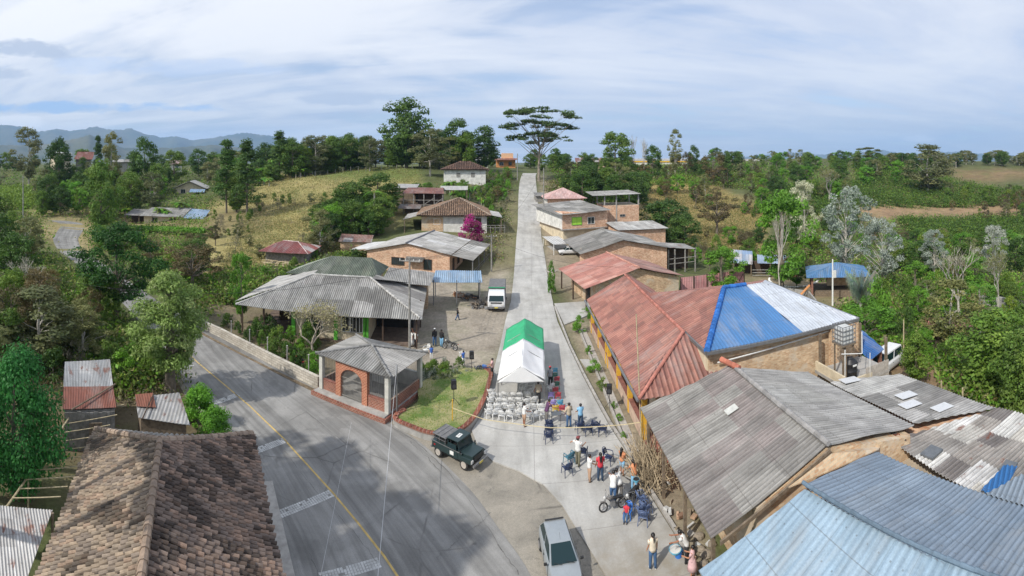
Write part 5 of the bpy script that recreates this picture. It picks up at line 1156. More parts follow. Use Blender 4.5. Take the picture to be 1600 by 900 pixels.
b_.wall([(0, 0), (L_, 0), (L_, 7), (0, 7)], -2, 6.6, m_brick); b_.wall([(0, -2.2), (.25, -2.2), (.25, 0), (0, 0)], -2, 6.4, m_brick, 'fin_wall')
b_.posts([(.1, .1), (2.6, .1), (L_-.1, .1), (L_-.1, 6.8), (.1, 6.8)], 6.6, 9.0, .12, m_concw, 'post'); b_.wall([(2.5, -.05), (2.75, -.05), (2.75, .1), (2.5, .1)], -2, 6.6, m_concw, 'concrete_column')
b_.corr('roof', [(-2.6, -.8, 8.7), (L_+.2, -.8, 9.0), (L_, 7.5, 9.3), (-2.6, 7.5, 9.1)], m_fc, pal=GREY+GREYL[:1], pitch=.3, sl=3, sw=3); b_.win(3.9, 0, 4.2, 1.1, .5, frame=m_concw)
b_ = Bl('flat_brick_annex', 'low brick annex with flat grey roof below the brick tower', 'house', (19.6, 87.5), (29.0, 89), .6)
b_.wall([(0, 0), (9.4, 0), (9.4, 6), (0, 6)], -3, 3.4, m_brick); b_.corr('roof', [(-.6, -.5, 3.6), (9.9, -.5, 3.4), (9.7, 6.4, 4.1), (-.6, 6.4, 4.3)], m_fc, pal=GREYL+[(.6, .6, .58)], pitch=.3, sl=2)
b_ = Bl('pink_hip_house', 'brick house with pale pink hip roof near the top of the street', 'house', (8.6, 117.5), (17.4, 118), 4.6)
L_ = b_.L; PK = [(.62, .40, .37), (.58, .36, .33), (.66, .45, .42)]
b_.wall([(0, 0), (L_, 0), (L_, 9), (0, 9)], -1.5, 3.3, m_brick); b_.wall([(-.08, .2), (0, .2), (0, 9), (-.08, 9)], -1, 3.2, m_white_w, 'side_render')
for P_ in ([(-.8, -.8, 3.1), (L_+.8, -.8, 3.1), (L_/2, 4.5, 5.5)], [(L_+.8, -.8, 3.1), (L_+.8, 9.8, 3.1), (L_/2, 4.5, 5.5)], [(L_+.8, 9.8, 3.1), (-.8, 9.8, 3.1), (L_/2, 4.5, 5.5)], [(-.8, 9.8, 3.1), (-.8, -.8, 3.1), (L_/2, 4.5, 5.5)]): b_.corr('roof', P_, m_redroof, pal=PK, pitch=.35, sl=1, sw=1)
b_ = Bl('small_grey_shack', 'tiny grey roofed shack left of the pink hip roofed house', 'shack', (5.9, 125), (8.6, 125.2), 5.6)
b_.wall([(.2, .2), (2.6, .2), (2.6, 4), (.2, 4)], -1, 2.2, m_wood2); b_.corr('roof', [(0, -.3, 2.2), (2.9, -.3, 2.2), (2.9, 4.3, 2.8), (0, 4.3, 2.8)], m_fc, pal=GREYD, pitch=.35)
# white tarpaulin shelter over the parked pickup
b_ = Bl('white_canopy', 'small white canopy beside the street above the parked pickup', 'canopy', (7.1, 83.6), (9.9, 84.4), .2)
b_.corr('canopy_sheet', [(0, 0, 2.3), (3.1, 0, 2.2), (3.2, 6, 2.7), (.1, 6, 2.8)], m_metal, pal=[(.72, .72, .70)], pitch=.5, amp=.02); b_.posts([(.1, .1), (3, .1), (3, 5.8), (.2, 5.8)], -.4, 2.3, .05, m_whitep)
# pink fence
A_, B_ = Vector((21.6, 60.3, 0)), Vector((31.3, 60.9, 0)); root = thing('pink_sheet_fence', 'faded pink corrugated sheet fence with dark posts behind the hall', 'fence', ((A_+B_)/2)+Vector((0, 0, -.8)))
corr(root, 'sheets', [Vector((A_.x, A_.y, -.9)), Vector((B_.x, B_.y, -.9)), Vector((B_.x, B_.y+.12, 1.6)), Vector((A_.x, A_.y+.12, 1.55))], m_redroof, .25, .02, [(.62, .28, .29), (.56, .25, .26), (.66, .33, .33)], sl=.5, sw=2)
for k in range(6): p = A_.lerp(B_, k/5.0); mb = MB(); mb.box((p.x, p.y-.08, .35), (.09, .09, 2.7)); mb.build('post', m_dwood, root)
beams(root, 'brace', [(A_.lerp(B_, .84)+Vector((0, -.1, -.8)), B_+Vector((0, -.1, 1.4)))], m_dwood, .04)
# blue hip kiosk
b_ = Bl('blue_hip_kiosk', 'brick kiosk with faded blue hip roof beside the grey fan palm', 'kiosk', (38.2, 54.2), (44.2, 50.3), -2.0)
L_ = b_.L
for P_ in ([(-.8, -.8, 3.2), (L_+.8, -.8, 3.2), (L_/2, 2.8, 4.5)], [(L_+.8, -.8, 3.2), (L_+.8, 6.4, 3.2), (L_/2, 2.8, 4.5)], [(L_+.8, 6.4, 3.2), (-.8, 6.4, 3.2), (L_/2, 2.8, 4.5)], [(-.8, 6.4, 3.2), (-.8, -.8, 3.2), (L_/2, 2.8, 4.5)]): b_.corr('roof', P_, m_metal, pal=[(.10, .24, .46), (.12, .26, .48)], pitch=.25, amp=.02, sl=9)
b_.wall([(.3, .8), (L_-.3, .8), (L_-.3, 5.4), (.3, 5.4)], -.6, .9, m_wood); b_.wall([(2.2, 2.4), (L_-.6, 2.4), (L_-.6, 5.2), (2.2, 5.2)], 1.3, 3.1, m_brick3, 'inner_wall'); b_.posts([(0, 0), (L_, 0), (L_, 5.6), (0, 5.6)], -.6, 3.2, .13, m_brick2)
beams(b_.root, 'slide', [(b_.P(-.3, .5, 2.0), b_.P(-2.2, .1, .1)), (b_.P(-.3, .0, 2.0), b_.P(-2.2, -.4, .1))], m_orange, .1)
b_ = Bl('blue_white_stall', 'open stall with blue and white streaked sheet roof behind the pink fence', 'stall', (34.2, 71.5), (43.5, 66.5), -2.2)
b_.corr('roof', [(0, 0, 2.6), (3.6, 0, 2.4), (3.6, 5, 3.5), (0, 5, 3.9)], m_metal, pal=[(.45, .52, .62), (.62, .6, .6), (.28, .4, .58)], pitch=.25, sw=.6); b_.corr('roof', [(4.4, 0, 2.5), (10, 0, 2.3), (10, 3.6, 3.0), (4.4, 3.6, 3.2)], m_metal, pal=[(.34, .44, .58), (.4, .5, .64)], pitch=.25)
b_.posts([(.3, .3), (3.4, .3), (6.5, .3), (9.7, .3), (.3, 4.6), (9.7, 3.4)], -.6, 2.7, .08, m_wood); b_.wall([(.6, 2.8), (9, 2.8), (9, 3.4), (.6, 3.4)], -.5, 2.2, m_dwood)
beams(b_.root, 'rail', [(b_.P(3.6, 0, .5+k*.45), b_.P(9.7, 0, .5+k*.45)) for k in range(3)], m_wood2, .07)
b_ = Bl('small_red_roof_hut', 'tiny hut with faded red roof among shrubs on the right slope', 'hut', (36.8, 31.8), (40.3, 29.4), -1.6)
b_.corr('roof', [(-.3, -.4, 1.75), (4.4, -.4, 1.75), (4.4, 1.6, 2.3), (-.3, 1.6, 2.4)], m_metal, pal=[(.46, .18, .15), (.5, .22, .19)], pitch=.2); b_.wall([(.1, .1), (4.1, .1), (4.1, 1.4), (.1, 1.4)], -.6, 1.8, m_dwood)
# long pale wall and concrete edge on the right slope
mb = MB(); P_ = [WD(1500, 67), WD(1560, 64), WD(1640, 60)]
for p, q_ in zip(P_[:-1], P_[1:]): d_ = q_-p; mb.box((p+q_)/2+Vector((0, 0, .4)), (d_.length, .25, 1.6), math.atan2(d_.y, d_.x))
tag(mb.build('boundary_wall', m_concw), 'long pale concrete wall crossing the shrubs at the right edge', 'wall')
mb = MB(); P_ = [G(1200, 447), G(1232, 457), G(1262, 462), G(1275, 476)]
for p, q_ in zip(P_[:-1], P_[1:]): d_ = q_-p; mb.box((p+q_)/2+Vector((0, 0, .2)), (d_.length, .2, .9), math.atan2(d_.y, d_.x))
tag(mb.build('garden_retaining_wall', m_concw), 'short grey retaining wall below the round garden behind the hall', 'wall')
# round garden ring of white stones
root = thing('stone_ring', 'curved edging of white painted stones around the small garden behind the hall', 'edging', G(1250, 440))
for k in range(34):
    mb = MB()
    t = PI*(.95+1.0*k/33); c_ = G(1240+38*math.cos(t), 436-12*math.sin(t)*1.0+2) ; mb.ball((c_.x, c_.y, c_.z+.12), .2, 7, 5, (1, 1, .7), jit=.1); mb.build('stone', m_whitep, root)
# ================================================================== VEGETATION
m_leaf = attrmat('leaves', .55, .2, 2, bmp=0, rnd=.26, transl=.4, spec=.3); m_bark = plain('bark', (.16, .135, .105), .95, .4, 4, bmp=.5, bd=.03)
m_barkw = plain('pale_bark', (.42, .39, .34), .9, .3, 4, bmp=.3)
def leafmesh(name, clumps, n, size, pal, up=.5, flat=.75, aspect=.55, seed=0, hang=0):
    rs = np.random.RandomState(seed); cl = np.array([c[:4] for c in clumps], float); k = len(cl)
    wt = cl[:, 3]**2; idx = rs.choice(k, n, p=wt/wt.sum())
    d = rs.normal(size=(n, 3)); d /= np.linalg.norm(d, axis=1)[:, None]
    rad = rs.uniform(.45, 1.0, n)**.6
    d[:, 2] = np.where(d[:, 2] < -.35, d[:, 2]*.4, d[:, 2])
    off = d*rad[:, None]; off[:, 2] *= flat
    c = cl[idx, :3]+off*cl[idx, 3][:, None]*(1+rs.normal(size=(n, 1))*.12)
    nrm = d+rs.normal(size=(n, 3))*.55; nrm[:, 2] += up; nrm /= np.linalg.norm(nrm, axis=1)[:, None]
    t = rs.normal(size=(n, 3)); t[:, 2] -= hang; t -= nrm*(t*nrm).sum(1)[:, None]; t /= np.linalg.norm(t, axis=1)[:, None]; b = np.cross(nrm, t)
    s = size*rs.uniform(.6, 1.35, n)[:, None]
    V_ = np.stack([c-t*s, c-b*s*aspect, c+t*s, c+b*s*aspect], 1).reshape(-1, 3)
    pal = np.array(pal); pc = pal[rs.randint(len(pal), size=k)]*rs.uniform(.75, 1.25, (k, 1))
    col = pc[idx]*.6+pal[rs.randint(len(pal), size=n)]*.4; col *= rs.uniform(.75, 1.25, (n, 1))
    return build_np(name, V_, np.arange(n*4).reshape(-1, 4), col, m_leaf, link=False)
def limbs(name, base_r, trunk_top, targets, mat, seed=0, fork=.45, n=6, lean=(0, 0)):
    rs = random.Random(seed); mb = MB(); T = Vector((lean[0], lean[1], trunk_top))
    pts = [Vector((0, 0, -.5)), Vector((rs.uniform(-.1, .1), rs.uniform(-.1, .1), trunk_top*.3)), T*.65+Vector((rs.uniform(-.2, .2), rs.uniform(-.2, .2), 0)), T]
    mb.tube(pts, [base_r*1.25, base_r, base_r*.7, base_r*.28], n+2)
    for (x, y, z) in targets:
        h = min(trunk_top*.98, max(trunk_top*fork, z-math.hypot(x, y)*rs.uniform(.6, 1.1))); t = h/trunk_top
        p0 = Vector((T.x*t, T.y*t, h)); p3 = Vector((x, y, z)); m1 = p0.lerp(p3, .35)+Vector((rs.uniform(-.3, .3), rs.uniform(-.3, .3), rs.uniform(-.1, .5))); m2 = p0.lerp(p3, .7)+Vector((rs.uniform(-.3, .3), rs.uniform(-.3, .3), rs.uniform(0, .4)))
        r0 = base_r*(1-t*.6)*.5; mb.tube([p0, m1, m2, p3], [r0, r0*.7, r0*.42, r0*.12], n-1, False)
    me = bpy.data.meshes.new(name); me.from_pydata(mb.v, [], mb.f); me.materials.append(mat); me.update(); return me
def clumpset(kind, H_, R_, n, cr, seed, lo=.35):
    rs = random.Random(seed); out = []
    lob = [(rs.uniform(0, 6.28), rs.uniform(.65, 1.1)) for _ in range(5)]
    for _ in range(n):
        if kind == 'ell':
            t = rs.random()**.75; a = rs.uniform(0, 6.28); zz = rs.uniform(-1, 1); rr_ = math.sqrt(1-zz*zz)*R_*rs.uniform(.45, 1)
            lf = min(1.15, max(l*max(.25, math.cos((a-b)/1.2)) if abs(math.cos((a-b)/2)) > .5 else .62 for b, l in lob)+.15)
            x, y, z = rr_*lf*math.cos(a), rr_*lf*math.sin(a), H_*(lo+(1-lo)*(.5+.5*zz*.93))
        elif kind == 'flat':
            a = rs.uniform(0, 6.28); q = math.sqrt(rs.random()); lay = rs.choice([0, 0, 0, 1, 1, 2, 2]); x, y = R_*q*math.cos(a)*(1-.1*lay), R_*q*math.sin(a)*(1-.1*lay); z = H_*(.97-.1*q*q-.16*lay)+rs.uniform(-.4, .3)
        elif kind == 'cone':
            t = rs.random()**.8; z = H_*(lo+(1-lo)*t); rr_ = R_*(1-t)**.7*rs.uniform(.35, 1)+.1; a = rs.uniform(0, 6.28); x, y = rr_*math.cos(a), rr_*math.sin(a)
        elif kind == 'col':
            t = rs.random(); z = H_*(lo+(1-lo)*t); rr_ = R_*math.sin(PI*min(1, t*.9+.12))**.6*rs.uniform(.2, 1); a = rs.uniform(0, 6.28); x, y = rr_*math.cos(a), rr_*math.sin(a)
        elif kind == 'dome':
            a = rs.uniform(0, 6.28); zz = rs.random(); rr_ = math.sqrt(1-zz*zz)*R_*rs.uniform(.5, 1); x, y, z = rr_*math.cos(a), rr_*math.sin(a), H_*(.08+.85*zz)
        out.append((x, y, z, cr*rs.uniform(.6, 1.35)))
    return out
DKG = [(.065, .13, .028), (.085, .16, .034), (.052, .105, .026), (.11, .19, .042)]
MDG = [(.115, .205, .035), (.15, .245, .045), (.09, .165, .03), (.20, .28, .06)]
OLV = [(.16, .18, .075), (.20, .21, .095), (.125, .15, .065), (.24, .24, .115)]
BRG = [(.13, .29, .03), (.17, .35, .045), (.10, .23, .03)]
LIM = [(.19, .27, .04), (.24, .31, .05), (.14, .22, .035)]
SIL = [(.46, .48, .45), (.38, .41, .37), (.56, .57, .54), (.30, .34, .28)]
BRN = [(.16, .12, .06), (.13, .11, .05), (.20, .15, .09), (.10, .10, .045)]
GRY = [(.24, .22, .17), (.30, .27, .21), (.18, .17, .12)]
MAG = [(.42, .02, .26), (.50, .03, .32), (.34, .02, .22), (.12, .10, .06)]
PROTO = {}
def proto(key, name, H_, R_, shape, ncl, cr, nl, ls, pal, lo=.35, tr=.22, tt=.8, bark=None, nt_=16, fork=.35, variants=2, up=.5, flat=.75, aspect=.55, hang=0):
    for v_ in range(variants):
        sd = hash(key) % 1 + sum(map(ord, key))*7+v_*101
        cs = clumpset(shape, H_, R_, ncl, cr, sd, lo)
        cm = leafmesh(key+'_crown', cs, nl, ls, pal, up, flat, aspect, sd, hang)
        tm = limbs(key+'_trunk', tr, H_*tt, [c[:3] for c in cs[:nt_]], bark or m_bark, sd, fork)
        PROTO.setdefault(key, []).append((name, H_, R_, tm, cm))
proto('broad', 'dark_broadleaf_tree', 10, 4.4, 'ell', 75, 1.15, 8500, .21, DKG, lo=.06, variants=3)
proto('mid', 'broadleaf_tree', 10, 4.2, 'ell', 70, 1.1, 7500, .21, MDG, lo=.05, variants=3)
proto('airy', 'slender_tree', 12, 3.8, 'ell', 58, .95, 6000, .19, OLV, lo=.12, tr=.18, variants=3, bark=m_barkw, nt_=26)
proto('bright', 'bright_broadleaf_tree', 8, 3.6, 'ell', 50, .85, 6500, .16, BRG, lo=.12, variants=2)  # broadleaf trees in a brighter green, no fruit on them
proto('lime', 'bamboo_clump', 7, 3.6, 'ell', 45, .8, 4500, .22, LIM, lo=.05, variants=2, aspect=.3)
proto('silver', 'silver_leaf_tree', 11, 4.6, 'ell', 70, .75, 6500, .15, SIL, lo=.22, tr=.15, bark=m_barkw, nt_=50, variants=3, fork=.15)
proto('dry', 'dry_tree', 9, 4.5, 'ell', 48, .8, 3600, .17, BRN, lo=.35, tr=.2, nt_=30, variants=2)
proto('conif', 'dark_conifer', 14, 4.2, 'cone', 105, 1.15, 8500, .2, DKG, lo=.18, tr=.22, tt=.95, nt_=20, variants=2, flat=.45, up=.8)
proto('umbrella', 'umbrella_tree', 16, 8.5, 'flat', 95, 1.3, 10000, .24, [(.06, .10, .03), (.08, .13, .04), (.05, .085, .025)], tr=.27, tt=.62, bark=plain('umber_bark', (.27, .23, .18), .95, .3, 3), nt_=48, fork=.5, variants=1, flat=.32, up=1.2)
proto('smallumb', 'flat_topped_tree', 11, 5.0, 'flat', 36, 1.1, 3200, .24, OLV, tr=.22, tt=.7, bark=m_barkw, nt_=22, fork=.4, variants=2, flat=.3, up=1.2)
proto('feather', 'feathery_dark_tree', 10, 6, 'ell', 85, 1.25, 12000, .17, [(.04, .12, .02), (.055, .155, .026), (.032, .09, .018), (.075, .19, .035)], lo=.18, tr=.32, variants=1, flat=.5, up=.9)
proto('clip', 'clipped_shrub', 2.6, 1.2, 'dome', 44, .5, 7000, .08, [(.15, .36, .04), (.19, .43, .05), (.11, .28, .03)], tr=.05, tt=.4, nt_=6, variants=1)
proto('near', 'leafy_roadside_tree', 9, 2.8, 'ell', 85, .85, 21000, .14, [(.17, .26, .075), (.21, .31, .10), (.13, .21, .06), (.28, .35, .17)], lo=.16, tr=.38, tt=.9, nt_=30, variants=1, aspect=.35, hang=.6)
proto('rich', 'rich_green_tree', 7, 3.4, 'ell', 110, 1.15, 19000, .12, [(.045, .19, .05), (.06, .24, .065), (.035, .14, .04)], lo=.05, variants=1)
proto('bush', 'bush', 2.2, 1.5, 'dome', 20, .5, 1500, .11, MDG, tr=.05, tt=.5, nt_=6, variants=3)
proto('dkbush', 'bush', 2.2, 1.5, 'dome', 20, .5, 1500, .11, DKG, tr=.05, tt=.5, nt_=6, variants=2)
proto('brbush', 'bush', 2.2, 1.4, 'dome', 20, .5, 1800, .10, BRG, tr=.05, tt=.5, nt_=6, variants=2)
proto('drbush', 'dry_bush', 2.2, 1.6, 'dome', 18, .5, 800, .10, GRY, tr=.04, tt=.5, nt_=16, variants=2, aspect=.3)
proto('magenta', 'bougainvillea', 3.4, 2.0, 'dome', 50, .62, 5200, .13, MAG, tr=.07, tt=.5, nt_=8, variants=1)
proto('flower', 'flowering_bush', 1.4, 1.5, 'dome', 22, .35, 1600, .07, [(.6, .6, .56), (.06, .12, .04), (.5, .5, .48), (.05, .1, .04)], tr=.03, tt=.4, nt_=5, variants=1)
def bare(key, name, H_, spread, seed, mat, leaves=0, pal=GRY, ls=.09, r0=.2, depth=5):
    rs = random.Random(seed); mb = MB(); tips = []
    def grow(p, d, L, r, k):
        q_ = p+d*L; m = p.lerp(q_, .5)+Vector((rs.uniform(-.08, .08), rs.uniform(-.08, .08), rs.uniform(-.03, .08)))*L
        mb.tube([p, m, q_], [r, r*.82, r*.62], 7 if k > 2 else (5 if k > 1 else 3), False)
        if k <= 2: tips.append((q_.x, q_.y, q_.z, .45))
        if k == 0: return
        for i in range(rs.choice([2, 3, 3]) if k < depth else 4):
            a = rs.uniform(0, 6.28); s_ = rs.uniform(.35, .85)*spread
            nd_ = (d+Vector((math.cos(a)*s_, math.sin(a)*s_, rs.uniform(-.05, .35)))).normalized()
            grow(q_, nd_, L*rs.uniform(.62, .85), r*.58, k-1)
    grow(Vector((0, 0, -.3)), Vector((rs.uniform(-.08, .08), 0, 1)).normalized(), H_*.28, r0, depth)
    me = bpy.data.meshes.new(key+'_trunk'); me.from_pydata(mb.v, [], mb.f); me.materials.append(mat); me.update()
    top = max(v[2] for v in mb.v); rad = max(math.hypot(v[0], v[1]) for v in mb.v)
    cm = leafmesh(key+'_crown', tips, leaves, ls, pal, .3, .8, .4, seed) if leaves else None
    PROTO.setdefault(key, []).append((name, top, rad, me, cm))
bare('bare', 'bare_tree', 9, .8, 3, m_barkw, 500, GRY); bare('bare', 'bare_tree', 9, .7, 8, m_barkw, 300, GRY)
bare('barebush', 'leafless_shrub', 3, 1.1, 5, plain('twig', (.33, .29, .23), .9, .3, 5), 1700, [(.30, .28, .20), (.35, .32, .23), (.22, .22, .12)], .05, .07, 6)
bare('sparse', 'half_bare_tree', 9, .9, 12, m_barkw, 1800, OLV, .12)
def frond(mb, p, az, L, droop, wid, col, n=7, paddle=False):
    d = Vector((math.cos(az), math.sin(az), 0)); sd_ = Vector((-d.y, d.x, 0)); prev = None
    for k in range(n+1):
        t = k/n; c_ = p+d*(L*t*(1-.15*t))+Vector((0, 0, L*(.55*t-droop*t*t)))
        w_ = wid*(math.sin(PI*min(1, t*.85+.12)))*(1 if paddle else 1)
        a_, b_ = c_+sd_*w_-Vector((0, 0, w_*.35)), c_-sd_*w_-Vector((0, 0, w_*.35))
        if prev:
            if paddle: mb.Fc([mb.V(prev[0]), mb.V(a_), mb.V(c_), mb.V(prev[2])], col); mb.Fc([mb.V(prev[2]), mb.V(c_), mb.V(b_), mb.V(prev[1])], tuple(x*.85 for x in col))
            else:
                for q_ in range(2):
                    u_ = q_*.5; s0 = prev[2].lerp(c_, u_); s1 = prev[2].lerp(c_, u_+.3)
                    for S in (a_, b_): mb.Fc([mb.V(s0), mb.V(s1), mb.V(S+(s1-c_)*.8-Vector((0, 0, w_*.3)))], col)
        prev = (a_, b_, c_)
def palmproto(key, name, H_, L, nf, droop, wid, cols, tr, paddle=False, variants=1, fan=False, clump=1):
    for v_ in range(variants):
        random.seed(len(key)*31+v_*7); mb = MB(); tb = MB()
        for c in range(clump):
            ox, oy = (rnd(-.8, .8), rnd(-.8, .8)) if clump > 1 else (0, 0); h = H_*(rnd(.6, 1) if clump > 1 else 1)
            tb.tube([(ox, oy, -.3), (ox+rnd(-.1, .1), oy, h*.5), (ox, oy, h)], [tr*1.2, tr, tr*.7], 8)
            for k in range(nf): frond(mb, Vector((ox, oy, h)), k*2*PI/nf+rnd(-.25, .25), L*rnd(.8, 1.1), droop*rnd(.5, 1.3), wid, tuple(x*rnd(.75, 1.2) for x in random.choice(cols)), paddle=paddle)
        def fin(m_, nm, mt):
            me = bpy.data.meshes.new(nm); me.from_pydata(m_.v, [], m_.f)
            if any(m_.c):
                at = me.color_attributes.new('col', 'FLOAT_COLOR', 'CORNER'); dd_ = []
                for f, c in zip(m_.f, m_.c): dd_ += [(*c, 1)]*len(f)
                at.data.foreach_set('color', np.array(dd_, np.float32).ravel())
            me.materials.append(mt); me.update(); return me
        PROTO.setdefault(key, []).append((name, H_+L*.35, L*.9, fin(tb, key+'_trunk', m_barkw), fin(mb, key+'_crown', m_leaf)))
palmproto('palm', 'palm_tree', 6, 2.6, 14, .9, .35, MDG+BRG, .15, variants=2)
palmproto('fanpalm', 'fan_palm', .9, 2.4, 40, .3, .75, [(.26, .32, .27), (.22, .28, .22), (.30, .36, .31)], .2, variants=1)
palmproto('banana', 'banana_plant', 2.2, 2.2, 8, .75, .36, BRG+MDG+LIM[:1], .12, paddle=True, variants=2, clump=3)
random.seed(99)
GROUPS = {}
def plant(key, pos, h, w_=None, label=None, place=None, desc=None, name=None, cat=None, rot=None, sink=0):
    nm, H_, R_, tm, cm = random.choice(PROTO[key])
    root = thing(name or nm, label, cat or ('tree' if h > 2.8 and key not in ('banana',) else 'plant' if key == 'banana' else 'bush'), (pos[0], pos[1], pos[2]-sink))
    sz = h/H_; sx = (w_/2/(R_+.4)) if w_ else sz*rnd(.85, 1.15)
    root.rotation_euler = (0, 0, rot if rot is not None else rnd(0, 6.28))
    t = bpy.data.objects.new('trunk' if h > 2.5 else 'stem', tm); C.objects.link(t); t.parent = root
    t.scale = (sx, sx, sz)
    if cm: c = bpy.data.objects.new('crown' if h > 2.5 else 'foliage', cm); C.objects.link(c); c.parent = root; c.scale = (sx, sx, sz)
    if place: GROUPS.setdefault((desc, place), []).append(root)
    return root
def T(key, px_, r, top, w_px, label, **k):
    p = WD(px_, r); h = H-(top-HY)*r/F-p.z
    return plant(key, p, max(h, .5), w_px*r/F, label, **k)
for a in [
 ('near', 266, 36, 428, 128, 'tall leafy tree with a thick bare lower trunk at the left edge of the highway'),
 ('feather', 182, 52, 352, 150, 'very dark feathery tree with spreading crown left of the bend in the highway'),
 ('dry', 300, 64, 383, 120, 'brownish spreading tree behind the tall leafy roadside tree'),
 ('bright', 377, 51, 392, 44, 'slim bright green tree on a thin dark trunk left of the wide grey roof'),
 ('rich', 22, 25, 556, 150, 'rich green rounded tree at the left edge below the tin shack'),
 ('airy', 62, 41, 452, 165, 'olive green airy tree above and left of the tin shack'),
 ('airy', 125, 45, 500, 90, 'small olive tree directly behind the tin shack'),
 ('bare', 38, 55, 408, 120, 'grey bare crowned tree at the left edge above the olive tree'),
 ('barebush', 487, 42.5, 474, 150, 'large leafless twiggy shrub in front of the wide grey roofed house'),
 ('airy', 45, 225, 197, 52, 'tall tree standing above the others left of the cream hill house'),
 ('broad', 92, 190, 215, 46, 'dark round tree just left of the cream hill house'),
 ('conif', 153, 185, 214, 26, 'dark pointed tree right of the rust red roofed hill house'),
 ('airy', 174, 190, 205, 40, 'tall pale airy tree in front of the left mountains'),
 ('broad', 226, 175, 217, 56, 'broad topped tree in front of the middle of the mountains'),
 ('conif', 354, 125, 221, 58, 'left one of the twin dark conifers left of the pasture'),
 ('conif', 386, 118, 220, 62, 'right one of the twin dark conifers left of the pasture'),
 ('mid', 158, 112, 250, 60, 'tall mid green tree beside the far bend of the highway'),
 ('conif', 437, 172, 206, 48, 'araucaria like tree at the left end of the pasture ridge'),
 ('broad', 635, 176, 157, 92, 'giant dense rounded tree towering over the pasture ridge'),
 ('airy', 672, 150, 198, 66, 'light green feathery tree just right of the giant ridge tree'),
 ('broad', 714, 178, 187, 62, 'dark crowned tree behind the white bank house'),
 ('broad', 756, 182, 198, 58, 'round crowned tree left of the orange crest house'),
 ('umbrella', 842, 160, 167, 132, 'great umbrella shaped tree with bare forked trunk at the top of the street'),
 ('broad', 918, 138, 258, 62, 'bushy dark green tree behind the pink hip roofed house'),
 ('mid', 962, 185, 204, 62, 'tall open crowned tree right of the umbrella tree on the ridge'),
 ('bare', 991, 190, 212, 26, 'leafless grey tree on the ridge, left of the pair'),
 ('bare', 1006, 190, 216, 22, 'leafless grey tree on the ridge, right of the pair'),
 ('broad', 1020, 192, 227, 30, 'small dark tree beside the two leafless ridge trees'),
 ('airy', 1055, 205, 203, 30, 'isolated slim silvery tree standing clear against the sky'),
 ('broad', 1084, 208, 228, 24, 'dark little tree right of the isolated silvery one'),
 ('dry', 1072, 200, 238, 26, 'reddish brown small tree beside the isolated silvery one'),
 ('dry', 1115, 190, 240, 62, 'wide reddish brown low crown on the right ridge'),
 ('conif', 1137, 188, 238, 20, 'small pointed dark tree on the right ridge'),
 ('smallumb', 1354, 250, 230, 48, 'flat topped pale tree breaking the right skyline'),
 ('sparse', 1296, 172, 262, 72, 'spreading white limbed tree on the slope behind the silver trees'),
 ('airy', 1450, 205, 227, 96, 'large grey green airy tree crowning the coffee hill'),
 ('bright', 1222, 70, 300, 110, 'broad fresh green tree with pale trunk behind the hall'),
 ('bare', 1217, 66, 328, 48, 'bare pale branched tree in front of the broad fresh green tree'),
 ('silver', 1256, 104, 283, 62, 'small rounded silver grey tree, leftmost of the silver trees'),
 ('silver', 1322, 76, 292, 106, 'tallest silver grey tree with many pale stems'),
 ('silver', 1378, 72, 340, 84, 'silver grey tree right of the tallest one, lower and rounder'),
 ('silver', 1460, 82, 360, 62, 'compact silver grey tree among green shrubs on the right'),
 ('silver', 1552, 80, 352, 58, 'pointed silver grey tree near the right edge'),
 ('bare', 1498, 56, 380, 130, 'large pale bare tree with reaching branches at the right'),
 ('sparse', 1560, 62, 392, 80, 'half bare yellowish tree at the right edge'),
 ('palm', 1530, 47, 436, 70, 'palm with smooth grey trunk near the right edge'),
 ('airy', 1487, 45, 438, 118, 'thin trunked airy tree left of the smooth grey palm'),
 ('mid', 1552, 37, 488, 165, 'big light green tree in the lower right orchard'),
 ('mid', 1592, 33, 520, 110, 'green tree cut by the right edge above the patchwork roof'),
 ('bright', 1352, 46, 478, 112, 'leafy green tree beside the water tanks'),
 ('mid', 1430, 38, 522, 66, 'leafy green tree behind the white minivan'),
 ('fanpalm', 1345, 54, 420, 66, 'grey green fan palm right of the blue hip kiosk'),
 ('bright', 1128, 66, 387, 74, 'fresh green bush like tree behind the pink fence'),
 ('broad', 1040, 104, 311, 84, 'dark green rounded tree mass below the golden slope'),
 ('broad', 1068, 96, 335, 60, 'dark green low tree right of the rounded dark mass'),
 ('dry', 1120, 118, 306, 84, 'pale dry twiggy tree on the golden slope'),
 ('broad', 590, 108, 272, 84, 'dark round crowned tree behind the coconut like palm'),
 ('broad', 548, 104, 284, 66, 'dark tree at the left of the grove below the pasture'),
 ('palm', 585, 98, 292, 60, 'ragged palm rising from the grove left of the timber shed'),
 ('airy', 500, 84, 326, 56, 'thin olive tree at the lower edge of the pasture'),
 ('magenta', 736, 88, 337, 46, 'bright magenta bougainvillea in front of the tiled hip house'),
 ('clip', 311, 31.5, 603, 62, 'dense bright green clipped shrub beside the highway, upper of the two'),
 ('clip', 336, 29.3, 638, 66, 'dense bright green clipped shrub touching the tile roof, lower of the two'),
 ('flower', 735, 38.5, 584, 44, 'white flowering bush in the corner of the lawn'),
 ('palm', 692, 37.5, 578, 30, 'small palm like plant on the lawn beside the chapel'),
 ('brbush', 1372, 52, 436, 50, 'bright yellow green shrub right of the fan palm'),
 ('dkbush', 1413, 46, 470, 42, 'dense rounded dark shrub above the tiny red roofed hut'),
 ('brbush', 862, 62, 408, 18, 'small green bush at the street edge beside the salmon roofed house')]:
    T(*a)
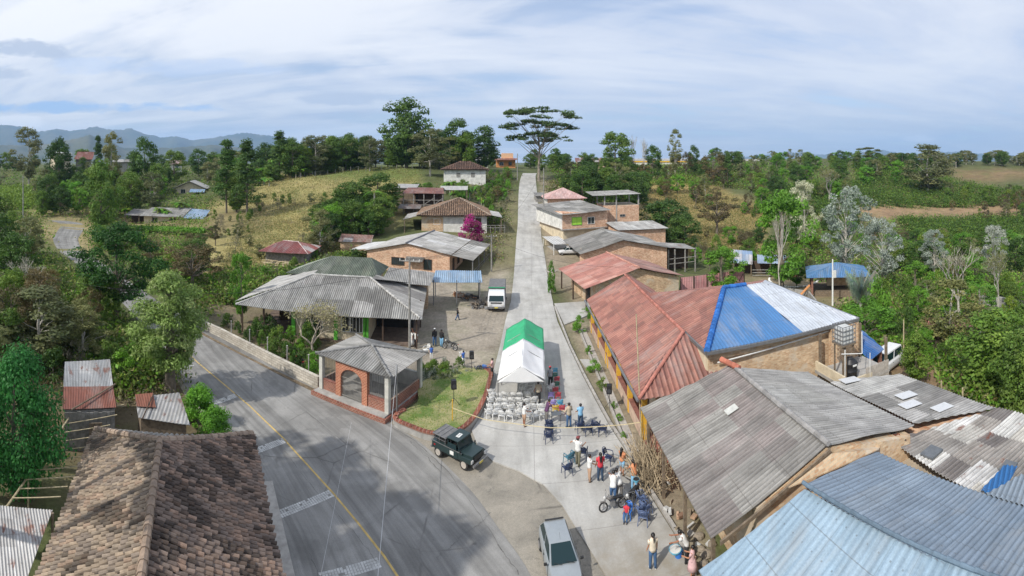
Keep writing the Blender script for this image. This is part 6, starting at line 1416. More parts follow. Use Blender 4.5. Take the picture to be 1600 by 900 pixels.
# named little plants of the street garden
for i, (px_, py_, wpx, hpx, lab) in enumerate([(906, 520, 26, 34, 'tall leafy plant in the street garden'), (921, 553, 16, 16, 'small round plant in the street garden'), (929, 583, 26, 26, 'large round clipped shrub in the street garden'), (942, 608, 22, 22, 'reddish green plant in the street garden'), (917, 492, 30, 14, 'low planting at the far end of the street garden'), (967, 657, 16, 12, 'small weed like plant in the street garden'), (973, 687, 14, 14, 'nearest small plant in the street garden'), (960, 637, 14, 12, 'low plant by the speaker in the street garden')]):
    p = G(px_, py_); r = math.hypot(p.x, p.y); plant('brbush' if i != 3 else 'bush', p, hpx*r/F*.8, wpx*r/F, lab)
# ------------------------------------------------------------------ scattered trees
KEEP = [  # (x0, x1, y0, y1, farthest distance) windows of the photograph that nearer plants must leave open
 (84, 134, 342, 412, 118), (72, 150, 228, 256, 180), (178, 215, 240, 262, 200), (262, 298, 246, 262, 200), (215, 320, 328, 362, 120), (192, 232, 330, 352, 120), (262, 332, 282, 312, 150), (0, 45, 296, 330, 190),
 (400, 640, 264, 300, 165), (400, 480, 325, 372, 120), (385, 465, 376, 420, 78), (495, 550, 368, 390, 90), (380, 780, 400, 560, 60), (553, 760, 360, 420, 90), (640, 782, 305, 362, 96), (685, 762, 250, 284, 142), (620, 705, 296, 340, 108), (775, 800, 222, 244, 205), (800, 870, 262, 480, 190), (845, 1000, 288, 400, 118), (880, 1070, 350, 470, 80), (1060, 1166, 425, 462, 64), (1145, 1206, 382, 420, 72), (1250, 1335, 402, 440, 60), (1020, 1150, 305, 352, 150), (1240, 1330, 430, 470, 55), (1380, 1600, 325, 342, 130), (1440, 1600, 264, 284, 290), (1340, 1590, 286, 326, 160), (1390, 1440, 490, 515, 42), (200, 660, 450, 700, 45), (1360, 1408, 555, 592, 36), (1430, 1500, 540, 610, 38), (1310, 1420, 450, 490, 45), (320, 360, 395, 470, 70)]
FOOT = []
for o in list(C.objects):
    if o.type == 'EMPTY' and o.get('category') in ('house', 'building', 'shed', 'shack', 'hut', 'chapel', 'shelter', 'kiosk', 'stall'): FOOT.append((o.location.x, o.location.y, 7.5 if o.get('category') in ('house', 'building') else 4.5))
def okpos(p, h, wd):
    r = math.hypot(p.x, p.y); x = pxof(p); hw = wd/2*F/r; yt = HY+F*(H-p.z-h)/r; yb = pyof(p)
    for (x0, x1, y0, y1, rf) in KEEP:
        if r < rf and x+hw*.8 > x0 and x-hw*.8 < x1 and yb > y0 and yt < y1: return False
    if np.min((HWP[:, 0]-p.x)**2+(HWP[:, 1]-p.y)**2) < (4.2+wd*.35)**2: return False
    for (fx, fy, fr) in FOOT:
        if math.hypot(p.x-fx, p.y-fy) < fr+wd*.35: return False
    if abs(p.x-.0366*p.y-.3) < 5.5+wd*.3 and p.y < 200: return False
    return True
TREES_AT = []
def scatter(n, x0, x1, r0, r1, kinds, hr, desc, place, mind=.55, tries=40, wr=(.7, 1.0), maxtop=None, filt=None):
    k = 0; t = 0
    while k < n and t < n*tries:
        t += 1; px_ = rnd(x0, x1); r = math.sqrt(rnd(r0*r0, r1*r1)); p = WD(px_, r); h = rnd(*hr); wd = h*rnd(*wr)
        if filt and not filt(px_, pyof(p)): continue
        if maxtop is not None:
            mt = maxtop(px_) if callable(maxtop) else maxtop
            hm = H-(mt-HY)*r/F-p.z
            if hm < hr[0]*.6: continue
            h = min(h, hm); wd = min(wd, h*1.1)
        if not okpos(p, h, wd): continue
        if any((p.x-a)**2+(p.y-b)**2 < ((wd+c)*.5*mind)**2 for a, b, c in TREES_AT): continue
        TREES_AT.append((p.x, p.y, wd)); key = random.choice(kinds)
        plant(key, p, h, wd, desc=desc, place=place); k += 1
    return k
scatter(30, -30, 430, 190, 330, ['broad', 'mid', 'airy', 'broad'], (8, 14), 'distant tree on the left skyline', 'tree on the left skyline below the mountains', maxtop=lambda x: 226+10*math.sin(x*.07))
scatter(46, 40, 420, 112, 195, ['broad', 'mid', 'airy', 'mid', 'bright'], (7, 12), 'tree in the left valley', 'tree in the wooded valley left of the pasture', maxtop=lambda x: 250+12*math.sin(x*.05))
scatter(22, -40, 95, 62, 175, ['mid', 'airy', 'broad', 'mid'], (7, 12), 'tree at the left edge', 'tree at the left edge before the far bend', maxtop=lambda x: 268+14*math.sin(x*.09))
scatter(14, 120, 340, 66, 105, ['mid', 'broad', 'dry', 'bright'], (4, 7), 'tree behind the bend', 'tree in the thicket behind the highway bend', maxtop=352)
scatter(16, -20, 240, 38, 62, ['mid', 'airy', 'bright', 'dry'], (4, 6.5), 'tree near the shacks', 'tree on the bank between the shacks and the highway bend', maxtop=420)
scatter(44, 440, 775, 168, 204, ['broad', 'broad', 'mid', 'airy'], (10, 16), 'ridge tree behind the pasture', 'tree in the row along the pasture ridge', maxtop=lambda x: 207+9*math.sin(x*.11)+(10 if x < 500 else 0), mind=.3)
scatter(10, 400, 475, 150, 178, ['broad', 'mid', 'banana'], (4, 9), 'tree at the pasture corner', 'tree at the upper left corner of the pasture', maxtop=240)
scatter(40, 495, 645, 80, 124, ['broad', 'mid', 'broad', 'bright'], (4, 8), 'grove tree', 'tree in the grove between pasture and timber shed', maxtop=lambda x: 290+abs(x-580)*.35, mind=.36)
scatter(10, 640, 800, 112, 135, ['bush', 'bright', 'mid', 'drbush'], (2, 4.5), 'bank shrub', 'shrub on the bank between the two tiled houses', maxtop=285)
scatter(12, 745, 803, 100, 160, ['bush', 'drbush', 'bright', 'dkbush'], (1.6, 3.5), 'street bank shrub', 'shrub on the street bank left of the hill', maxtop=272)
scatter(24, 765, 985, 186, 230, ['broad', 'mid', 'broad'], (6, 10), 'crest tree', 'tree behind the crest of the street', mind=.35, maxtop=lambda x: 236+6*math.sin(x*.2))
scatter(20, 862, 1010, 128, 172, ['broad', 'mid', 'broad', 'airy'], (6, 11), 'tree right of the street', 'tree in the wood right of the umbrella tree', maxtop=252)
scatter(44, 985, 1210, 140, 215, ['mid', 'dry', 'bright', 'airy', 'dry'], (3.5, 7), 'ridge shrub tree', 'small tree on the ridge above the golden slope', maxtop=246)
scatter(70, 1090, 1420, 195, 300, ['broad', 'mid', 'airy', 'bright'], (5, 10), 'right ridge tree', 'tree on the right ridge skyline', maxtop=lambda x: 236+6*math.sin(x*.06), mind=.36)
scatter(34, 1170, 1340, 128, 195, ['mid', 'broad', 'airy', 'bright'], (4, 8), 'right slope tree', 'tree on the slope behind the silver trees', maxtop=258)
scatter(60, 1440, 1650, 296, 360, ['airy', 'broad', 'smallumb', 'airy'], (8, 13), 'far right skyline tree', 'tree on the far right skyline above the brown field', mind=.35, maxtop=lambda x: 239+5*math.sin(x*.12))
scatter(26, 1370, 1520, 250, 300, ['smallumb', 'airy', 'broad'], (7, 11), 'skyline tree beside coffee hill', 'tree on the skyline of the coffee hill', mind=.4, maxtop=239)
scatter(46, 1480, 1650, 150, 262, ['airy', 'mid', 'lime', 'dry'], (4, 8), 'tree right of coffee hill', 'tree on the slope right of the coffee rows', maxtop=272)
scatter(60, 1160, 1640, 70, 128, ['mid', 'bright', 'lime', 'broad', 'airy', 'dry'], (3, 6.5), 'hollow tree', 'tree in the hollow behind the blue kiosk', maxtop=lambda x: 352+10*math.sin(x*.05))
scatter(26, 1340, 1640, 46, 70, ['mid', 'bright', 'bush', 'airy', 'lime'], (2.2, 5), 'garden tree', 'tall shrub in the gardens right of the kiosk', maxtop=395)
scatter(14, 1330, 1640, 34, 46, ['bush', 'bright', 'mid', 'brbush'], (1.4, 3.2), 'orchard shrub', 'shrub in the orchard behind the skylight roof', maxtop=480)
scatter(34, 985, 1200, 80, 150, ['mid', 'bush', 'dry', 'drbush', 'bright', 'airy'], (2, 4.5), 'ravine shrub', 'shrub in the ravine below the golden slope', maxtop=305)
scatter(54, 335, 640, 78, 165, ['bush', 'mid', 'drbush', 'airy'], (1.4, 3.4), 'pasture shrub', 'lone shrub on the dry pasture', maxtop=285, mind=1.4)
for o in []: pass
KEEP2, KEEP = KEEP, []
F2, FOOT = FOOT, []
scatter(26, 316, 500, 38, 52, ['bush', 'dkbush', 'brbush', 'dkbush'], (1.1, 2.4), 'yard shrub', 'shrub in the yard behind the whitewashed wall', wr=(.7, 1.1), mind=.4, filt=lambda a, b: b < np.interp(a, [313, 345, 392, 440, 498], [504, 519, 543, 567, 594]) and b > np.interp(a, [320, 380, 560], [470, 515, 545]))
FOOT = F2
scatter(16, 60, 290, 27, 44, ['bush', 'drbush', 'dkbush', 'drbush', 'brbush'], (1.2, 2.6), 'bank shrub by shacks', 'shrub on the dry bank around the shacks', wr=(.8, 1.3), filt=lambda a, b: not (95 < a < 190 and 640 < b < 760) and a < 300-(b-560)*.05 and not (205 < a < 300 and b > 600))
scatter(7, 330, 480, 64, 74, ['bush', 'drbush', 'dkbush', 'bright'], (1.5, 3), 'field edge shrub', 'shrub between the red roofed shed and the wide house')
scatter(10, 470, 575, 70, 92, ['bush', 'dkbush', 'bright', 'drbush'], (1.5, 3.2), 'shrub by brick house', 'shrub left of the brick gable house')
scatter(18, 655, 765, 35.5, 40, ['bush', 'flower', 'bush'], (.7, 1.2), 'lawn shrub', 'low shrub at the back of the chapel lawn', wr=(.9, 1.4), filt=lambda a, b: 572 < b < 600)
scatter(9, 690, 800, 80, 97, ['bush', 'brbush', 'drbush'], (.8, 1.8), 'terrace shrub', 'low shrub in front of the tiled hip house')
scatter(7, 925, 1010, 50, 60, ['bush', 'brbush'], (1, 1.8), 'house front shrub', 'shrub against the salmon roofed house', filt=lambda a, b: b > 462)
scatter(8, 1205, 1300, 48, 58, ['bush', 'dkbush', 'brbush', 'drbush'], (.8, 1.6), 'ring garden shrub', 'shrub in and around the stone ringed garden')
for px_, r in ((255, 128), (285, 132), (175, 140), (200, 136), (408, 160), (420, 155), (468, 168), (1590, 118), (1570, 120), (1555, 121), (545, 98), (745, 128), (720, 128), (700, 127)):
    plant('banana', WD(px_, r), rnd(3, 4.4), desc='banana plant', place='banana plant on the hillsides')
scatter(34, 752, 803, 100, 165, ['bush', 'mid', 'drbush', 'brbush', 'dry', 'bright'], (1.8, 4), 'street bank bush', 'shrub on the left bank of the uphill street', mind=.35, filt=lambda a, b: a > 762 or b < 300)
scatter(14, 690, 770, 112, 132, ['bush', 'banana', 'bright', 'brbush'], (2, 3.4), 'garden bush', 'shrub in the garden below the white bank house', mind=.4)
scatter(12, 842, 872, 95, 160, ['drbush', 'bush', 'drbush'], (1, 1.8), 'right bank bush', 'low shrub on the right verge of the uphill street', mind=.4)
# hedge in front of the valley house
root = thing('green_hedge', 'long clipped green hedge in front of the grey valley house', 'hedge', WD(245, 112))
cs = []
for k in range(60):
    p = G(200+k*2.0, 362+.1*k)-root.location; cs.append((p.x, p.y, p.z+.8, 1.0))
o = bpy.data.objects.new('foliage', leafmesh('hedge', cs, 9000, .22, BRG, seed=3)); C.objects.link(o); o.parent = root
ORD = ['first', 'second', 'third', 'fourth', 'fifth', 'sixth', 'seventh', 'eighth', 'ninth', 'tenth', 'eleventh', 'twelfth', 'thirteenth', 'fourteenth', 'fifteenth', 'sixteenth', 'seventeenth', 'eighteenth', 'nineteenth', 'twentieth']
def ordn(i):
    if i < 20: return ORD[i]
    if (i+1) % 10 == 0: return ['', '', '', 'thirtieth', 'fortieth', 'fiftieth', 'sixtieth', 'seventieth'][(i+1)//10]
    return ['twenty', 'thirty', 'forty', 'fifty', 'sixty', 'seventy'][(i+1)//10-2]+('-'+ORD[(i+1) % 10-1] if (i+1) % 10 else 'th')
def finish_groups():
    for (desc, place), L in GROUPS.items():
        L.sort(key=lambda o: pxof(o.location))
        for i, o in enumerate(L):
            if len(L) > 1: o['group'] = place.replace('tree ', 'trees ', 1) if place.startswith('tree ') else place
            o['label'] = f"{ordn(i)} {place}, counted from the left" if len(L) > 1 else place
finish_groups()

# ------------------------------------------------------------------ ground cover (uncountable)
def cover(name, n, polys, h, size, pal, seed, per=10, rows=0, spread=.7, rmax=330, excl=True, kind='stuff', label=None, cat=None, rscale=.006, aspect=.5, avoid_street=True, margin=4.3):
    rs = np.random.RandomState(seed); P_ = []; tot = 0
    for poly in polys:
        xs = [p[0] for p in poly]; ys = [p[1] for p in poly]; m = n//len(polys); a = np.radians(0)
        px_ = rs.uniform(min(xs), max(xs), m*4); py_ = rs.uniform(min(ys), max(ys), m*4)
        ok = inpoly(px_, py_, poly); px_, py_ = px_[ok][:m], py_[ok][:m]
        ang = (px_-CX)/F; sl_ = (py_-HY)/F; r = np.full(len(px_), 14.0); done = np.zeros(len(px_), bool)
        rr_ = np.exp(np.linspace(math.log(14), math.log(rmax*1.2), 420))
        for q_ in rr_:
            z = hgt_np(q_*np.sin(ang), q_*np.cos(ang)); hit = (~done) & (H-q_*sl_ <= z); r[hit] = q_; done |= hit
        if rows: r = np.round(r/rows)*rows+rs.normal(0, .25, len(r))+np.sin(px_*.02)*2.5
        k = done & (r < rmax); P_.append(np.stack([r[k]*np.sin(ang[k]), r[k]*np.cos(ang[k])], -1))
    P_ = np.vstack(P_)
    k = np.ones(len(P_), bool)
    for fx, fy, fr in FOOT: k &= np.hypot(P_[:, 0]-fx, P_[:, 1]-fy) > fr*.8
    if avoid_street: k &= np.abs(P_[:, 0]-.0366*P_[:, 1]-.3) > margin
    k &= np.min((HWP[None, :, 0]-P_[:, 0:1])**2+(HWP[None, :, 1]-P_[:, 1:2])**2, axis=1) > 4.6**2
    P_ = P_[k]; N = len(P_); rr_ = np.hypot(P_[:, 0], P_[:, 1]); sc_ = 1+rr_*rscale
    c = np.repeat(P_, per, 0); s_ = np.repeat(sc_, per); hz = np.repeat(h*sc_*rs.uniform(.4, 1.3, N), per)
    M = len(c); off = rs.normal(size=(M, 2))*spread*s_[:, None]; x = c[:, 0]+off[:, 0]; y = c[:, 1]+off[:, 1]; z = hgt_np(x, y)+hz*rs.uniform(.05, 1, M)
    C3 = np.stack([x, y, z], -1); nrm = rs.normal(size=(M, 3))*.7; nrm[:, 2] += .6; nrm /= np.linalg.norm(nrm, axis=1)[:, None]
    t = rs.normal(size=(M, 3)); t -= nrm*(t*nrm).sum(1)[:, None]; t /= np.linalg.norm(t, axis=1)[:, None]; b = np.cross(nrm, t); s2 = (size*s_*rs.uniform(.6, 1.4, M))[:, None]
    V_ = np.stack([C3-t*s2, C3-b*s2*aspect, C3+t*s2, C3+b*s2*aspect], 1).reshape(-1, 3)
    pal = np.array(pal); col = np.repeat(pal[rs.randint(len(pal), size=N)]*rs.uniform(.7, 1.3, (N, 1)), per, 0)*rs.uniform(.8, 1.2, (M, 1))
    o = build_np(name, V_, np.arange(M*4).reshape(-1, 4), col, m_leaf); o['kind'] = 'stuff'
    return tag(o, label, cat)
LEFTW = [(-20, 262), (400, 250), (400, 300), (330, 330), (300, 400), (330, 500), (250, 510), (180, 470), (120, 415), (80, 390), (-20, 330)]
LEFTN = [(-20, 400), (80, 392), (150, 440), (210, 500), (250, 540), (270, 590), (200, 620), (100, 560), (-20, 560)]
cover('undergrowth', 9000, [LEFTW, LEFTN, [(330, 470), (360, 430), (470, 430), (560, 400), (560, 415), (460, 432), (380, 475)]], .9, .16, MDG+DKG+OLV+BRG[:1], 5, per=14, label='mixed green undergrowth covering the left valley and banks', cat='undergrowth')
cover('street_bank_weeds', 1500, [[(700, 275), (805, 275), (806, 400), (770, 420), (760, 360), (780, 320), (690, 300)], [(838, 278), (870, 285), (880, 320), (845, 330)]], .6, .13, MDG+BRN+GRY+OLV, 15, per=12, margin=6, label='mixed dry and green weeds on the banks of the uphill street', cat='weeds')
cover('shrub_cover', 13000, [[(860, 255), (1000, 262), (1190, 256), (1190, 300), (1100, 290), (1000, 290), (960, 330), (880, 300)], [(1180, 262), (1340, 258), (1360, 300), (1340, 345), (1640, 345), (1640, 470), (1500, 480), (1460, 560), (1400, 500), (1320, 450), (1220, 430), (1180, 400), (1240, 360), (1190, 330)], [(1330, 480), (1420, 530), (1330, 600), (1325, 540)], [(1580, 500), (1650, 490), (1650, 700), (1570, 650), (1520, 640), (1470, 560), (1500, 560)]], .9, .15, MDG+OLV+BRG+LIM[:1]+BRN[:1], 6, per=14, label='mixed shrubs and weeds covering the right hand slopes', cat='undergrowth')
cover('coffee_rows', 22000, [[(1335, 264), (1420, 258), (1500, 286), (1600, 306), (1600, 322), (1340, 328)], [(1180, 300), (1340, 290), (1340, 335), (1200, 340)], [(1400, 346), (1640, 343), (1640, 392), (1450, 385)]], 1.2, .13, DKG+MDG[:2], 7, per=9, spread=.3, rows=4.5, label='rows of dark green coffee bushes on the right hillside', cat='crop')
cover('dry_grass', 16000, [[(400, 290), (470, 264), (655, 262), (655, 300), (560, 372), (470, 425), (370, 470), (340, 430)], [(960, 300), (1100, 287), (1190, 330), (1180, 395), (1100, 395), (1040, 372)]], .34, .12, [(.36, .30, .13), (.30, .27, .11), (.42, .35, .17), (.19, .22, .07), (.15, .2, .06)], 8, per=7, spread=.5, aspect=.25, label='dry yellow grass of the pasture and the golden slope', cat='grass')
cover('bank_litter', 3500, [[(60, 570), (210, 500), (290, 600), (210, 640), (190, 700), (60, 700)], [(500, 380), (570, 380), (570, 420), (480, 410)]], .5, .13, BRN+GRY+MDG[:2], 9, per=9, aspect=.25, label='dry brown weeds on the bank around the shacks', cat='weeds')
cover('bright_field_crop', 1400, [[(-30, 302), (45, 300), (46, 328), (-30, 330)]], 1.4, .2, [(.20, .30, .05), (.26, .36, .07)], 10, per=14, label='bright green crop field at the left edge', cat='crop')
# ================================================================== OBJECTS
def flat(name, c, rough=.5, metal=0): return plain(name, c, rough, .06, 4, metal=metal, bmp=0)
def nearly(p, q_): return (Vector(p)-Vector(q_)).length
# ---- chapel lawn, its brick edged retaining wall
m_lawn, nt, b = newmat('lawn'); v = coords(nt)
c0 = mixc(nt, ramp(nt, noise(nt, v, .55, 5, .6), [(.42, 0), (.58, 1)]), (.11, .18, .035), (.32, .30, .14))
c0 = mixc(nt, 1.0, c0, ramp(nt, noise(nt, v, 12, 4, .7), [(.3, .75), (.7, 1.2)]), 'MULTIPLY'); nt.links.new(c0, b.inputs['Base Color']); b.inputs['Roughness'].default_value = 1; bump(nt, b, noise(nt, v, 30, 3, .8), .8, .04)
LW = [(655, 600), (652, 628), (617, 652), (645, 668), (672, 677), (698, 678), (722, 670), (742, 650), (757, 622), (764, 598), (766, 582), (750, 575), (700, 578)]
LS = smoothpts(LW, 4)
o = sheet('chapel_lawn', LS, m_lawn, .42, .5); o['kind'] = 'structure'
root = thing('lawn_edge_wall', 'curved low grey wall with brick capping round the chapel lawn', 'wall', W(740, 655, 0))
E_ = [W(x, y, .42) for x, y in LS[6:44]]
mb = MB(); mc = MB(); mc2 = MB()
for a_, c_ in zip(E_[:-1], E_[1:]):
    d_ = c_-a_; m_ = (a_+c_)/2; an = math.atan2(d_.y, d_.x); mb.box((m_.x, m_.y, .18), (d_.length+.05, .22, .5), an); mc.box((m_.x, m_.y, .47), (d_.length+.04, .3, .12), an)
mb.build('wall_body', m_concw, root); mc.build('brick_capping', m_brick2, root)
gr = np.random.RandomState(3); N = 2600; xs = [W(x, y, .42) for x, y in LS]
P_ = gr.uniform([min(p.x for p in xs), min(p.y for p in xs)], [max(p.x for p in xs), max(p.y for p in xs)], (N*2, 2)); P_ = P_[inpoly(P_[:, 0], P_[:, 1], [(p.x, p.y) for p in xs])][:N]; N = len(P_)
C3 = np.column_stack([P_, np.full(N, .42)]); a_ = gr.uniform(0, 6.28, N); hx = np.stack([np.cos(a_), np.sin(a_), 0*a_], -1)*.025; up_ = np.stack([gr.normal(0, .03, N), gr.normal(0, .03, N), gr.uniform(.03, .07, N)], -1)
V_ = np.stack([C3-hx, C3+hx, C3+hx*.3+up_, C3-hx*.3+up_], 1).reshape(-1, 3); col = np.array([(.15, .25, .05), (.2, .28, .07), (.4, .38, .18)])[gr.randint(3, size=N)]
o = build_np('lawn_grass', V_, np.arange(N*4).reshape(-1, 4), col, m_leaf); o['kind'] = 'stuff'; tag(o, 'short grass of the chapel lawn', 'grass')
# ---- forecourt slabs
o = sheet('forecourt_slab', [(866, 474), (921, 470), (923, 490), (905, 498), (882, 507)], m_conc, .07); o['kind'] = 'structure'
o = sheet('garden_path_slab', [(906, 561), (920, 561), (928, 573), (914, 573)], m_conc, .06); o['kind'] = 'structure'
mb = MB(); mb.box((6.7, 38, .05), (.14, 21, .3)); mb.box((7.1, 38, -.0), (.5, 21, .06)); o = mb.build('porch_drain', m_kerb); o['kind'] = 'structure'
# ---- tent
ang = -.037
root = thing('event_tent', 'long party tent with green rear half and white front half standing on the street', 'tent', (.95, 38.3, .09))
def tp(a, b_, z): return Vector((-.95+a+b_*.052, 33.3+b_, z))     # a across 0..3.15, b along 0..10.2
m_tw = plain('tent_white', (.74, .74, .73), .6, .05, 1.2, bmp=.2, bd=.03); m_tg = plain('tent_green', (.03, .36, .16), .6, .12, 1.2, bmp=.2, bd=.03)
def cloth(name, c00, c10, c11, c01, mat, nx=14, ny=14, sagz=.09):
    mb = MB(); g = []
    for i in range(nx+1):
        row = []
        for j in range(ny+1):
            s, t = i/nx, j/ny; p = c00.lerp(c10, s).lerp(c01.lerp(c11, s), t)
            p = p+Vector((0, 0, -sagz*math.sin(PI*s)*math.sin(PI*t)+.025*math.sin(9*s+5*t)*math.sin(7*t+2*s))); row.append(mb.V(p))
        g.append(row)
    for i in range(nx):
        for j in range(ny): mb.Fc((g[i][j], g[i+1][j], g[i+1][j+1], g[i][j+1]))
    o = mb.build(name, mat, root, smooth=True); s_ = o.modifiers.new('s', 'SOLIDIFY'); s_.thickness = .012; return o
TWd = 3.15
for b0, b1, mt, nm in ((0, 5.2, m_tw, 'white_canopy'), (5.2, 10.1, m_tg, 'green_canopy')):
    cloth(nm, tp(-.05, b0, 2.0), tp(TWd/2, b0, 2.95), tp(TWd/2, b1, 2.95), tp(-.05, b1, 2.0), mt)
    cloth(nm, tp(TWd/2, b0, 2.95), tp(TWd+.05, b0, 2.0), tp(TWd+.05, b1, 2.0), tp(TWd/2, b1, 2.95), mt)
    cloth(nm+'_valance', tp(-.07, b0, 1.72), tp(-.06, b0, 2.0), tp(-.06, b1, 2.0), tp(-.07, b1, 1.72), mt, sagz=0); cloth(nm+'_valance', tp(TWd+.06, b0, 2.0), tp(TWd+.07, b0, 1.72), tp(TWd+.07, b1, 1.72), tp(TWd+.06, b1, 2.0), mt, sagz=0)
cloth('front_gable', tp(-.05, -.05, 1.86), tp(TWd+.05, -.05, 1.86), tp(TWd/2+.02, -.03, 2.93), tp(TWd/2-.02, -.03, 2.93), m_tw, sagz=.0)
for b_ in (0, 3.4, 6.8, 10.1):
    for a_ in (0, TWd):
        mb = MB(); mb.tube([tp(a_, b_, .09), tp(a_, b_, 2.0)], .035, 8); mb.build('leg', m_steel, root)
    mb = MB(); mb.tube([tp(0, b_, 1.98), tp(TWd/2, b_, 2.9), tp(TWd, b_, 1.98)], .022, 6); mb.tube([tp(0, b_, 1.93), tp(TWd, b_, 1.93)], .02, 6); mb.build('truss', m_steel, root)
# ---- chairs
PL = {'white': (.72, .72, .70), 'navy': (.02, .035, .09), 'blue': (.03, .17, .55), 'red': (.55, .05, .07), 'lilac': (.34, .27, .62), 'cyan': (.06, .36, .55), 'yellow': (.70, .50, .04), 'green': (.03, .16, .10), 'teal': (.04, .26, .36), 'slate': (.09, .13, .24), 'sea': (.05, .16, .22)}
PM = {k: flat('plastic_'+k, c, .45) for k, c in PL.items()}
def chair_proto():
    root = thing('plastic_chair', 'x', 'chair', (0, 0, 0)); m = PM['white']
    mb = MB(); nx, ny = 6, 6; g = [[mb.V(((i/nx-.5)*.46*(1-.12*(1-j/ny)), (j/ny-.5)*.44, .43+.015*math.cos(PI*(i/nx-.5)*1.5)*-1-.02*(1-j/ny)+(.0 if j < ny else -.03))) for j in range(ny+1)] for i in range(nx+1)]
    for i in range(nx):
        for j in range(ny): mb.Fc((g[i][j], g[i+1][j], g[i+1][j+1], g[i][j+1]))
    o = mb.build('seat', m, root, smooth=True); s_ = o.modifiers.new('s', 'SOLIDIFY'); s_.thickness = .03
    mb = MB()
    def bk(t, z): return Vector((t*.225, -.20-.05*(1-t*t)-.13*(z-.43)/.42, z))
    mb.tube([bk(-1, .44), bk(-1.02, .62), bk(-.9, .78), bk(-.5, .85), bk(0, .87), bk(.5, .85), bk(.9, .78), bk(1.02, .62), bk(1, .44)], .022, 6)
    mb.tube([bk(-1, .52), bk(0, .52), bk(1, .52)], .018, 6); mb.tube([bk(-.95, .74), bk(0, .77), bk(.95, .74)], .035, 6)
    for t in (-.72, -.36, 0, .36, .72): mb.tube([bk(t, .52), bk(t, .78)], .027, 5)
    mb.build('backrest', m, root, smooth=True)
    for sx in (-1, 1):
        mb = MB(); mb.tube([(sx*.225, .2, .43), (sx*.265, .25, 0)], [.028, .02], 6); mb.build('leg', m, root)
        mb = MB(); mb.tube([(sx*.215, -.2, .43), (sx*.25, -.3, 0)], [.028, .02], 6); mb.build('leg', m, root)
        mb = MB(); mb.tube([(sx*.235, -.25, .66), (sx*.27, -.05, .66), (sx*.27, .14, .64), (sx*.24, .2, .44)], [.022, .027, .027, .022], 6); mb.build('armrest', m, root, smooth=True)
    return root
CP = chair_proto(); KIDS[CP.name] = list(CP.children); firstc = [True]
def recolor(o, mat):
    for ch in ([o]+list(o.children)):
        if ch.type == 'MESH':
            for s_ in ch.material_slots: s_.link = 'OBJECT'; s_.material = mat
def chair(p, rz, colr, label, group=None, s=.93):
    o = CP if firstc[0] else copy_tree(CP); firstc[0] = False
    ch = list(KIDS[CP.name]) if o is CP else None
    o.location = p; o.rotation_euler = (0, 0, rz); o.scale = (s, s, s); o['label'] = label
    if group: o['group'] = group
    elif 'group' in o: del o['group']
    CH.append((o, colr)); return o
CH = []
SZ = .09
cols_n = 8
for row in range(4):
    for k in range(cols_n):
        if row == 3 and k > 5: continue
        if row == 2 and k == 7: continue
        x = -1.55+k*.5+row*.05; y = 31.9+row*.8
        chair(Vector((x+rnd(-.09, .09), y+rnd(-.16, .16), SZ)), rnd(-.35, .35), 'white', f"white plastic chair, {ordn(k)} from the left in the {['front', 'second', 'third', 'rear'][row]} row before the tent", 'white chairs in rows before the tent', .9)
for (px_, py_, rz, cl, lab) in [
 (767, 622, .1, 'white', 'white plastic chair alone beside the left front tent leg'), (817, 615, 1.9, 'white', 'white plastic chair turned sideways under the tent front, left one'), (828, 618, 1.7, 'white', 'white plastic chair turned sideways under the tent front, right one'), (860, 613, .4, 'white', 'white plastic chair outside the right tent leg by the lilac chairs'),
 (666, 553, 2.4, 'white', 'white plastic chair behind the chapel beside the utility pole'), (722, 561, .2, 'white', 'white plastic chair in the yard beside the girl in blue'), (759, 583, -.3, 'blue', 'bright blue plastic chair beside the speaker behind the lawn'), (747, 584, .4, 'navy', 'dark chair left of the bright blue one behind the lawn'),
 (857, 690, .1, 'navy', 'navy plastic chair below the tape, nearest of the three in line'), (858, 679, .1, 'navy', 'navy plastic chair below the tape, middle of the three in line'), (858, 671, -.1, 'navy', 'navy plastic chair touching the tape, farthest of the three in line'),
 (906, 674, .2, 'navy', 'dark plastic chair, leftmost of the four under the tape on the right'), (919, 678, .1, 'navy', 'dark plastic chair, second of the four under the tape on the right'), (931, 673, -.4, 'navy', 'dark plastic chair, third of the four under the tape on the right'), (942, 679, -.3, 'navy', 'dark plastic chair, rightmost of the four under the tape on the right'),
 (886, 741, .3, 'navy', 'navy plastic chair left of the man in white, nearest the camera'), (889, 724, .5, 'sea', 'sea green plastic chair behind the man in white'), (911, 715, -.3, 'navy', 'dark plastic chair just right of the man in white'), (951, 724, -2.2, 'navy', 'navy plastic chair with a blue cloth behind the woman in red'),
 (1006, 817, -.5, 'slate', 'slate blue plastic chair, nearest of the cluster by the motorcycles'), (1009, 804, -.9, 'slate', 'slate blue plastic chair, second of the cluster by the motorcycles'), (1004, 790, -1.4, 'slate', 'slate blue plastic chair, farthest of the cluster by the motorcycles'), (1001, 806, .3, 'slate', 'slate blue plastic chair stacked at the left of the cluster'),
 (981, 809, 2.6, 'blue', 'small bright blue chair under the seated child')]:
    chair(W(px_, py_, SZ if px_ > 765 else .03), rz, cl, lab, s=.93 if px_ != 981 else .72)
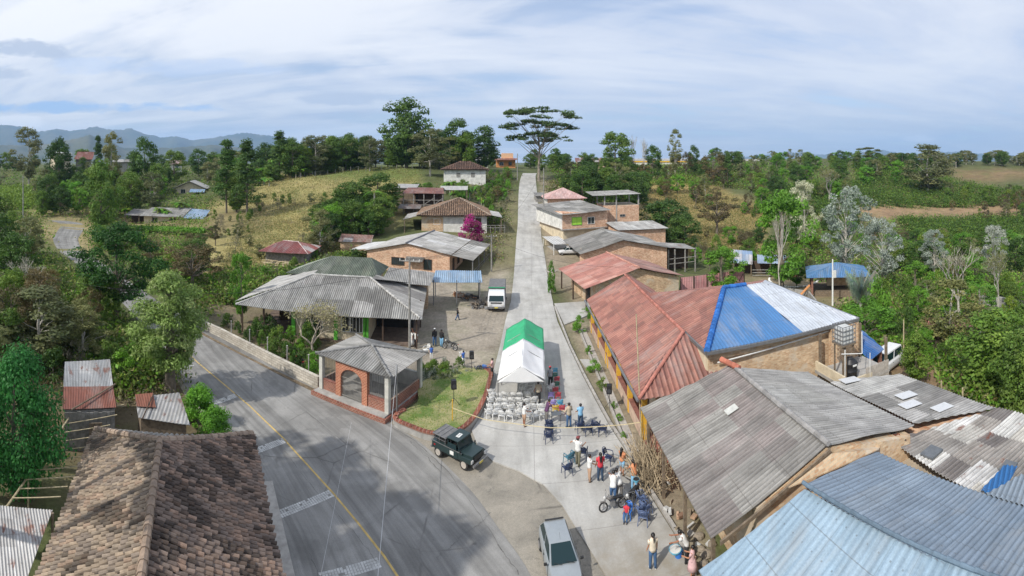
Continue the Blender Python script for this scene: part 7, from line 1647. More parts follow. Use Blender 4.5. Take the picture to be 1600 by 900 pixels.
for (px_, py_, cl, lab) in [(867, 585, 'cyan', 'small cyan school chair at the far end of the coloured row'), (867, 593, 'green', 'small dark green school chair, second in the coloured row'), (870, 599, 'red', 'small red school chair, third in the coloured row'), (870, 607, 'green', 'small dark green school chair behind the middle red one'), (868, 616, 'red', 'small red school chair in the middle of the coloured row'), (861, 624, 'lilac', 'small lilac school chair, farther of the two'), (872, 624, 'red', 'small red school chair right of the farther lilac one'), (864, 636, 'lilac', 'small lilac school chair, nearer of the two'), (875, 636, 'cyan', 'small cyan school chair right of the nearer lilac one'), (868, 645, 'yellow', 'small yellow school chair'), (878, 645, 'red', 'small red school chair right of the yellow one')]:
    chair(W(px_, py_, SZ), rnd(-.2, .2), cl, lab, 'small coloured school chairs beside the tent', .74)
def desk(p, mat, label):
    root = thing('school_table', label, 'table', p); mb = MB(); mb.box(p+Vector((0, 0, .62)), (.65, .5, .04)); mb.build('tabletop', mat, root, bevel=.01)
    for sx in (-.28, .28):
        for sy in (-.2, .2): mb = MB(); mb.tube([p+Vector((sx, sy, 0)), p+Vector((sx, sy, .6))], .018, 6); mb.build('leg', m_steel, root)
desk(W(869, 661, SZ), flat('table_grey', (.10, .11, .12)), 'small dark grey school table in front of the yellow chair')

# ---- people
m_eye = flat('eye_dark', (.01, .01, .01), .2); m_shoe = flat('shoe_dark', (.04, .035, .03), .6); m_shoew = flat('shoe_white', (.6, .6, .58), .6)
SKIN = [flat('skin_brown', srgb(150, 100, 74), .6), flat('skin_tan', srgb(178, 126, 96), .6)]
m_hair = flat('hair_black', (.012, .010, .009), .45)
def skinmesh(name, J, Ed, mat, parent, root, sub=1):
    bm = bmesh.new(); L = bm.verts.layers.skin.verify(); vs_ = {}
    for k, (p, r) in J.items():
        v = bm.verts.new(p); v[L].radius = (r, r) if isinstance(r, (int, float)) else r; v[L].use_root = (k == root); vs_[k] = v
    for a, b_ in Ed: bm.edges.new((vs_[a], vs_[b_]))
    me = bpy.data.meshes.new(name); bm.to_mesh(me); bm.free(); me.materials.append(mat)
    o = bpy.data.objects.new(name, me); C.objects.link(o); o.parent = parent
    m = o.modifiers.new('skin', 'SKIN'); m.use_smooth_shade = True; m.branch_smoothing = .3
    s_ = o.modifiers.new('sub', 'SUBSURF'); s_.levels = sub; s_.render_levels = sub
    return o
def person(pos, face, label, top, bottom, h=1.55, arms=((.1, .1, .2), (.1, .1, .2)), legs=((.05, 0), (-.05, 0)), lean=0, hair='short', skirt=None, shorts=False, cap=None, skin=0, shoes=None, sleeve=.6, seat=None, group=None, headlean=0):
    root = thing('person', label, 'person', pos, group); root.rotation_euler = (0, 0, face); s = h/1.65
    J = {}; E_ = []
    def dirv(a, out=0, sx=1): return Vector((sx*math.sin(out), math.sin(a)*math.cos(out), -math.cos(a)*math.cos(out)))
    up = Vector((0, math.sin(lean), math.cos(lean))); pel = Vector((0, 0, 0))
    leg = {}
    for sx, (a, kb) in zip((-1, 1), legs):
        hip = Vector((sx*.085, 0, -.04)); kn = hip+dirv(a, .05, sx)*.40; an = kn+dirv(a-kb, .02, sx)*.40; leg[sx] = (hip, kn, an)
    low = min(l[2].z for l in leg.values())-.055; base = -low if seat is None else seat/s
    off = Vector((0, 0, base))
    J['pel'] = (pel+off, (.125, .10)); J['spi'] = (pel+up*.17+off, (.115, .09)); J['che'] = (pel+up*.36+off, (.135, .10)); J['nec'] = (pel+up*.50+off, (.05, .05))
    hu = Vector((0, math.sin(lean+headlean), math.cos(lean+headlean))); hd = J['nec'][0]+hu*.115; fw = Vector((0, math.cos(lean+headlean), -math.sin(lean+headlean)))
    J['hea'] = (hd, (.078, .088)); J['cro'] = (hd+hu*.075, (.062, .07)); J['nos'] = (hd+fw*.105-hu*.01, .012); J['chi'] = (hd+fw*.06-hu*.07, .035)
    E_ += [('pel', 'spi'), ('spi', 'che'), ('che', 'nec'), ('nec', 'hea'), ('hea', 'cro'), ('hea', 'nos'), ('hea', 'chi')]
    SH = {}
    for sx, (a, o_, eb) in zip((-1, 1), arms):
        n = 'l' if sx < 0 else 'r'; sh = pel+up*.43+Vector((sx*.165, 0, 0))+off; el = sh+dirv(a+lean*.3, o_, sx)*.27; wr = el+dirv(a+eb+lean*.3, o_*.6, sx)*.235; pd = (wr-el).normalized(); pa = wr+pd*.065
        side = pd.cross(Vector((sx, 0, 0)));
        if side.length < .1: side = Vector((0, 1, 0))
        side.normalize(); nrm = pd.cross(side).normalized()
        J[n+'sh'] = (sh, .055); J[n+'el'] = (el, .038); J[n+'wr'] = (wr, .026); J[n+'pa'] = (pa, (.022, .034)); E_ += [('che', n+'sh'), (n+'sh', n+'el'), (n+'el', n+'wr'), (n+'wr', n+'pa')]; SH[n] = (sh, el, wr)
        for i, (q_, ln) in enumerate(((-.028, .062), (-.010, .074), (.010, .070), (.027, .055))):
            f1 = pa+pd*(.02+ln*.5)+side*q_; f2 = f1+pd*ln*.45+nrm*.018*(-sx); J[n+f'f{i}a'] = (f1, .0095); J[n+f'f{i}b'] = (f2, .0085); E_ += [(n+'pa', n+f'f{i}a'), (n+f'f{i}a', n+f'f{i}b')]
        t1 = wr+pd*.035+side*.045; t2 = t1+pd*.035+side*.012; J[n+'ta'] = (t1, .011); J[n+'tb'] = (t2, .009); E_ += [(n+'wr', n+'ta'), (n+'ta', n+'tb')]
    for sx in (-1, 1):
        n = 'l' if sx < 0 else 'r'; hip, kn, an = [p+off for p in leg[sx]]
        J[n+'hi'] = (hip, .082); J[n+'kn'] = (kn, .055); J[n+'ca'] = (kn.lerp(an, .35)+Vector((0, -.01, 0)), .052); J[n+'an'] = (an, .034); J[n+'to'] = (an+Vector((0, .13, -.035)), (.035, .022))
        E_ += [('pel', n+'hi'), (n+'hi', n+'kn'), (n+'kn', n+'ca'), (n+'ca', n+'an'), (n+'an', n+'to')]
    sc_ = lambda D: {k: (p*s, (r[0]*s, r[1]*s) if isinstance(r, tuple) else r*s) for k, (p, r) in D.items()}
    body = skinmesh('body', sc_(J), E_, SKIN[skin], root, 'pel', 1)
    def grow(r, g): return (r[0]+g, r[1]+g) if isinstance(r, tuple) else r+g
    L_ = root.location; pb = J['pel'][0]
    def et(mb, prof, n=14):
        rg = []
        for q, rx, ry in prof:
            rg.append([mb.V((q+Vector((1, 0, 0))*rx*math.cos(2*PI*j/n)+fwt*ry*math.sin(2*PI*j/n)*(1.0 if math.sin(2*PI*j/n) < 0 else .95))*s+L_) for j in range(n)])
        for a, b_ in zip(rg[:-1], rg[1:]):
            for j in range(n): mb.Fc((a[j], a[(j+1) % n], b_[(j+1) % n], b_[j]))
        mb.Fc(rg[0][::-1]); mb.Fc(rg[-1])
    fwt = Vector((0, math.cos(lean), -math.sin(lean)))
    def tb(mb, pts, rr): mb.tube([q*s+L_ for q in pts], [r*s for r in rr], 9)
    mb = MB(); et(mb, [(pb-up*.06, .178, .138), (pb+up*.05, .168, .128), (pb+up*.18, .155, .118), (pb+up*.33, .185, .135), (pb+up*.42, .185, .125), (pb+up*.48, .12, .09), (pb+up*.52, .065, .06)])
    for n in 'lr':
        sh, el, wr = SH[n]; pts, rr = [sh-Vector((0, 0, -.01)), sh.lerp(el, min(1, sleeve))], [.078, .062]
        if sleeve > 1: pts.append(el.lerp(wr, .9)); rr.append(.045)
        tb(mb, pts, rr)
    mb.build('shirt', top, root, smooth=True)
    if skirt:
        mb = MB(); P_ = J['pel'][0]*s; z0 = skirt*s; L_ = root.location
        mb.lathe((L_.x, L_.y, L_.z), [(.27*s, z0), (.22*s, (z0+P_.z)/2), (.15*s, P_.z+.06), (.12*s, P_.z+.1)], 14); mb.build('skirt', bottom, root, smooth=True)
    else:
        mb = MB(); et(mb, [(pb-up*.13, .12, .10), (pb-up*.07, .17, .132), (pb+up*.03, .162, .122), (pb+up*.08, .15, .112)])
        for n in 'lr':
            hp, kn, an = J[n+'hi'][0], J[n+'kn'][0], J[n+'an'][0]; pts, rr = [hp+(hp-kn)*.05, hp.lerp(kn, .5), kn], [.106, .094, .075]
            if not shorts: pts += [kn.lerp(an, .5), an+Vector((0, 0, .0))]; rr += [.068, .062]
            tb(mb, pts, rr)
        mb.build('shorts' if shorts else 'trousers', bottom, root, smooth=True)
    L_ = root.location; hc = hd*s+L_
    mb = MB(); mb.ball(hc+(hu*.030-fw*.024)*s, .099*s, 12, 8, (1, 1.06, 1.0), jit=.035)
    if hair == 'long': mb.tube([hc-(fw*.07)*s, hc-(fw*.11+up*.12)*s, hc-(fw*.12+up*.30)*s, hc-(fw*.10+up*.42)*s], [.085*s, .085*s, .07*s, .03*s], 8)
    if hair == 'tail': mb.ball(hc-(fw*.11-hu*.03)*s, .04*s, 8, 6); mb.tube([hc-(fw*.12)*s, hc-(fw*.15+up*.14)*s, hc-(fw*.13+up*.26)*s], [.035*s, .03*s, .012*s], 7)
    mb.build('hair', m_hair, root, smooth=True)
    if cap:
        mb = MB(); mb.ball(hc+hu*.06*s, .112*s, 12, 7, (1, 1.05, .75)); mb.box(hc+(fw*.14+hu*.05)*s, (.14*s, .13*s, .015)); mb.build('cap', cap, root, smooth=True)
    for sx in (-1, 1):
        mb = MB(); mb.ball(hc+(fw*.088+hu*.005)*s+Vector((sx*.032*s, 0, 0)), .011*s, 6, 5); mb.build('eye', m_eye, root)
        mb = MB(); mb.ball(hc+Vector((sx*.09*s, 0, 0)), .024*s, 6, 5, (.4, .8, 1.2)); mb.build('ear', SKIN[skin], root)
        an = leg[sx][2]+off; mb = MB(); mb.ball((an+Vector((0, .055, -.03)))*s+L_, .075*s, 8, 6, (.62, 1.7, .52)); mb.build('shoe', shoes or m_shoe, root, smooth=True)
    return root
def cl(n, c): return plain('cloth_'+n, c, .85, .12, 6, bmp=.2)
jeans, djeans, black, whitec, redc, orangec = cl('jeans', (.05, .11, .22)), cl('dark_jeans', (.03, .06, .11)), cl('black', (.02, .02, .022)), cl('white', (.68, .68, .66)), cl('red', (.58, .04, .06)), cl('orange', (.60, .25, .12))
beige, cream_, lblue, rblue, grey_, purple, tan_, pinkc, olive = cl('beige', (.45, .38, .28)), cl('cream', (.66, .58, .46)), cl('light_blue', (.22, .45, .66)), cl('royal_blue', (.05, .14, .45)), cl('grey', (.16, .15, .14)), cl('purple', (.10, .04, .10)), cl('tan', (.42, .27, .18)), cl('pink', (.62, .40, .40)), cl('olive', (.16, .15, .10))
SG = SZ
person(W(1020, 889, .09), .1, 'woman in a cream top and blue jeans standing alone at the bottom right', cream_, jeans, 1.52, hair='tail', shoes=m_shoew, skin=1, arms=((.15, .12, .3), (.0, .15, .3)))
person(W(1073, 880, .02), 1.2, 'woman in a white shirt leaning over a basin at the bottom right', whitec, black, 1.5, lean=.5, arms=((.9, .1, .3), (1.0, .1, .3)), hair='tail', headlean=.3)
person(W(1082, 903, .02), .9, 'girl in a pale pink dress cut by the lower frame edge', pinkc, pinkc, 1.35, skirt=.45, arms=((.5, .1, 1.2), (.5, .1, 1.0)), hair='tail', skin=1)
person(W(903, 727, SG), -.6, 'man in a white shirt and dark trousers stretching one arm to a chair', whitec, olive, 1.62, arms=((.5, 1.1, .2), (.4, .2, 1.3)), legs=((.15, .1), (-.12, .05)), cap=cl('maroon', (.20, .05, .05)), skin=1)
person(W(921, 752, SG), -1.3, 'thin person in a white shirt and tan trousers facing right', whitec, tan_, 1.45, arms=((.5, .05, .7), (.6, .05, .6)), headlean=.2)
person(W(938, 752, SG), .1, 'woman in a red shirt with long black hair seen from behind', redc, djeans, 1.55, hair='long', shoes=m_shoew, arms=((.05, .2, .4), (.1, .3, .9)))
person(W(972, 742, SG), -.9, 'woman in an orange top and light blue shorts near the kerb, left one', orangec, lblue, 1.5, hair='long', shorts=True, skin=1, arms=((.3, .05, .5), (.3, .05, .5)))
person(W(991, 765, SG), .2, 'woman in an orange top bent towards the motorcycles, right one', orangec, lblue, 1.5, hair='tail', lean=.3, skin=1, arms=((.6, .2, .4), (.6, .2, .4)))
person(W(958, 786, SG), -.3, 'man in a white shirt and blue jeans bending over the grey motorcycle, left one', whitec, jeans, 1.55, lean=.45, arms=((.8, .15, .4), (.9, .15, .3)), legs=((.2, .15), (-.15, .1)))
person(W(968, 780, SG), .3, 'man in a white shirt bending over the grey motorcycle, right one', whitec, grey_, 1.5, lean=.6, arms=((.9, .15, .3), (1.0, .1, .2)), legs=((.25, .2), (-.1, .1)))
person(W(979, 812, SG), 2.7, 'small child in a striped top sitting on the small blue chair', redc, jeans, 1.0, legs=((1.4, 1.3), (1.4, 1.3)), seat=.36, arms=((.6, .1, .9), (.6, .1, .9)), skin=1)
person(W(889, 668, SG), .5, 'man in a beige jacket and blue jeans standing just above the tape', beige, jeans, 1.6, arms=((.3, .3, 1.2), (.2, .35, 1.2)), sleeve=1.5, skin=1)
person(W(907, 668, SG), .2, 'man in a light blue shirt behind the dark chairs', lblue, djeans, 1.55, arms=((.4, .1, .6), (.4, .1, .6)))
person(W(819, 666, SG), -1.0, 'woman in a long white shirt carrying a dark bag before the white chairs', whitec, tan_, 1.55, shorts=True, arms=((.4, .1, .9), (.3, .1, 1.0)), hair='tail')
person(W(854, 662, SG), -1.2, 'man in a dark purple shirt leaning over a white chair', purple, grey_, 1.6, lean=.35, arms=((.6, .1, .6), (.7, .1, .5)), skin=1)
person(W(841, 630, SG), .1, 'man in a beige shirt and black trousers standing under the tent front', beige, black, 1.55, arms=((.1, .25, .3), (.1, .25, .3)))
person(W(860, 604, SG), .2, 'person in a grey shirt and bright red cap behind the tent leg', cl('mid_grey', (.3, .3, .32)), black, 1.5, cap=redc, lean=.15)
person(W(769, 589, .05), 1.4, 'woman in a pale pink top and black trousers beside the tent', pinkc, black, 1.5, skin=1, arms=((.3, .2, .9), (.3, .1, .9)))
person(W(724, 571, .02), .9, 'girl in a blue top and white trousers in the yard', rblue, whitec, 1.25, arms=((.3, .1, .5), (.3, .1, .5)), shoes=m_shoew)
person(W(674, 562, .02), .4, 'child in a blue top and white trousers by the chapel roof corner', rblue, whitec, 1.2, shoes=m_shoew)
person(W(650, 543, .02), 2.8, 'woman in a white top and black trousers raising one arm beside the utility pole', whitec, black, 1.5, arms=((.2, .1, .3), (2.6, .3, .2)), skin=1)
person(W(643, 541, .02), 2.6, 'person in a long white dress standing left of the woman with raised arm', whitec, whitec, 1.45, skirt=.15)
person(W(679, 540, .02), .4, 'man in a black jacket and blue jeans, left of the pair in the yard', black, jeans, 1.6, sleeve=1.5, cap=whitec)
person(W(690, 542, .02), -.4, 'man in a black jacket and pale jeans, right of the pair in the yard', black, lblue, 1.62, sleeve=1.5)
person(W(715, 500, .02), -1.2, 'man in a black jacket walking across the dirt yard', black, jeans, 1.35, legs=((.35, .1), (-.35, .2)), sleeve=1.5, arms=((.4, .1, .2), (-.4, .1, .2)))
# ---- vehicles
def wheel(root, p, r, wd, rz, tyre, rim, name='wheel'):
    """wheel with axis along local x rotated by rz"""
    ax = Vector((math.cos(rz), math.sin(rz), 0)); e = thing(name, None, None, p); e.parent = root; e.location = Vector(p)-wloc(root)
    f = Vector((-ax.y, ax.x, 0)); u = Vector((0, 0, 1)); P = Vector(p)
    def ringset(prof, nm, mat):
        mb = MB(); N = 20; rg = [[mb.V(P+ax*x+(f*math.cos(2*PI*j/N)+u*math.sin(2*PI*j/N))*rad) for j in range(N)] for rad, x in prof]
        for k in range(len(rg)-1):
            for j in range(N): mb.Fc((rg[k][j], rg[k+1][j], rg[k+1][(j+1) % N], rg[k][(j+1) % N]))
        mb.Fc(rg[0]); mb.Fc(rg[-1][::-1]); return mb.build(nm, mat, e, smooth=False)
    ringset([(r*.62, -wd*.46), (r*.92, -wd*.5), (r, -wd*.36), (r, wd*.36), (r*.92, wd*.5), (r*.62, wd*.46)], 'tyre', tyre)
    ringset([(r*.1, -wd*.5), (r*.5, -wd*.52), (r*.62, -wd*.56), (r*.62, wd*.56), (r*.5, wd*.52), (r*.1, wd*.5)], 'rim', rim)
    return e
m_tyre = flat('tyre_rubber', (.022, .022, .022), .9); m_rim = flat('rim_silver', (.4, .4, .4), .35, .6); m_dirtyrim = flat('rim_dusty', (.42, .38, .33), .8)
m_silver = flat('silver_paint', (.33, .36, .375), .3, .3); m_wpaint = flat('white_car_paint', (.68, .69, .70), .3); m_blk = flat('black_trim', (.02, .02, .02), .5); m_lamp = flat('lamp_glass', (.6, .6, .58), .1); m_redl = flat('tail_lamp', (.35, .02, .02), .2)
m_jeep = flat('dark_green_paint', (.018, .035, .035), .3); m_canvas = plain('grey_canvas', (.15, .15, .15), .8, .25, 3); m_plate = flat('plate', (.6, .5, .1), .5)
def loft(mb, secs, close=True):
    rg = [[mb.V(p) for p in s] for s in secs]; n = len(rg[0])
    for a, b_ in zip(rg[:-1], rg[1:]):
        for j in range(n): mb.Fc((a[j], a[(j+1) % n], b_[(j+1) % n], b_[j]))
    if close: mb.Fc(rg[0][::-1]); mb.Fc(rg[-1])
def place(root, p, rz, s):
    root.location = p; root.rotation_euler = (0, 0, rz); root.scale = (s, s, s)
def car(name, label, paint, p, rz, s=1, kind='hatch'):
    root = thing(name, label, 'car', (0, 0, 0)); hw = .80
    if kind == 'hatch': st = [(-1.85, .70, .45, .78), (-1.75, .76, .28, .92), (-1.2, .80, .24, .95), (0, .81, .22, .94), (.85, .80, .24, .92), (1.45, .76, .26, .82), (1.78, .70, .30, .72), (1.86, .62, .40, .60)]; gb, gr_ = (-1.82, .98, .72), (-1.42, .02, .55); zr = 1.36
    elif kind == 'pickup': st = [(-2.3, .78, .45, .95), (-2.2, .82, .38, 1.0), (-.6, .84, .34, 1.0), (0, .84, .34, 1.02), (1.0, .83, .36, 1.02), (1.9, .80, .38, .95), (2.3, .74, .42, .85)]; gb, gr_ = (-.75, 1.2, .76), (-.55, .55, .62); zr = 1.62
    else: st = [(-2.1, .76, .45, 1.0), (-2.0, .80, .32, 1.05), (0, .82, .28, 1.02), (1.3, .80, .3, .98), (1.9, .76, .32, .85), (2.1, .68, .4, .7)]; gb, gr_ = (-2.0, 1.55, .74), (-1.8, .7, .62); zr = 1.75
    mb = MB(); secs = []
    for (y, w_, z0, z1) in st: secs.append([(-w_*.9, y, z0), (w_*.9, y, z0), (w_, y, z0+.18), (w_, y, z1-.14), (w_*.90, y, z1), (0, y, z1+.025), (-w_*.90, y, z1), (-w_, y, z1-.14), (-w_, y, z0+.18)])
    loft(mb, secs); body = mb.build('body', paint, root, smooth=True); body.data.polygons.foreach_set('use_smooth', [True]*len(body.data.polygons))
    bm_ = body.modifiers.new('b', 'BEVEL'); bm_.width = .02; bm_.segments = 2; bm_.limit_method = 'ANGLE'
    zb = .93 if kind == 'hatch' else 1.0
    B = [Vector((-gb[2], gb[0], zb)), Vector((gb[2], gb[0], zb)), Vector((gb[2], gb[1], zb)), Vector((-gb[2], gb[1], zb))]; T_ = [Vector((-gr_[2], gr_[0], zr)), Vector((gr_[2], gr_[0], zr)), Vector((gr_[2], gr_[1], zr)), Vector((-gr_[2], gr_[1], zr))]
    mb = MB(); i = [mb.V(q_-Vector((0, 0, .05))) for q_ in B]+[mb.V(q_) for q_ in T_]; cr_ = mb.V(((T_[0]+T_[2])/2)+Vector((0, 0, .035)))
    for a, b_ in ((0, 1), (1, 2), (2, 3), (3, 0)): mb.Fc((i[a], i[b_], i[b_+4], i[a+4])); mb.Fc((i[a+4], i[b_+4], cr_))
    mb.build('cabin', paint, root, bevel=.03)
    def pane(nm, a, b_, c, d, ins=(.09, .10), mat=m_glass2):
        q_ = [a, b_, c, d]; cen = sum(q_, Vector())/4; n = (b_-a).cross(d-a).normalized(); n = n if n.dot(cen-Vector((0, cen.y*.6, 1.1))) > 0 else -n
        u0, u1, v0, v1 = ins[0], 1-ins[0], ins[1], 1-ins[1]
        def bl(u, v): return a.lerp(b_, u).lerp(d.lerp(c, u), v)
        mb = MB(); mb.slab([bl(u0, v0)+n*.006, bl(u1, v0)+n*.006, bl(u1, v1)+n*.006, bl(u0, v1)+n*.006], n*.012); return mb.build(nm, mat, root, bevel=.004)
    pane('windscreen', B[3], B[2], T_[2], T_[3], (.06, .07)); pane('rear_window', B[1], B[0], T_[0], T_[1], (.09, .16))
    for sx, (b0, b1, t0, t1) in ((1, (B[1], B[2], T_[1], T_[2])), (-1, (B[0], B[3], T_[0], T_[3]))):
        m0, m1 = b0.lerp(b1, .5), t0.lerp(t1, .5)
        pane('side_window', b0, m0, m1, t0, (.08, .14)); pane('side_window', m0, b1, t1, m1, (.06, .14))
        mb = MB(); mb.box((sx*.9, gb[1]-.15, zb+.08), (.16, .09, .11)); mb.box((sx*.82, gb[1]-.15, zb+.03), (.08, .04, .04)); mb.build('mirror', m_blk, root, bevel=.02)
        [MB().box((sx*.811, y_, .6), (.012, .012, .6)).build('door_gap', m_blk, root) for y_ in (-.2, gb[1]-.1)]
        mb = MB(); mb.box((sx*.82, -.05, .80), (.03, .14, .03)); mb.build('door_handle', m_blk, root)
        fy = st[-1][0]; mb = MB(); mb.box((sx*.52, fy-.05, .62), (.26, .12, .14)); mb.build('headlight', m_lamp, root, bevel=.02)
        ry = st[0][0]; mb = MB(); mb.box((sx*.6, ry-.0, .72), (.16, .06, .22)); mb.build('tail_light', m_redl, root, bevel=.01)
    mb = MB(); mb.box((0, st[-1][0]+.0, .42), (1.35, .16, .18)); mb.build('front_bumper', m_blk if kind != 'hatch' else paint, root, bevel=.03)
    mb = MB(); mb.box((0, st[0][0]-.02, .45), (1.4, .14, .18)); mb.build('rear_bumper', m_blk, root, bevel=.03)
    mb = MB(); mb.box((0, st[-1][0]+.02, .6), (.6, .05, .1)); mb.build('grille', m_blk, root); mb = MB(); mb.box((0, st[-1][0]+.09, .43), (.32, .02, .1)); mb.build('number_plate', m_plate, root)
    if kind == 'hatch':
        for sx in (-1, 1):
            mb = MB(); mb.tube([Vector((sx*.3-.2, gb[1]+.0, zb+.035)), Vector((sx*.3+.2, gb[1]-.10, zb+.10))], .008, 5); mb.build('wiper', m_blk, root)
        mb = MB(); mb.tube([(0, .0, 1.42), (0, -.14, 1.68)], .005, 5); mb.build('aerial', m_blk, root)
        mb = MB(); mb.box((0, -1.44, 1.405), (1.0, .10, .03)); mb.build('spoiler', m_blk, root, bevel=.01)
    if kind == 'pickup': mb = MB(); mb.box((0, -1.5, 1.015), (1.38, 1.3, .03)); mb.build('load_bed', m_blk, root)
    wy = (st[0][0]+.55, st[-1][0]-.62)
    for sx in (-1, 1):
        for y in wy: wheel(root, (sx*.74, y, .29), .29, .18, 0, m_tyre, m_rim)
    place(root, p, rz, s); return root
car('silver_hatchback', 'small silver hatchback facing the camera at the bottom edge of the picture', m_silver, Vector((2.0, 20.25, .02)), -3.02, .84)
car('white_pickup', 'white pickup parked under the canopy beside the street', m_wpaint, Vector((9.9, 84.3, hgt(9.9, 84.3)+.05)), PI/2+.1, .82, 'pickup')
car('white_minivan', 'white minivan parked behind the grey skylight roof', m_wpaint, Vector((27.6, 28.9, hgt(27.6, 28.9))), 1.85, .95, 'van')
def jeep(p, rz, s):
    root = thing('dark_green_jeep', 'dark green open backed off-road jeep parked beside the lawn wall', 'car', (0, 0, 0))
    mb = MB(); mb.box((0, -.25, .80), (1.66, 2.75, .52)); mb.build('body', m_jeep, root, bevel=.03)
    mb = MB(); mb.box((0, 1.42, .86), (1.40, 1.02, .42), taper=.97); mb.build('bonnet', m_jeep, root, bevel=.03)
    for sx in (-1, 1):
        mb = MB(); mb.box((sx*.72, 1.42, .74), (.26, 1.0, .34)); mb.build('front_wing', m_jeep, root, bevel=.03)
        mb = MB(); mb.box((sx*.73, 1.94, .74), (.2, .04, .22)); mb.tube([(sx*.68, 1.95, .78), (sx*.68, 1.98, .78)], .08, 12); mb.build('headlight', m_lamp, root)
        mb = MB(); mb.box((sx*.84, .30, .80), (.02, .9, .5)); mb.build('door', m_jeep, root, bevel=.005)
        mb = MB(); mb.box((sx*.86, .12, .95), (.02, .12, .03)); mb.build('door_handle', m_steel, root)
        mb = MB(); mb.box((sx*.835, .28, 1.28), (.02, .72, .36)); mb.build('side_window', m_glass2, root)
        mb = MB(); mb.box((sx*.86, .25, .82), (.012, .34, .26)); mb.build('door_emblem', m_whitep, root)
        mb = MB(); mb.box((sx*.84, 1.0, 1.12), (.12, .05, .16)); mb.build('mirror', m_blk, root)
        mb = MB(); mb.box((sx*.84, -1.35, .82), (.03, .14, .1)); mb.build('tail_light', m_redl, root)
        mb = MB(); mb.box((sx*.83, -.3, 1.05), (.04, 2.8, .035)); mb.build('waist_rail', m_steel, root)
    for sx in (-.76, .76):
        for a_ in ([(sx, .86, 1.05), (sx*.93, .66, 1.62)], [(sx, -.18, 1.05), (sx*.95, -.18, 1.62)]): MB().tube(a_, .037, 6).build('pillar', m_jeep, root)
    mb = MB(); mb.box((0, .22, 1.66), (1.5, 1.02, .07)); mb.build('cab_roof', m_jeep, root, bevel=.03)
    mb = MB(); mb.box((0.05, .28, 1.70), (.5, .28, .012), .1); mb.build('roof_number_patch', m_whitep, root)
    mb = MB()
    for k in range(4): mb.box((-.1+k*.1, .28, 1.708), (.035, .12, .005), .1)
    mb.build('roof_number', m_blk, root)
    mb = MB(); mb.slab([(-.7, .84, 1.1), (.7, .84, 1.1), (.66, .69, 1.58), (-.66, .69, 1.58)], (0, -.015, 0)); mb.build('windscreen', m_glass2, root)
    mb = MB(); mb.tube([(-.76, .86, 1.08), (.76, .86, 1.08), (.71, .68, 1.6), (-.71, .68, 1.6), (-.76, .86, 1.08)], .03, 6); mb.build('windscreen_frame', m_jeep, root)
    mb = MB(); mb.box((0, -1.0, 1.50), (1.5, 1.25, .05)); mb.build('canvas_top', m_canvas, root, bevel=.02)
    mb = MB()
    for sx in (-.74, .74):
        for y in (-.45, -1.0, -1.6): mb.tube([(sx, y, 1.05), (sx*.98, y, 1.5)], .022, 6)
        mb.tube([(sx, -.4, 1.52), (sx, -1.62, 1.52)], .025, 6); mb.tube([(sx, -.42, 1.28), (sx, -1.6, 1.28)], .018, 6)
    for y in (-.45, -.85, -1.25, -1.6): mb.tube([(-.74, y, 1.54), (.74, y, 1.54)], .022, 6)
    mb.build('roll_cage', m_steel, root)
    mb = MB(); mb.box((0, -.9, 1.12), (1.2, .9, .12)); mb.build('rear_bench', m_blk, root)
    for x in (-.35, .35): mb = MB(); mb.box((x, .15, 1.12), (.5, .45, .14)); mb.box((x, -.08, 1.35), (.48, .1, .5)); mb.build('seat', m_blk, root, bevel=.03)
    mb = MB(); mb.tube([(.35+.16*math.cos(t), .52+.05*math.sin(t), 1.2+.15*math.sin(t)) for t in np.linspace(0, 2*PI, 13)], .014, 5); mb.build('steering_wheel', m_blk, root)
    mb = MB(); mb.box((0, 1.96, .80), (1.0, .04, .34)); mb.build('grille', m_blk, root); mb = MB(); mb.box((0, 2.1, .5), (1.6, .14, .16)); mb.build('front_bumper', m_steel, root, bevel=.02)
    mb = MB(); mb.box((0, 2.18, .52), (.4, .02, .12)); mb.build('number_plate', m_plate, root); mb = MB(); mb.box((0, -1.72, .52), (1.6, .12, .12)); mb.build('rear_bumper', m_steel, root)
    for sx in (-1, 1):
        for y in (-1.05, 1.28): wheel(root, (sx*.72, y, .36), .36, .22, 0, m_tyre, m_dirtyrim)
    wheel(root, (0, -1.78, .95), .34, .2, PI/2, m_tyre, m_dirtyrim, 'spare_wheel')
    mb = MB(); mb.box((0, -.1, .5), (1.2, 3.2, .14)); mb.build('chassis', m_blk, root)
    place(root, p, rz, s)
jeep(Vector((-3.15, 27.7, .04)), -2.14, .80)
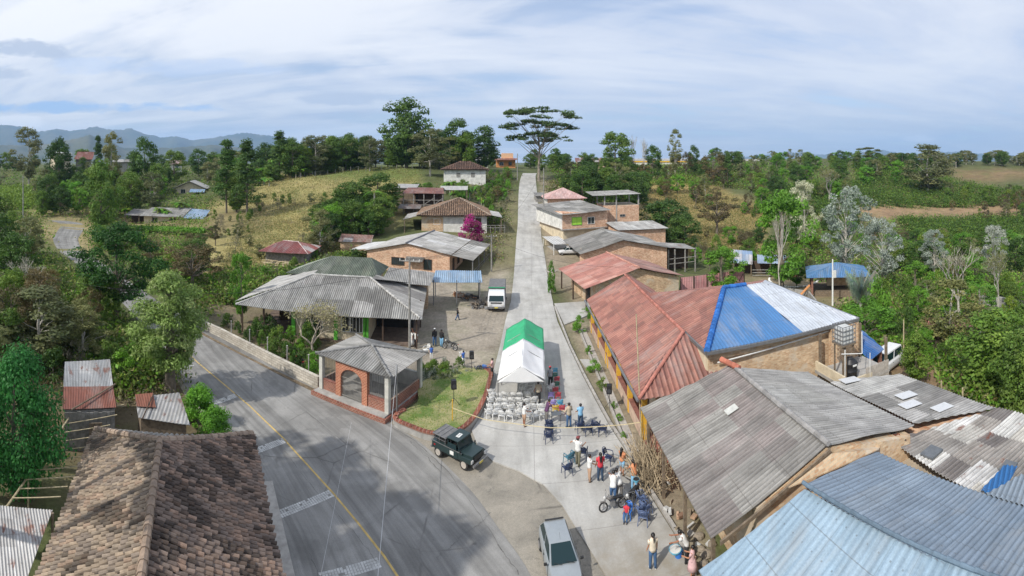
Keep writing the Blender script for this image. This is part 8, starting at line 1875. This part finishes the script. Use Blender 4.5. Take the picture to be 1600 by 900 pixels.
def truck(p, rz, s):
    root = thing('white_cargo_truck', 'white cab truck with grey tarpaulin load and green rail parked beside the street', 'truck', (0, 0, 0))
    mb = MB(); secs = []
    for (z, w_, y0, y1) in ((.55, 1.0, 1.3, 3.02), (1.2, 1.02, 1.3, 3.05), (1.9, .98, 1.3, 2.75), (2.25, .92, 1.35, 2.5)): secs.append([(-w_, y0, z), (w_, y0, z), (w_, y1-.05, z), (w_*.92, y1, z), (-w_*.92, y1, z), (-w_, y1-.05, z)])
    loft(mb, secs); mb.build('cab', m_wpaint, root, bevel=.05)
    mb = MB(); mb.slab([(-.86, 3.065, 1.27), (.86, 3.065, 1.27), (.82, 2.80, 1.86), (-.82, 2.80, 1.86)], (0, .02, .01)); mb.build('windscreen', m_glass2, root)
    for sx in (-1, 1):
        mb = MB(); mb.box((sx*1.01, 2.2, 1.55), (.03, .8, .5)); mb.build('side_window', m_glass2, root); mb = MB(); mb.box((sx*.72, 3.06, .85), (.3, .06, .16)); mb.build('headlight', m_lamp, root)
        mb = MB(); mb.box((sx*1.18, 2.9, 1.6), (.12, .06, .32)); mb.tube([(sx*.98, 2.85, 1.75), (sx*1.18, 2.9, 1.72)], .015, 5); mb.build('mirror', m_blk, root)
    mb = MB(); mb.box((0, 3.08, .55), (1.9, .12, .2)); mb.build('front_bumper', m_steel, root); mb = MB(); mb.box((0, 3.05, 1.08), (1.3, .05, .14)); mb.build('grille', m_blk, root); mb = MB(); mb.box((0, 3.15, .56), (.4, .02, .14)); mb.build('number_plate', m_plate, root)
    mb = MB(); mb.box((0, -1.1, 1.55), (2.1, 4.6, 1.7)); mb.build('tarpaulin_body', m_canvas, root, bevel=.08)
    mb = MB(); mb.box((0, 1.22, 2.42), (2.0, .08, .12)); mb.build('green_rail', flat('rail_green', (.03, .25, .12)), root); mb = MB(); mb.box((0, -.6, .62), (.9, 6.2, .2)); mb.build('chassis', m_blk, root)
    for sx in (-1, 1):
        for y in (-2.3, 2.2): wheel(root, (sx*.85, y, .42), .42, .26, 0, m_tyre, m_rim)
    place(root, p, rz, s)
truck(Vector((-1.75, 57.3, .05)), PI, .95)
def moto(label, p, rz, paint, s=.95):
    root = thing('motorcycle', label, 'motorcycle', (0, 0, 0))
    for y in (-.62, .64):
        e = thing('wheel', None, None, (0, 0, 0)); e.parent = root; e.location = (0, y, .3)
        mb = MB(); pts = [(0, y+.27*math.cos(t), .3+.27*math.sin(t)) for t in np.linspace(0, 2*PI, 21)]; mb.tube(pts, .045, 7, False); mb.build('tyre', m_tyre, e)
        mb = MB(); mb.tube([(0, y+.215*math.cos(t), .3+.215*math.sin(t)) for t in np.linspace(0, 2*PI, 17)], .015, 5, False)
        for k in range(6): mb.tube([(0, y, .3), (0, y+.21*math.cos(k*PI/3), .3+.21*math.sin(k*PI/3))], .012, 4)
        mb.tube([(-.05, y, .3), (.05, y, .3)], .04, 8); mb.build('rim', m_rim, e)
    mb = MB(); mb.tube([(0, .42, .82), (0, .1, .5), (0, -.2, .38), (0, -.62, .3)], .03, 6); mb.tube([(0, .4, .78), (0, -.1, .68), (0, -.55, .62)], .03, 6); mb.tube([(0, -.15, .4), (0, -.3, .66)], .025, 6); mb.build('frame', m_blk, root)
    mb = MB(); mb.box((0, .02, .42), (.26, .32, .28)); mb.tube([(.12, .05, .3), (.14, -.5, .28), (.14, -.85, .36)], .035, 7); mb.build('engine', m_steel, root, bevel=.02)
    mb = MB(); mb.ball((0, .18, .78), .2, 12, 8, (.62, 1.15, .62)); mb.build('fuel_tank', paint, root, smooth=True)
    mb = MB(); mb.box((0, -.32, .74), (.24, .72, .09)); mb.build('seat', m_blk, root, bevel=.03)
    mb = MB(); mb.box((0, -.78, .62), (.16, .34, .05), rx=-.4); mb.build('rear_mudguard', paint, root, bevel=.01); mb = MB(); mb.box((0, .66, .63), (.12, .36, .03)); mb.build('front_mudguard', paint, root, bevel=.01)
    for sx in (-.08, .08): mb = MB(); mb.tube([(sx, .64, .3), (sx, .44, .88)], .022, 6); mb.build('fork', m_steel, root)
    mb = MB(); mb.tube([(-.34, .3, 1.0), (-.15, .42, .98), (0, .44, .92), (.15, .42, .98), (.34, .3, 1.0)], .016, 6); mb.build('handlebar', m_steel, root)
    mb = MB(); mb.ball((0, .54, .85), .09, 10, 7); mb.build('headlight', m_lamp, root); mb = MB(); mb.box((0, -.95, .68), (.1, .04, .07)); mb.build('tail_light', m_redl, root)
    for sx in (-1, 1): mb = MB(); mb.ball((sx*.3, .36, 1.12), .05, 8, 5, (1, .4, .7)); mb.build('mirror', m_blk, root)
    place(root, p, rz, s); root.rotation_euler = (0, .12, rz)
moto('black motorcycle with thick tyres facing the camera beside the slate chairs', W(989, 788, SZ), 2.4, m_blk, .8)
moto('old grey motorcycle on its stand left of the black one', W(958, 797, SZ), 1.7, plain('dull_grey', (.16, .15, .14), .6, .2), .76)
moto('dark motorcycle lying parked in the yard right of the two men', W(703, 546, .02), 1.2, m_blk, .85)
moto('red and dark motorcycle behind the whitewashed wall', W(467, 571, .02), .9, flat('moto_red', (.5, .03, .03), .3), .85)
moto('blue motorcycle leaning next to the red one behind the whitewashed wall', W(484, 573, .02), .6, flat('moto_blue', (.05, .12, .35), .3), .85)
# ---- speakers on tripods
def speaker(p, rz, label, zb=1.15, sz=(.36, .34, .6)):
    root = thing('loudspeaker', label, 'speaker', p)
    mb = MB(); mb.box(p+Vector((0, 0, zb+sz[2]/2)), sz, rz, taper=.92); mb.build('cabinet', flat('speaker_black', (.015, .015, .018), .6), root, bevel=.02)
    n = Vector((math.sin(rz), -math.cos(rz), 0)); mb = MB()
    mb.tube([p+n*(sz[1]/2)+Vector((0, 0, zb+.22)), p+n*(sz[1]/2+.02)+Vector((0, 0, zb+.22))], .13, 16); mb.build('cone', flat('speaker_cone', (.05, .05, .055), .5), root)
    mb = MB(); mb.tube([p+Vector((0, 0, .3)), p+Vector((0, 0, zb))], .02, 6); mb.build('pole', m_blk, root)
    for k in range(3): a = k*2.1+.4; mb = MB(); mb.tube([p+Vector((0, 0, .55)), p+Vector((.42*math.cos(a), .42*math.sin(a), 0))], .014, 5); mb.build('leg', m_blk, root)
speaker(W(709, 634, .42), .3, 'black loudspeaker on a stand in the middle of the chapel lawn'); speaker(W(737, 583, .03), .2, 'black loudspeaker on a stand behind the flowering bush'); speaker(W(952, 641, .02), -.3, 'dark loudspeaker on a stand in the street garden by the porch')
# ---- caution tape and its post
root = thing('barrier_tape', 'yellow and white tape strung across the street from lawn post to porch column', 'tape', W(860, 670, .1))
TP_ = [W(707, 638, 1.35), W(757, 656, 1.0), W(800, 662, .95), W(860, 669, .92), W(920, 668, .95), W(975, 664, 1.05), W(1003, 660, 1.3)]
mb = MB()
for a_, b_ in zip(TP_[:-1], TP_[1:]):
    for z_ in (0, .07): pass
    mb.slab([a_, b_, b_+Vector((0, .0, .045)), a_+Vector((0, .0, .045))], (0, .01, 0), None)
mb.build('tape', plain('tape_yellow', (.66, .56, .34), .5, .12, 3), root)
mb = MB(); p = W(707, 657, .42); mb.tube([p, p+Vector((0, 0, 1.35))], .035, 6); tag(mb.build('tape_post', m_yellow), 'thin yellow post holding the tape at the lawn edge', 'post')
# ---- poles and cables
def pole(px_, py_, top_py, z, label, r=.11, arm=None, mat=None, lamp=None, lean=0):
    p = W(px_, py_, z); rr_ = math.hypot(p.x, p.y); zt = H-(top_py-HY)*rr_/F; root = thing('utility_pole', label, 'pole', p)
    t = Vector((p.x+lean, p.y, zt)); mb = MB(); mb.tube([(p.x, p.y, z-.5), t], [r, r*.7], 10); mb.build('shaft', mat or m_wood2, root)
    if arm:
        d_ = Vector((math.cos(arm[1]), math.sin(arm[1]), 0))*arm[0]; c_ = t-Vector((0, 0, .35)); mb = MB(); mb.tube([c_-d_, c_+d_], .06, 6); mb.build('crossarm', m_wood2, root)
        for k in (-1, -.4, .4, 1): mb = MB(); mb.tube([c_+d_*k*.95, c_+d_*k*.95+Vector((0, 0, .2))], .035, 6); mb.build('insulator', m_whitep, root)
    return t
t1 = pole(640, 551, 402, 0, 'tall grey wooden utility pole with a crossarm beside the wide grey roof', .12, (.95, -.1))
t2 = pole(768, 427, 366, .1, 'utility pole beside the brick gable house terrace', .13, (.8, .3))
t3 = pole(849.5, 331, 262, 6.3, 'slim pole beside the street at the pink hip roofed house', .13)
t4 = pole(808.5, 279, 240, 11.5, 'pole beside the street near the crest', .15)
t5 = pole(36, 352, 275, 1, 'grey concrete pole at the left edge above the highway bend', .16, mat=m_concw)
t6 = pole(93, 268, 238, 8, 'thin pale pole below the cream hill house', .2, mat=m_concw)
t7 = pole(1301, 472, 405, -1, 'pale post carrying a white meter box behind the hall', .12, mat=m_whitep)
mb = MB(); mb.box(t7-Vector((-.25, .1, 1.9)), (.35, .2, .9)); tag(mb.build('meter_box', m_whitep), 'white meter box hanging on the pale post behind the hall', 'meter box')
t8 = pole(1003, 697, 490, 0, 'thin tall cane mast rising in front of the red roof', .05, mat=m_bamboo, lean=-.35)
t9 = pole(620, 648, 570, .3, 'grey metal post at the near corner of the chapel', .06, mat=m_steel)
t10 = pole(1412, 598, 500, -1.5, 'slim pale pole among the trees right of the tanks', .07, mat=m_bamboo)
root = thing('overhead_cable', 'black overhead cables running from the utility pole to the houses up the street', 'cable', t1, 'overhead cables')
def cable(root, a, b_, sag, r=.016, n=14, name='cable'):
    mb = MB(); mb.tube([a.lerp(b_, k/n)-Vector((0, 0, sag*4*(k/n)*(1-k/n))) for k in range(n+1)], r, 5, False); mb.build(name, m_rope, root)
for k in (-.9, -.3, .4): cable(root, t1+Vector((k, -.1*k, -.2)), t2+Vector((k*.7, 0, -.2)), .8)
cable(root, t2, t3, 1.5); cable(root, t3, t4, 1.5)
root = thing('service_cable', 'thin service cables crossing the street towards the hall and kiosk', 'cable', t2, 'overhead cables')
cable(root, t2-Vector((0, 0, .5)), Vector((14.6, 55, 4.6)), 1.2, .014); cable(root, Vector((14.6, 57, 4.7)), t7, 1.5, .016); cable(root, t1-Vector((0, 0, .8)), W(-40, 405, 8), 1.6, .014)
cable(root, t7, Vector((60, 38, 3)), 1.0, .016)
root = thing('chapel_cable', 'pale thin cables hanging from the chapel post down towards the highway edge', 'cable', t9, 'overhead cables')
m_pc = flat('pale_cable', (.45, .45, .45)); mb = MB(); mb.tube([t9, W(590, 905, 2.2)], .014, 5); mb.build('cable', m_pc, root); mb = MB(); mb.tube([W(549, 660, 1.2), W(500, 905, 2.0)], .007, 5); mb.build('cable', m_pc, root)
# ---- firewood heap, dead fronds and clutter on the right bank
root_c = W(1016, 752, 0); mb = MB()
for k in range(230):
    a = rnd(-.6, .6)+PI/2*0; bx = rnd(-.85, 1.0); by = rnd(-1.3, 1.5); z0 = rnd(.02, .5); L_ = rnd(1.0, 2.0)
    base = Vector((root_c.x+bx+.2, root_c.y+by, z0)); d_ = Vector((rnd(-.6, .3), rnd(-.3, .7), rnd(.15, .9))).normalized(); mid = base+d_*L_*.5+Vector((rnd(-.1, .1), rnd(-.1, .1), 0)); g = rnd(.6, 1.25)
    mb.tube([base, mid, base+d_*L_], [rnd(.018, .035), .02, .01], 5, True, (.40*g, .32*g, .21*g))
tag(mb.build('firewood_heap', attrmat('branch', .9, .25, 6)), 'tangled heap of cut branches and dry fronds against the porch corner', 'firewood')
def bucket(p, label, r, h_, mat, name='bucket', cat='bucket', rim=1.2):
    root = thing(name, label, cat, p); mb = MB(); mb.lathe(p, [(r*.8, 0), (r, h_), (r*1.06, h_), (r*1.06, h_-.02)], 18); mb.build('tub', mat, root, smooth=False)
    mb = MB(); mb.lathe(p+Vector((0, 0, h_+.002)), [(r*.93, -.03), (r*.93, .004), (.01, .004)], 18); mb.build('contents', m_white_w if 'basin' in name else m_dark, root)
    mb = MB(); mb.tube([p+Vector((r*math.cos(t), 0, h_+r*.9*math.sin(t)-.02)) for t in np.linspace(0, PI, 9)], .008, 5); mb.build('handle', m_steel, root)
bucket(W(1060, 872, .02), 'bright blue bucket between the two stooping figures', .17, .34, PM['blue'])
bucket(W(1055, 862, .3), 'light blue basin with white contents held by the leaning woman', .26, .12, flat('aqua', (.15, .45, .6)), 'basin', 'basin')
bucket(W(994, 752, .9), 'round light blue bowl carried by the woman in orange', .16, .12, flat('aqua', (.15, .45, .6)), 'bowl', 'bowl')
for i, (px_, py_, s_) in enumerate([(1092, 838, .26), (1096, 858, .2), (1104, 866, .28), (1112, 850, .22), (1100, 880, .2)]):
    mb = MB(); p = W(px_, py_, .1); mb.ball(p, s_, 9, 6, (1, .8, .6), jit=.14); tag(mb.build('rock', plain('rock', (.26, .22, .17), .95, .35, 5, bmp=.6)), ['largest pale', 'small flat', 'rounded brown', 'jagged', 'low half buried'][i]+' rock on the bank below the grey warehouse eave', 'rock', 'rocks on the bank')
mb = MB()
for k in range(26):
    p = Vector((rnd(7.2, 8.7), rnd(17.2, 26), .05)); c_ = random.choice([(.3, .25, .18), (.4, .38, .34), (.2, .12, .08), (.45, .3, .2), (.5, .5, .48)]); mb.box(p+Vector((0, 0, rnd(0, .15))), (rnd(.08, .5), rnd(.05, .3), rnd(.04, .16)), rnd(0, 3), rnd(-.3, .3), 0, 1, c_)
o = mb.build('bank_rubble', attrmat('scrap', .9, .3)); o['kind'] = 'stuff'; tag(o, 'scattered rubble and offcuts under the warehouse eave', 'rubble')
# yard clutter near truck
m_scr = attrmat('scrap', .9, .3)
def heap(name, label, cat, px_, py_, n, r, cols_, z=.02):
    c = W(px_, py_, z); mb = MB()
    for k in range(n):
        a, q_ = rnd(0, 6.28), r*math.sqrt(random.random()); hh = max(.08, (r-q_)*.55)
        p = c+Vector((q_*math.cos(a), q_*math.sin(a), rnd(0, hh)))
        if random.random() < .5: mb.box(p, (rnd(.1, .7), rnd(.05, .4), rnd(.04, .35)), rnd(0, 3), rnd(-.6, .6), rnd(-.6, .6), 1, random.choice(cols_))
        else: d_ = Vector((rnd(-1, 1), rnd(-1, 1), rnd(-.3, .5))).normalized()*rnd(.3, 1); mb.tube([p-d_*.5, p+d_*.5], rnd(.02, .06), 5, True, random.choice(cols_))
    tag(mb.build(name, m_scr), label, cat)
DK = [(.04, .04, .04), (.09, .08, .07), (.16, .13, .1), (.2, .2, .2)]
heap('scrap_heap', 'dark heap of scrap beside the white truck', 'scrap', 751, 478, 70, 1.4, DK); heap('scrap_heap', 'heap of machine parts under the blue carport', 'scrap', 735, 466, 60, 1.2, DK+[(.4, .2, .1)]); heap('sand_bags', 'orange brown sacks and parts left of the scrap under the carport', 'sacks', 718, 462, 34, 1.0, [(.35, .18, .1), (.3, .25, .2)])
heap('brush_pile', 'pile of cut brush beside the yard wall near the motorcycles', 'brush', 455, 560, 40, .8, [(.2, .15, .1), (.12, .1, .05)])
heap('rubble_heap', 'rubble heap beside the street below the green window house', 'rubble', 853, 398, 60, 1.5, [(.3, .27, .24), (.2, .18, .16), (.4, .38, .35)]); heap('rubble_heap', 'stones at the street edge near the white canopy', 'rubble', 861, 425, 50, 1.0, [(.3, .27, .24), (.36, .34, .3)])
heap('brick_heap', 'low heap of bricks in the ringed garden', 'bricks', 1236, 430, 50, 1.2, [(.45, .17, .1), (.4, .14, .08)], -1.5)
heap('log_pile', 'pale logs piled at the corner of the orchard', 'logs', 1557, 612, 50, 1.6, [(.36, .32, .26), (.28, .24, .19)], -1.5)
# satellite dish and barrel by the salmon house
p = Vector((14.2, 54.2, -.3)); root = thing('satellite_dish', 'grey satellite dish on a leaning pole before the salmon roofed house', 'dish', p)
mb = MB(); mb.tube([p, p+Vector((.1, 0, 3.0))], .04, 6); mb.build('mast', m_steel, root); mb = MB(); cc_ = p+Vector((.3, -.2, 2.4)); mb.lathe(cc_, [(.02, 0), (.3, .05), (.5, .14), (.52, .16), (.3, .08), (.02, .03)], 16); mb.build('dish', m_concw, root)
p = Vector((13.2, 54.4, -.3)); root = thing('blue_barrel', 'blue plastic barrel against the salmon roofed house', 'barrel', p); mb = MB(); mb.lathe(p, [(.27, 0), (.3, .1), (.3, .45), (.31, .48), (.3, .5), (.3, .85), (.27, .95), (.05, .96)], 16); mb.build('drum', PM['blue'], root)
# timber posts and wire along fences (pasture ridge and orchard)
k = 0
for px_ in range(440, 655, 12):
    p = WD(px_, 170); mb = MB(); mb.tube([p-Vector((0, 0, .3)), p+Vector((0, 0, 1.6))], .1, 6); o = mb.build('fence_post', m_wood2); tag(o, f"{ordn(k)} wooden fence post from the left along the pasture ridge", 'post', 'fence posts along the pasture ridge'); k += 1
k = 0
for px_, r in ((1423, 33), (1472, 34), (1504, 33), (1530, 30), (1562, 29.5), (1590, 29)):
    p = WD(px_, r); mb = MB(); mb.tube([p-Vector((0, 0, .3)), p+Vector((rnd(-.1, .1), 0, 1.9))], .06, 6); tag(mb.build('orchard_post', m_bamboo), f"{ordn(k)} pale stake from the left along the orchard edge behind the grey roofs", 'post', 'stakes along the orchard edge'); k += 1
for i, (px_, r, t_) in enumerate(((1540, 46, .4), (1557, 44, -.3), (1500, 50, .2))):
    pass
# chairs recoloured last, when every part exists
for o, cl_ in CH:
    for ch in o.children:
        for s_ in ch.material_slots: s_.link = 'OBJECT'; s_.material = PM[cl_]
# tall trees left of the frame whose shade falls on the highway
proto('tall', 'tall_roadside_tree', 21, 3.0, 'ell', 40, .9, 5000, .22, MDG, lo=.72, tr=.25, tt=.93, variants=2, fork=.75)
for i, (x, y, h_) in enumerate(((-27.8, 10.5, 23), (-25.6, 8.3, 22.5), (-23, 6.9, 23), (-21, 5.5, 22.5))):
    plant('tall', Vector((x, y, 0)), h_, 6.6, 'tall roadside tree standing outside the picture on the left', name='tall_roadside_tree')['group'] = 'tall trees left of the picture'
